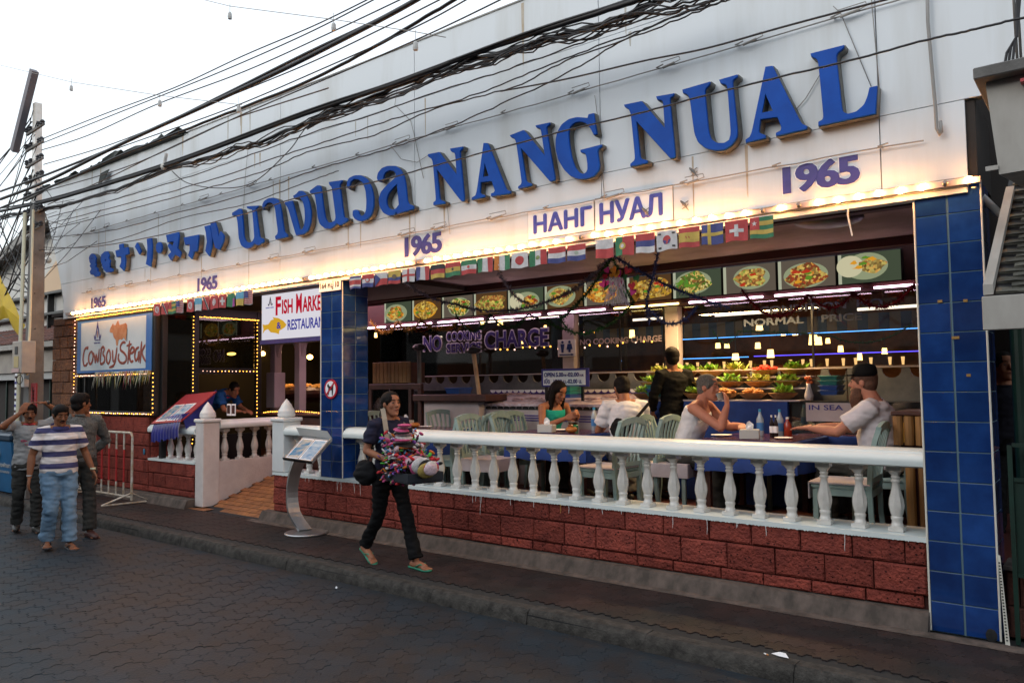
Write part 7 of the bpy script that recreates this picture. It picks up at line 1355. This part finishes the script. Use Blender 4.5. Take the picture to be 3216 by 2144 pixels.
tbp = thing('corner_strip', 'loose perforated corner strip peeling off the foot of the right pillar', 'strip', (-.66,5.87,0)); put('strip', MB().add([(-.662,5.868,.55),(-.650,5.868,.55),(-.615,5.84,.0),(-.640,5.84,.0),(-.662,5.872,.55),(-.650,5.872,.55),(-.615,5.846,.0),(-.640,5.846,.0)], [(0,1,2,3),(7,6,5,4),(0,4,5,1),(1,5,6,2),(2,6,7,3),(3,7,4,0)]), M['trim'], tbp)
for i in range(26): z = .5-i*.019; x = -.655+(.5-z)*.055; y = 5.865-(.5-z)*.05; put('slot', MB().box(x-.0055,x+.0045,y-.004,y-.002,z,z+.008), M['black'], tbp)

# ================================================================ left: pole, shop, bin
pp = thing('utility_pole', 'square concrete utility pole with bundled conduits and many cables, left of the sign board', 'pole', (-13.5,5.0,0))
put('pole_shaft', MB().add([(-13.62,4.88,0),(-13.38,4.88,0),(-13.38,5.12,0),(-13.62,5.12,0),(-13.56,4.92,4.6),(-13.41,4.92,4.6),(-13.41,5.08,4.6),(-13.56,5.08,4.6)], [(0,3,2,1),(4,5,6,7),(0,1,5,4),(1,2,6,5),(2,3,7,6),(3,0,4,7)]), M['pole'], pp)
put('pole_extension', MB().add([(-13.60,4.95,3.6),(-13.48,4.95,3.6),(-13.48,5.08,3.6),(-13.60,5.08,3.6),(-13.67,4.96,6.3),(-13.56,4.96,6.3),(-13.56,5.06,6.3),(-13.67,5.06,6.3)], [(0,3,2,1),(4,5,6,7),(0,1,5,4),(1,2,6,5),(2,3,7,6),(3,0,4,7)]), M['bal'], pp)
a, b = aY(45,475,4.9), aY(108,222,4.9); put('steel_arm', MB().bar(a, b, .13, .10, up=Vector((0,1,0))), mat('weathered_steel', (.13,.12,.14), .6), pp)
for k, x in enumerate((-13.68,-13.71,-13.65,-13.33)): put('conduit', MB().tube([(x,4.84,.8 if k < 3 else 1.9),(x+.02,4.86,2.6),(x+(.02 if k < 3 else -.0),4.88,4.5)], .018 if k else .024, 7), M['pvc'] if k != 1 else M['greypl'], pp)
rp = random.Random(77)
for j in range(7):
    z = 4.2+j*.27
    put('crossarm', MB().bar((-13.85,4.95,z),(-13.2,4.95,z+.04), .035, .035), M['pole'], pp)
    for x in (-13.82,-13.68,-13.35,-13.24): put('insulator', MB().lathe([(.02,0),(.04,.015),(.028,.04),(.04,.055),(.02,.085)], 10, (x+rp.uniform(-.03,.03),4.95,z+.03)), M['cable'], pp)
mbx = thing('meter_box', 'grey metal meter box with paper notices, fixed on the utility pole', 'meter box', (-13.2,4.8,2.1)); put('box', MB().bevbox(-13.42,-13.06,4.66,4.86,1.93,2.42,.01), mat('meter_box_metal', (.42,.36,.30), .5, col2=(.33,.30,.27), scale=5), mbx); put('window', MB().box(-13.30,-13.20,4.652,4.659,2.22,2.34), M['black'], mbx); put('notice', MB().box(-13.33,-13.16,4.654,4.658,2.02,2.19), mat('yellow_notice', (.5,.40,.2), .8), mbx); put('notice', MB().box(-13.40,-13.12,4.650,4.6535,1.945,2.005), mat('pink_notice', (.55,.38,.36), .8), mbx)
rb = thing('red_notice_board', 'red board with white lettering fixed low on the utility pole', 'sign', (-13.1,4.9,1.6)); put('board', MB().bevbox(-13.22,-13.02,4.86,4.88,1.30,1.78,.004), mat('red_sign_board', (.28,.015,.02), .5), rb)
me = text_mesh('LUMP', .02, .0015); xs = [v.co.x for v in me.vertices]; ys = [v.co.y for v in me.vertices]
for v in me.vertices: v.co = Vector((-13.16+.07*(1-(v.co.y-min(ys))/(max(ys)-min(ys))), 4.857, 1.34+.38*(v.co.x-min(xs))/(max(xs)-min(xs))))
me.materials.clear(); me.materials.append(M['paper']); ob('lettering', me, None, rb)
sb = thing('switch_box', 'small grey switch box with a loop of cable under the meter box', 'switch box', (-13.35,4.8,1.8)); put('box', MB().bevbox(-13.45,-13.32,4.80,4.87,1.72,1.84,.006), M['greypl'], sb); put('cable_loops', MB().tube([(-13.5+.12*math.cos(a_), 4.80, 1.84+.07*math.sin(a_)) for a_ in [k*.5 for k in range(26)]], .006, 5), M['cable'], sb)
fg = thing('flag', 'yellow flag hanging at the left edge beside the utility pole', 'flag', (-15.2,5.1,2.6)); FYm = mat('yellow_flag_cloth', (.62,.42,.005), .6, col2=(.50,.33,.01), scale=4)
ed = [(0,878),(5,940),(38,990),(62,1018)]; 
def fvs(pts, dy): return [aY(px, py, 5.0+dy) for px, py in pts]
FP = [(-60,700),(5,880),(30,925),(50,965),(68,1010),(80,1020),(62,1058),(40,1030),(28,1000),(15,1000),(0,1005),(-60,1000)]
c1 = fvs(FP, 0); cen = aY(10, 960, 4.93); mb = MB(); mb.add(c1+[cen], [(i, (i+1) % len(c1), len(c1)) for i in range(len(c1))]); put('flag_cloth', mb, FYm, fg); put('flag_staff', MB().tube([aY(-30,620,5.02), aY(-30,1300,5.02)], .02, 7), M['pole'], fg)
# left neighbour shop with a tiled roof
sh_ = thing('shop_house', 'shop house beyond the utility pole with a red tiled lower roof and white gables', 'building', (-22,8,0)); WG = mat('gable_white', (.72,.72,.70), .7, col2=(.6,.58,.54), scale=2); BE = mat('beige_wall', (.42,.38,.33), .8, col2=(.32,.29,.26), scale=3)
Yw = 7.0
put('wall', MB().box(-40,-15.6,Yw,Yw+.2,-.1,2.05), M['dark'], sh_); put('shop_fascia', MB().box(-40,-15.55,Yw-.25,Yw-.02,2.05,2.55), BE, sh_); put('shutter_box', MB().box(-40,-15.55,Yw-.20,Yw-.01,1.9,2.048), M['greypl'], sh_); put('upper_wall', MB().box(-40,-16.3,Yw+.8,Yw+1,2.5,5.0), WG, sh_)
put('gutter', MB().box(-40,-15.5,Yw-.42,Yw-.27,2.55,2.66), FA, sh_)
rt_m = mat('red_brown_roof_tile', (.17,.065,.045), .75, col2=(.10,.045,.038), scale=6, objvar=.25); rm = MB()
for r in range(8):
    x = -30.
    while x < -15.4:
        y = Yw-.40+r*.13; z = 2.68+r*.085; rm.add([(x,y,z),(x+.17,y,z),(x+.17,y+.16,z+.07),(x,y+.16,z+.07),(x,y,z+.03),(x+.085,y,z+.055),(x+.17,y,z+.03),(x+.17,y+.16,z+.10),(x+.085,y+.16,z+.125),(x,y+.16,z+.10)], [(0,1,6,5,4),(4,5,8,9),(5,6,7,8),(0,4,9,3),(1,2,7,6)]); x += .18
o = put('roof_tiles', rm, rt_m, sh_); o['kind'] = 'stuff'
for k in range(8): x = -24+k*1.2; put('shop_mullion', MB().box(x, x+.06, Yw-.03, Yw-.005, -.1, 1.9), DG, sh_)
for (x0, z0), (x1, z1) in (((-27,3.6),(-17.3,5.6)),((-17.3,5.6),(-15.0,4.3))): put('gable_roof', MB().bar((x0,Yw+.6,z0),(x1,Yw+.6,z1), 1.4, .10, up=Vector((0,0,1))), M['pole'], sh_); put('bargeboard', MB().bar((x0,Yw-.12,z0-.06),(x1,Yw-.12,z1-.06), .03, .2, up=Vector((0,0,1))), M['board2'], sh_)
put('gable_wall', MB().wall([(-27,3.5),(-17.3,5.5),(-15.0,4.2),(-15.0,2.9),(-27,2.9)], Yw+.2, Yw+.3), WG, sh_); put('warm_gable_panel', MB().wall([(-19.2,3.9),(-17.3,4.9),(-15.6,4.1),(-15.6,3.75),(-19.2,3.75)], Yw+.1, Yw+.19), mat('cream_gable', (.68,.50,.34), .8), sh_)
for z in (2.95,3.3,3.75): put('ledge', MB().box(-27,-15,Yw+.02,Yw+.19,z,z+.05), M['black'], sh_)
for x in (-18.4,-16.6): put('window_frame', MB().box(x,x+.04,Yw+.05,Yw+.18,2.95,3.75), M['black'], sh_)
gl = thing('globe_lamp', 'round white globe lamps under the gable left of the sign board', 'lamp', (-16,6.8,4)); 
for py in (868,892): v = aY(151, py-75, 6.9); put('globe', MB().ell(v, .07, 12, 8), M['bal'], gl)
wl = thing('leaning_wall_end', 'grey end of the restaurant side wall behind the slanted sign board edge', 'wall', (-15.5,6.6,3.5)); put('wall_end', MB().box(-15.6,-14.75,6.4,6.6,2.9,4.4), M['conc'], wl)
bn = thing('rubbish_bin', 'large blue plastic rubbish bin at the left edge', 'bin', (-14.9,5.0,0)); BBL = mat('blue_bin_plastic', (.012,.13,.30), .4, col2=(.01,.09,.22), scale=3)
a, b = aY(62,1517,5.0), aY(0,1367,5.0); put('bin_body', MB().prism([(0,0),(1,0),(1,1),(0,1)], lambda u, v: (-15.7+1.66*u, 4.96+.7*v, .02), lambda u, v: (-15.8+1.72*u, 4.90+.8*v, .84)), BBL, bn); put('bin_lid', MB().bevbox(-15.8,-14.06,4.88,5.75,.845,.97,.03), mat('bin_lid', (.006,.03,.06), .4), bn)
for r_, z in ((.11,.64),): put('bin_emblem', MB().tube([(-14.66+r_*math.cos(a_), 4.905, z+r_*math.sin(a_)) for a_ in [2*PI*k/20 for k in range(21)]], .012, 5), M['greypl'], bn)
fit_text('bin_lettering', 'เมืองพัทยา', -14.75, -14.15, .42, .50, 4.925, M['greypl'], bn, .015); fit_text('bin_lettering', 'รักษาความสะอาด', -14.75, -14.2, .33, .38, 4.93, M['greypl'], bn, .01)
pb = thing('poster_strip', 'vertical white banner strip hanging left of the utility pole', 'banner', (-13.8,4.9,1.5)); put('banner', MB().bevbox(-13.86,-13.76,4.86,4.868,1.28,1.95,.002), M['paper'], pb)
for k in range(7): put('banner_print', MB().box(-13.85,-13.77,4.856,4.8595,1.32+k*.09,1.36+k*.09), M['navy'] if k % 2 else M['dwood'], pb)
# roof debris along the left top of the board
dr = thing('torn_roofing', 'torn dark roofing sheets sticking up along the left top edge of the sign board', 'roofing', (-13,5.9,5.4)); rd = random.Random(31); DKG = mat('torn_green_sheet', (.012,.018,.016), .8)
for i in range(15):
    px = 160+i*27+rd.uniform(-8,8); base = aY(px, 590-(px-145)*.385, BY+.02); L = rd.uniform(.15,.5); H_ = rd.uniform(.05,.15) if i > 5 else rd.uniform(.02,.06)
    put('sheet', MB().add([base+Vector((-L,0,-.03)), base+Vector((L,0,-.03)), base+Vector((L*.9,rd.uniform(-.15,.0),H_*.6)), base+Vector((L*rd.uniform(-.5,.6),-.05,H_)), base+Vector((-L*.6,rd.uniform(-.1,.1),H_*.7)), base+Vector((0,-.12,-.01))], [(0,1,2,3,4),(0,5,1),(5,3,2,1)]), DKG if rd.random() < .7 else M['board2'], dr)
a = aY(325, 560, BY-.05); put('hanging_sheet', MB().add([a+Vector((-.12,0,.10)), a+Vector((.2,0,.12)), a+Vector((.12,-.05,-.05)), a+Vector((-.08,-.06,-.16))], [(0,1,2,3)]).add([a+Vector((-.12,.01,.10)), a+Vector((.2,.01,.12)), a+Vector((.12,-.04,-.05)), a+Vector((-.08,-.05,-.16))], [(3,2,1,0)]), DKG, dr)

# ================================================================ overhead cables
k_ = 1.36735
def cab(label, pts, Y0, Y1, r, m=None, grp='overhead cables along the street', wob=.0, seed=0, full=True, wrap=0):
    rn = random.Random(seed); n = len(pts); P_ = []
    for i, (x, y) in enumerate(pts):
        X_, Y_ = (x*k_, y*k_) if full else (x, y); P_.append(aY(X_, Y_, Y0+(Y1-Y0)*i/(n-1)))
    d0 = P_[-1]-P_[-2]; P_.append(P_[-1]+d0*.5) if True else 0
    Q = []
    for i in range(len(P_)-1):
        a = P_[max(i-1,0)]; b = P_[i]; c = P_[i+1]; d = P_[min(i+2,len(P_)-1)]
        for j in range(8): f = j/8; Q.append(.5*((2*b)+(c-a)*f+(2*a-5*b+4*c-d)*f*f+(3*b-a-3*c+d)*f**3))
    Q.append(P_[-1])
    if wob: Q = [q+Vector((0,rn.uniform(-wob,wob),rn.uniform(-wob,wob))) for q in Q]
    c = sum(Q, Vector())/len(Q); mb = MB().tube([q-c for q in Q], r, 6)
    for w in range(wrap):
        ph = rn.uniform(0,6); fr = rn.uniform(.25,.5); am = rn.uniform(.02,.05); mb.tube([q-c+Vector((0, am*math.cos(ph+i*fr), am*math.sin(ph+i*fr*1.3)-.01)) for i, q in enumerate(Q)], .007, 5)
    me = mb.mesh('cable', True); me.materials.append(m or M['cable']); o = ob('cable', me, None, None, c); return tag(o, label, 'cable', grp)
T1 = 'thin black overhead cable running from the utility pole to the upper right'
cab('thickest upper black cable crossing the white sky', [(0,458),(110,415),(270,335),(500,230),(640,165),(760,105),(900,32),(1000,-25)], 4.6, 4.7, .022)
cab('second thick black cable just beside the thickest one in the sky', [(0,440),(110,400),(300,322),(520,215),(700,125),(860,50),(980,-15)], 4.65, 4.75, .016)
cab('thick black cable crossing the sky closest to the sign board top', [(0,478),(110,432),(300,348),(520,262),(700,190),(860,108),(1010,20),(1100,-30)], 4.8, 4.9, .016, wob=.004)
for i, pts in enumerate(([(90,322),(240,262),(400,202),(560,128),(720,60),(860,-8)], [(95,330),(300,248),(500,168),(700,80),(870,-6)], [(95,345),(200,312),(360,240),(560,165),(760,75),(940,-10)], [(100,378),(260,330),(480,240),(700,150),(880,65),(1010,0)], [(100,402),(300,330),(520,252),(760,150),(960,60),(1080,-5)], [(100,440),(300,380),(560,262),(800,160),(1000,72),(1170,-10)])):
    cab(T1, pts, 4.7, 4.75, .0065, seed=i)
cab('heavy twin black cable running across the sign board', [(-10,487),(110,462),(200,437),(375,383),(520,330),(700,262),(900,195),(1050,138),(1200,85),(1420,15),(1500,-12)], 4.95, 5.25, .024, wob=.002)
cab('black messenger cable just above the heavy twin cable', [(-10,480),(110,457),(375,377),(700,256),(900,190),(1200,79),(1400,15),(1480,-14)], 4.95, 5.25, .012)
cab('ragged bundle of thin twisted cables under the heavy cable', [(-10,500),(110,478),(230,447),(390,388),(520,352),(640,308),(800,245),(960,180),(1100,135),(1260,88),(1420,40),(1540,-10)], 5.0, 5.3, .018, wob=.012, seed=3, wrap=7)
cab('second ragged bundle of thin cables, rising to the top of the frame', [(700,285),(860,235),(1000,180),(1150,128),(1300,85),(1450,42),(1600,0),(1650,-12)], 5.1, 5.3, .008, wob=.01, seed=4, wrap=5)
TL = 'thin black cable sagging in front of the sign board above the letters'
for i, pts in enumerate(([(110,500),(250,462),(400,417),(560,362),(700,310),(850,265),(1000,212),(1150,165),(1300,112),(1450,55),(1600,10),(1660,-10)], [(110,515),(300,465),(470,418),(640,360),(760,322),(900,275),(1060,228),(1200,175),(1330,122),(1500,60),(1640,2),(1680,-12)],
        [(110,528),(280,485),(450,440),(600,395),(720,345),(860,310),(1000,250),(1180,200),(1300,140),(1480,75),(1620,20),(1700,-10)], [(110,545),(250,530),(400,490),(560,448),(700,400),(800,368),(900,340),(1010,300),(1150,240),(1300,170),(1420,100),(1540,40),(1640,10)])):
    cab(TL, pts, 5.0, 5.4, .0062, wob=.006, seed=20+i)
cab('thin cable passing right across the blue letters', [(100,568),(200,568),(330,548),(512,505),(700,450),(860,418),(1000,380),(1150,340),(1300,300),(1450,265),(1600,225),(1800,175),(1950,140),(2130,92),(2230,70),(2320,48),(2400,35)], 5.0, 4.6, .0065, wob=.002, seed=31)
cab('thin cable from the left pole to below the first Thai letter', [(90,575),(200,565),(290,545),(420,500),(560,470),(700,420)], 5.0, 5.4, .0055, wob=.004, seed=33)
cab('cable branching from the bundle to the top right of the frame', [(1150,210),(1300,182),(1480,140),(1620,112),(1800,62),(1950,22),(2080,-12)], 5.3, 4.9, .007, seed=34)
cab('thin cable drooping from the white clamp on the left', [(395,393),(430,420),(500,432),(580,420),(660,350),(690,310)], 5.2, 5.5, .006, seed=35)
cab('green tinted cable along the left top of the sign board', [(110,470),(250,408),(380,345),(520,280),(600,252),(700,220)], 5.5, 5.6, .008, M['conc'], seed=36)
cl = thing('cable_clamp', 'white plastic clamp tying the cable bundle near the left end of the board', 'clamp', aY(515,523,5.1)); v = aY(515,523,5.05); put('clamp_body', MB().ell(v, (.06,.04,.05), 10, 8).bar(v+Vector((0,0,0)), v+Vector((.06,0,.16)), .03), M['bal'], cl)
for px, py, lab in ((1115,322,'tied cable clamp over the middle of the board'),(330,600,'clamp on the bundle below the torn roofing'),(2090*.9,10,'clamp high on the bundle at the top edge')):
    pass
rz_ = random.Random(40)
for i in range(34):     # service wires fanning out left of the pole
    a = Vector((-13.5+rz_.uniform(-.2,.2), 4.95, rz_.uniform(2.6, 6.2))); b = aY(rz_.uniform(-120,-20), rz_.uniform(560, 1080), rz_.uniform(4.9, 5.6)); m_ = (a+b)/2-Vector((0,0,rz_.uniform(.02,.25)))
    o = put('service_wire', MB().tube([a, a.lerp(m_, .5)-Vector((0,0,.02)), m_, b], rz_.choice([.006,.006,.009,.012]), 5), M['cable']); tag(o, 'thin service wire fanning out left from the utility pole', 'wire', 'service wires at the pole')
for i in range(16):
    a = Vector((-13.45, 4.95, rz_.uniform(3.0, 5.6))); b = aY(rz_.uniform(150,330), rz_.uniform(620, 780), BY-.02); m_ = (a+b)/2-Vector((0,0,rz_.uniform(.05,.3)))
    o = put('service_wire', MB().tube([a, m_, b], .005, 5), M['cable']); tag(o, 'thin service wire from the utility pole to the left edge of the board', 'wire', 'service wires to the board')
hb = [((722,50),'highest'),((224,277),'leftmost'),((502,325),'lowest'),((1048,85),'second highest'),((750,342),'faint lower'),((1305,145),'rightmost')]
for (px, py), nm in hb:
    v = aY(px, py, 4.4); t = thing('socket_bulb', nm+' empty lamp socket dangling from a wire in the sky', 'lamp', v, 'lamp sockets hanging on wires'); put('socket', MB().lathe([(.020,-.035),(.023,-.014),(.020,.02),(.013,.035)], 12, tuple(v)), M['greypl'], t); put('socket_cord', MB().tube([v+Vector((0,0,.03)), v+Vector((0,0,.13))], .0025, 5), M['cableg'], t)
v = [aY(px, py, 4.4) for px, py in ((0,205),(224,258),(500,300),(760,330))]; pipe('catenary_wire', 'hair thin pale wire across the sky carrying the left sockets', v, .0035, M['cableg'], 'wire')
v = [aY(px, py, 4.4) for px, py in ((620,-5),(722,20),(1048,62),(1300,100),(1400,118))]; pipe('catenary_wire', 'hair thin pale wire across the sky carrying the right sockets', v, .0035, M['cableg'], 'wire')
# ================================================================ the far side of the street (behind the viewer), plain shophouses that shade the road
op = thing('opposite_shophouse', 'plain shophouse row on the far side of the street', 'building', (-10,-7,0)); put('wall', MB().box(-60,20,-7.2,-7,-.1,6.5), mat('far_shop_wall', (.16,.15,.14), .9), op)
for k in range(14): x = -50+k*5; put('shop_opening', MB().box(x,x+4,-6.99,-6.95,-.1,2.6), M['dark'], op); put('window', MB().box(x+.6,x+3.2,-6.99,-6.95,3.5,4.9), M['dark'], op)
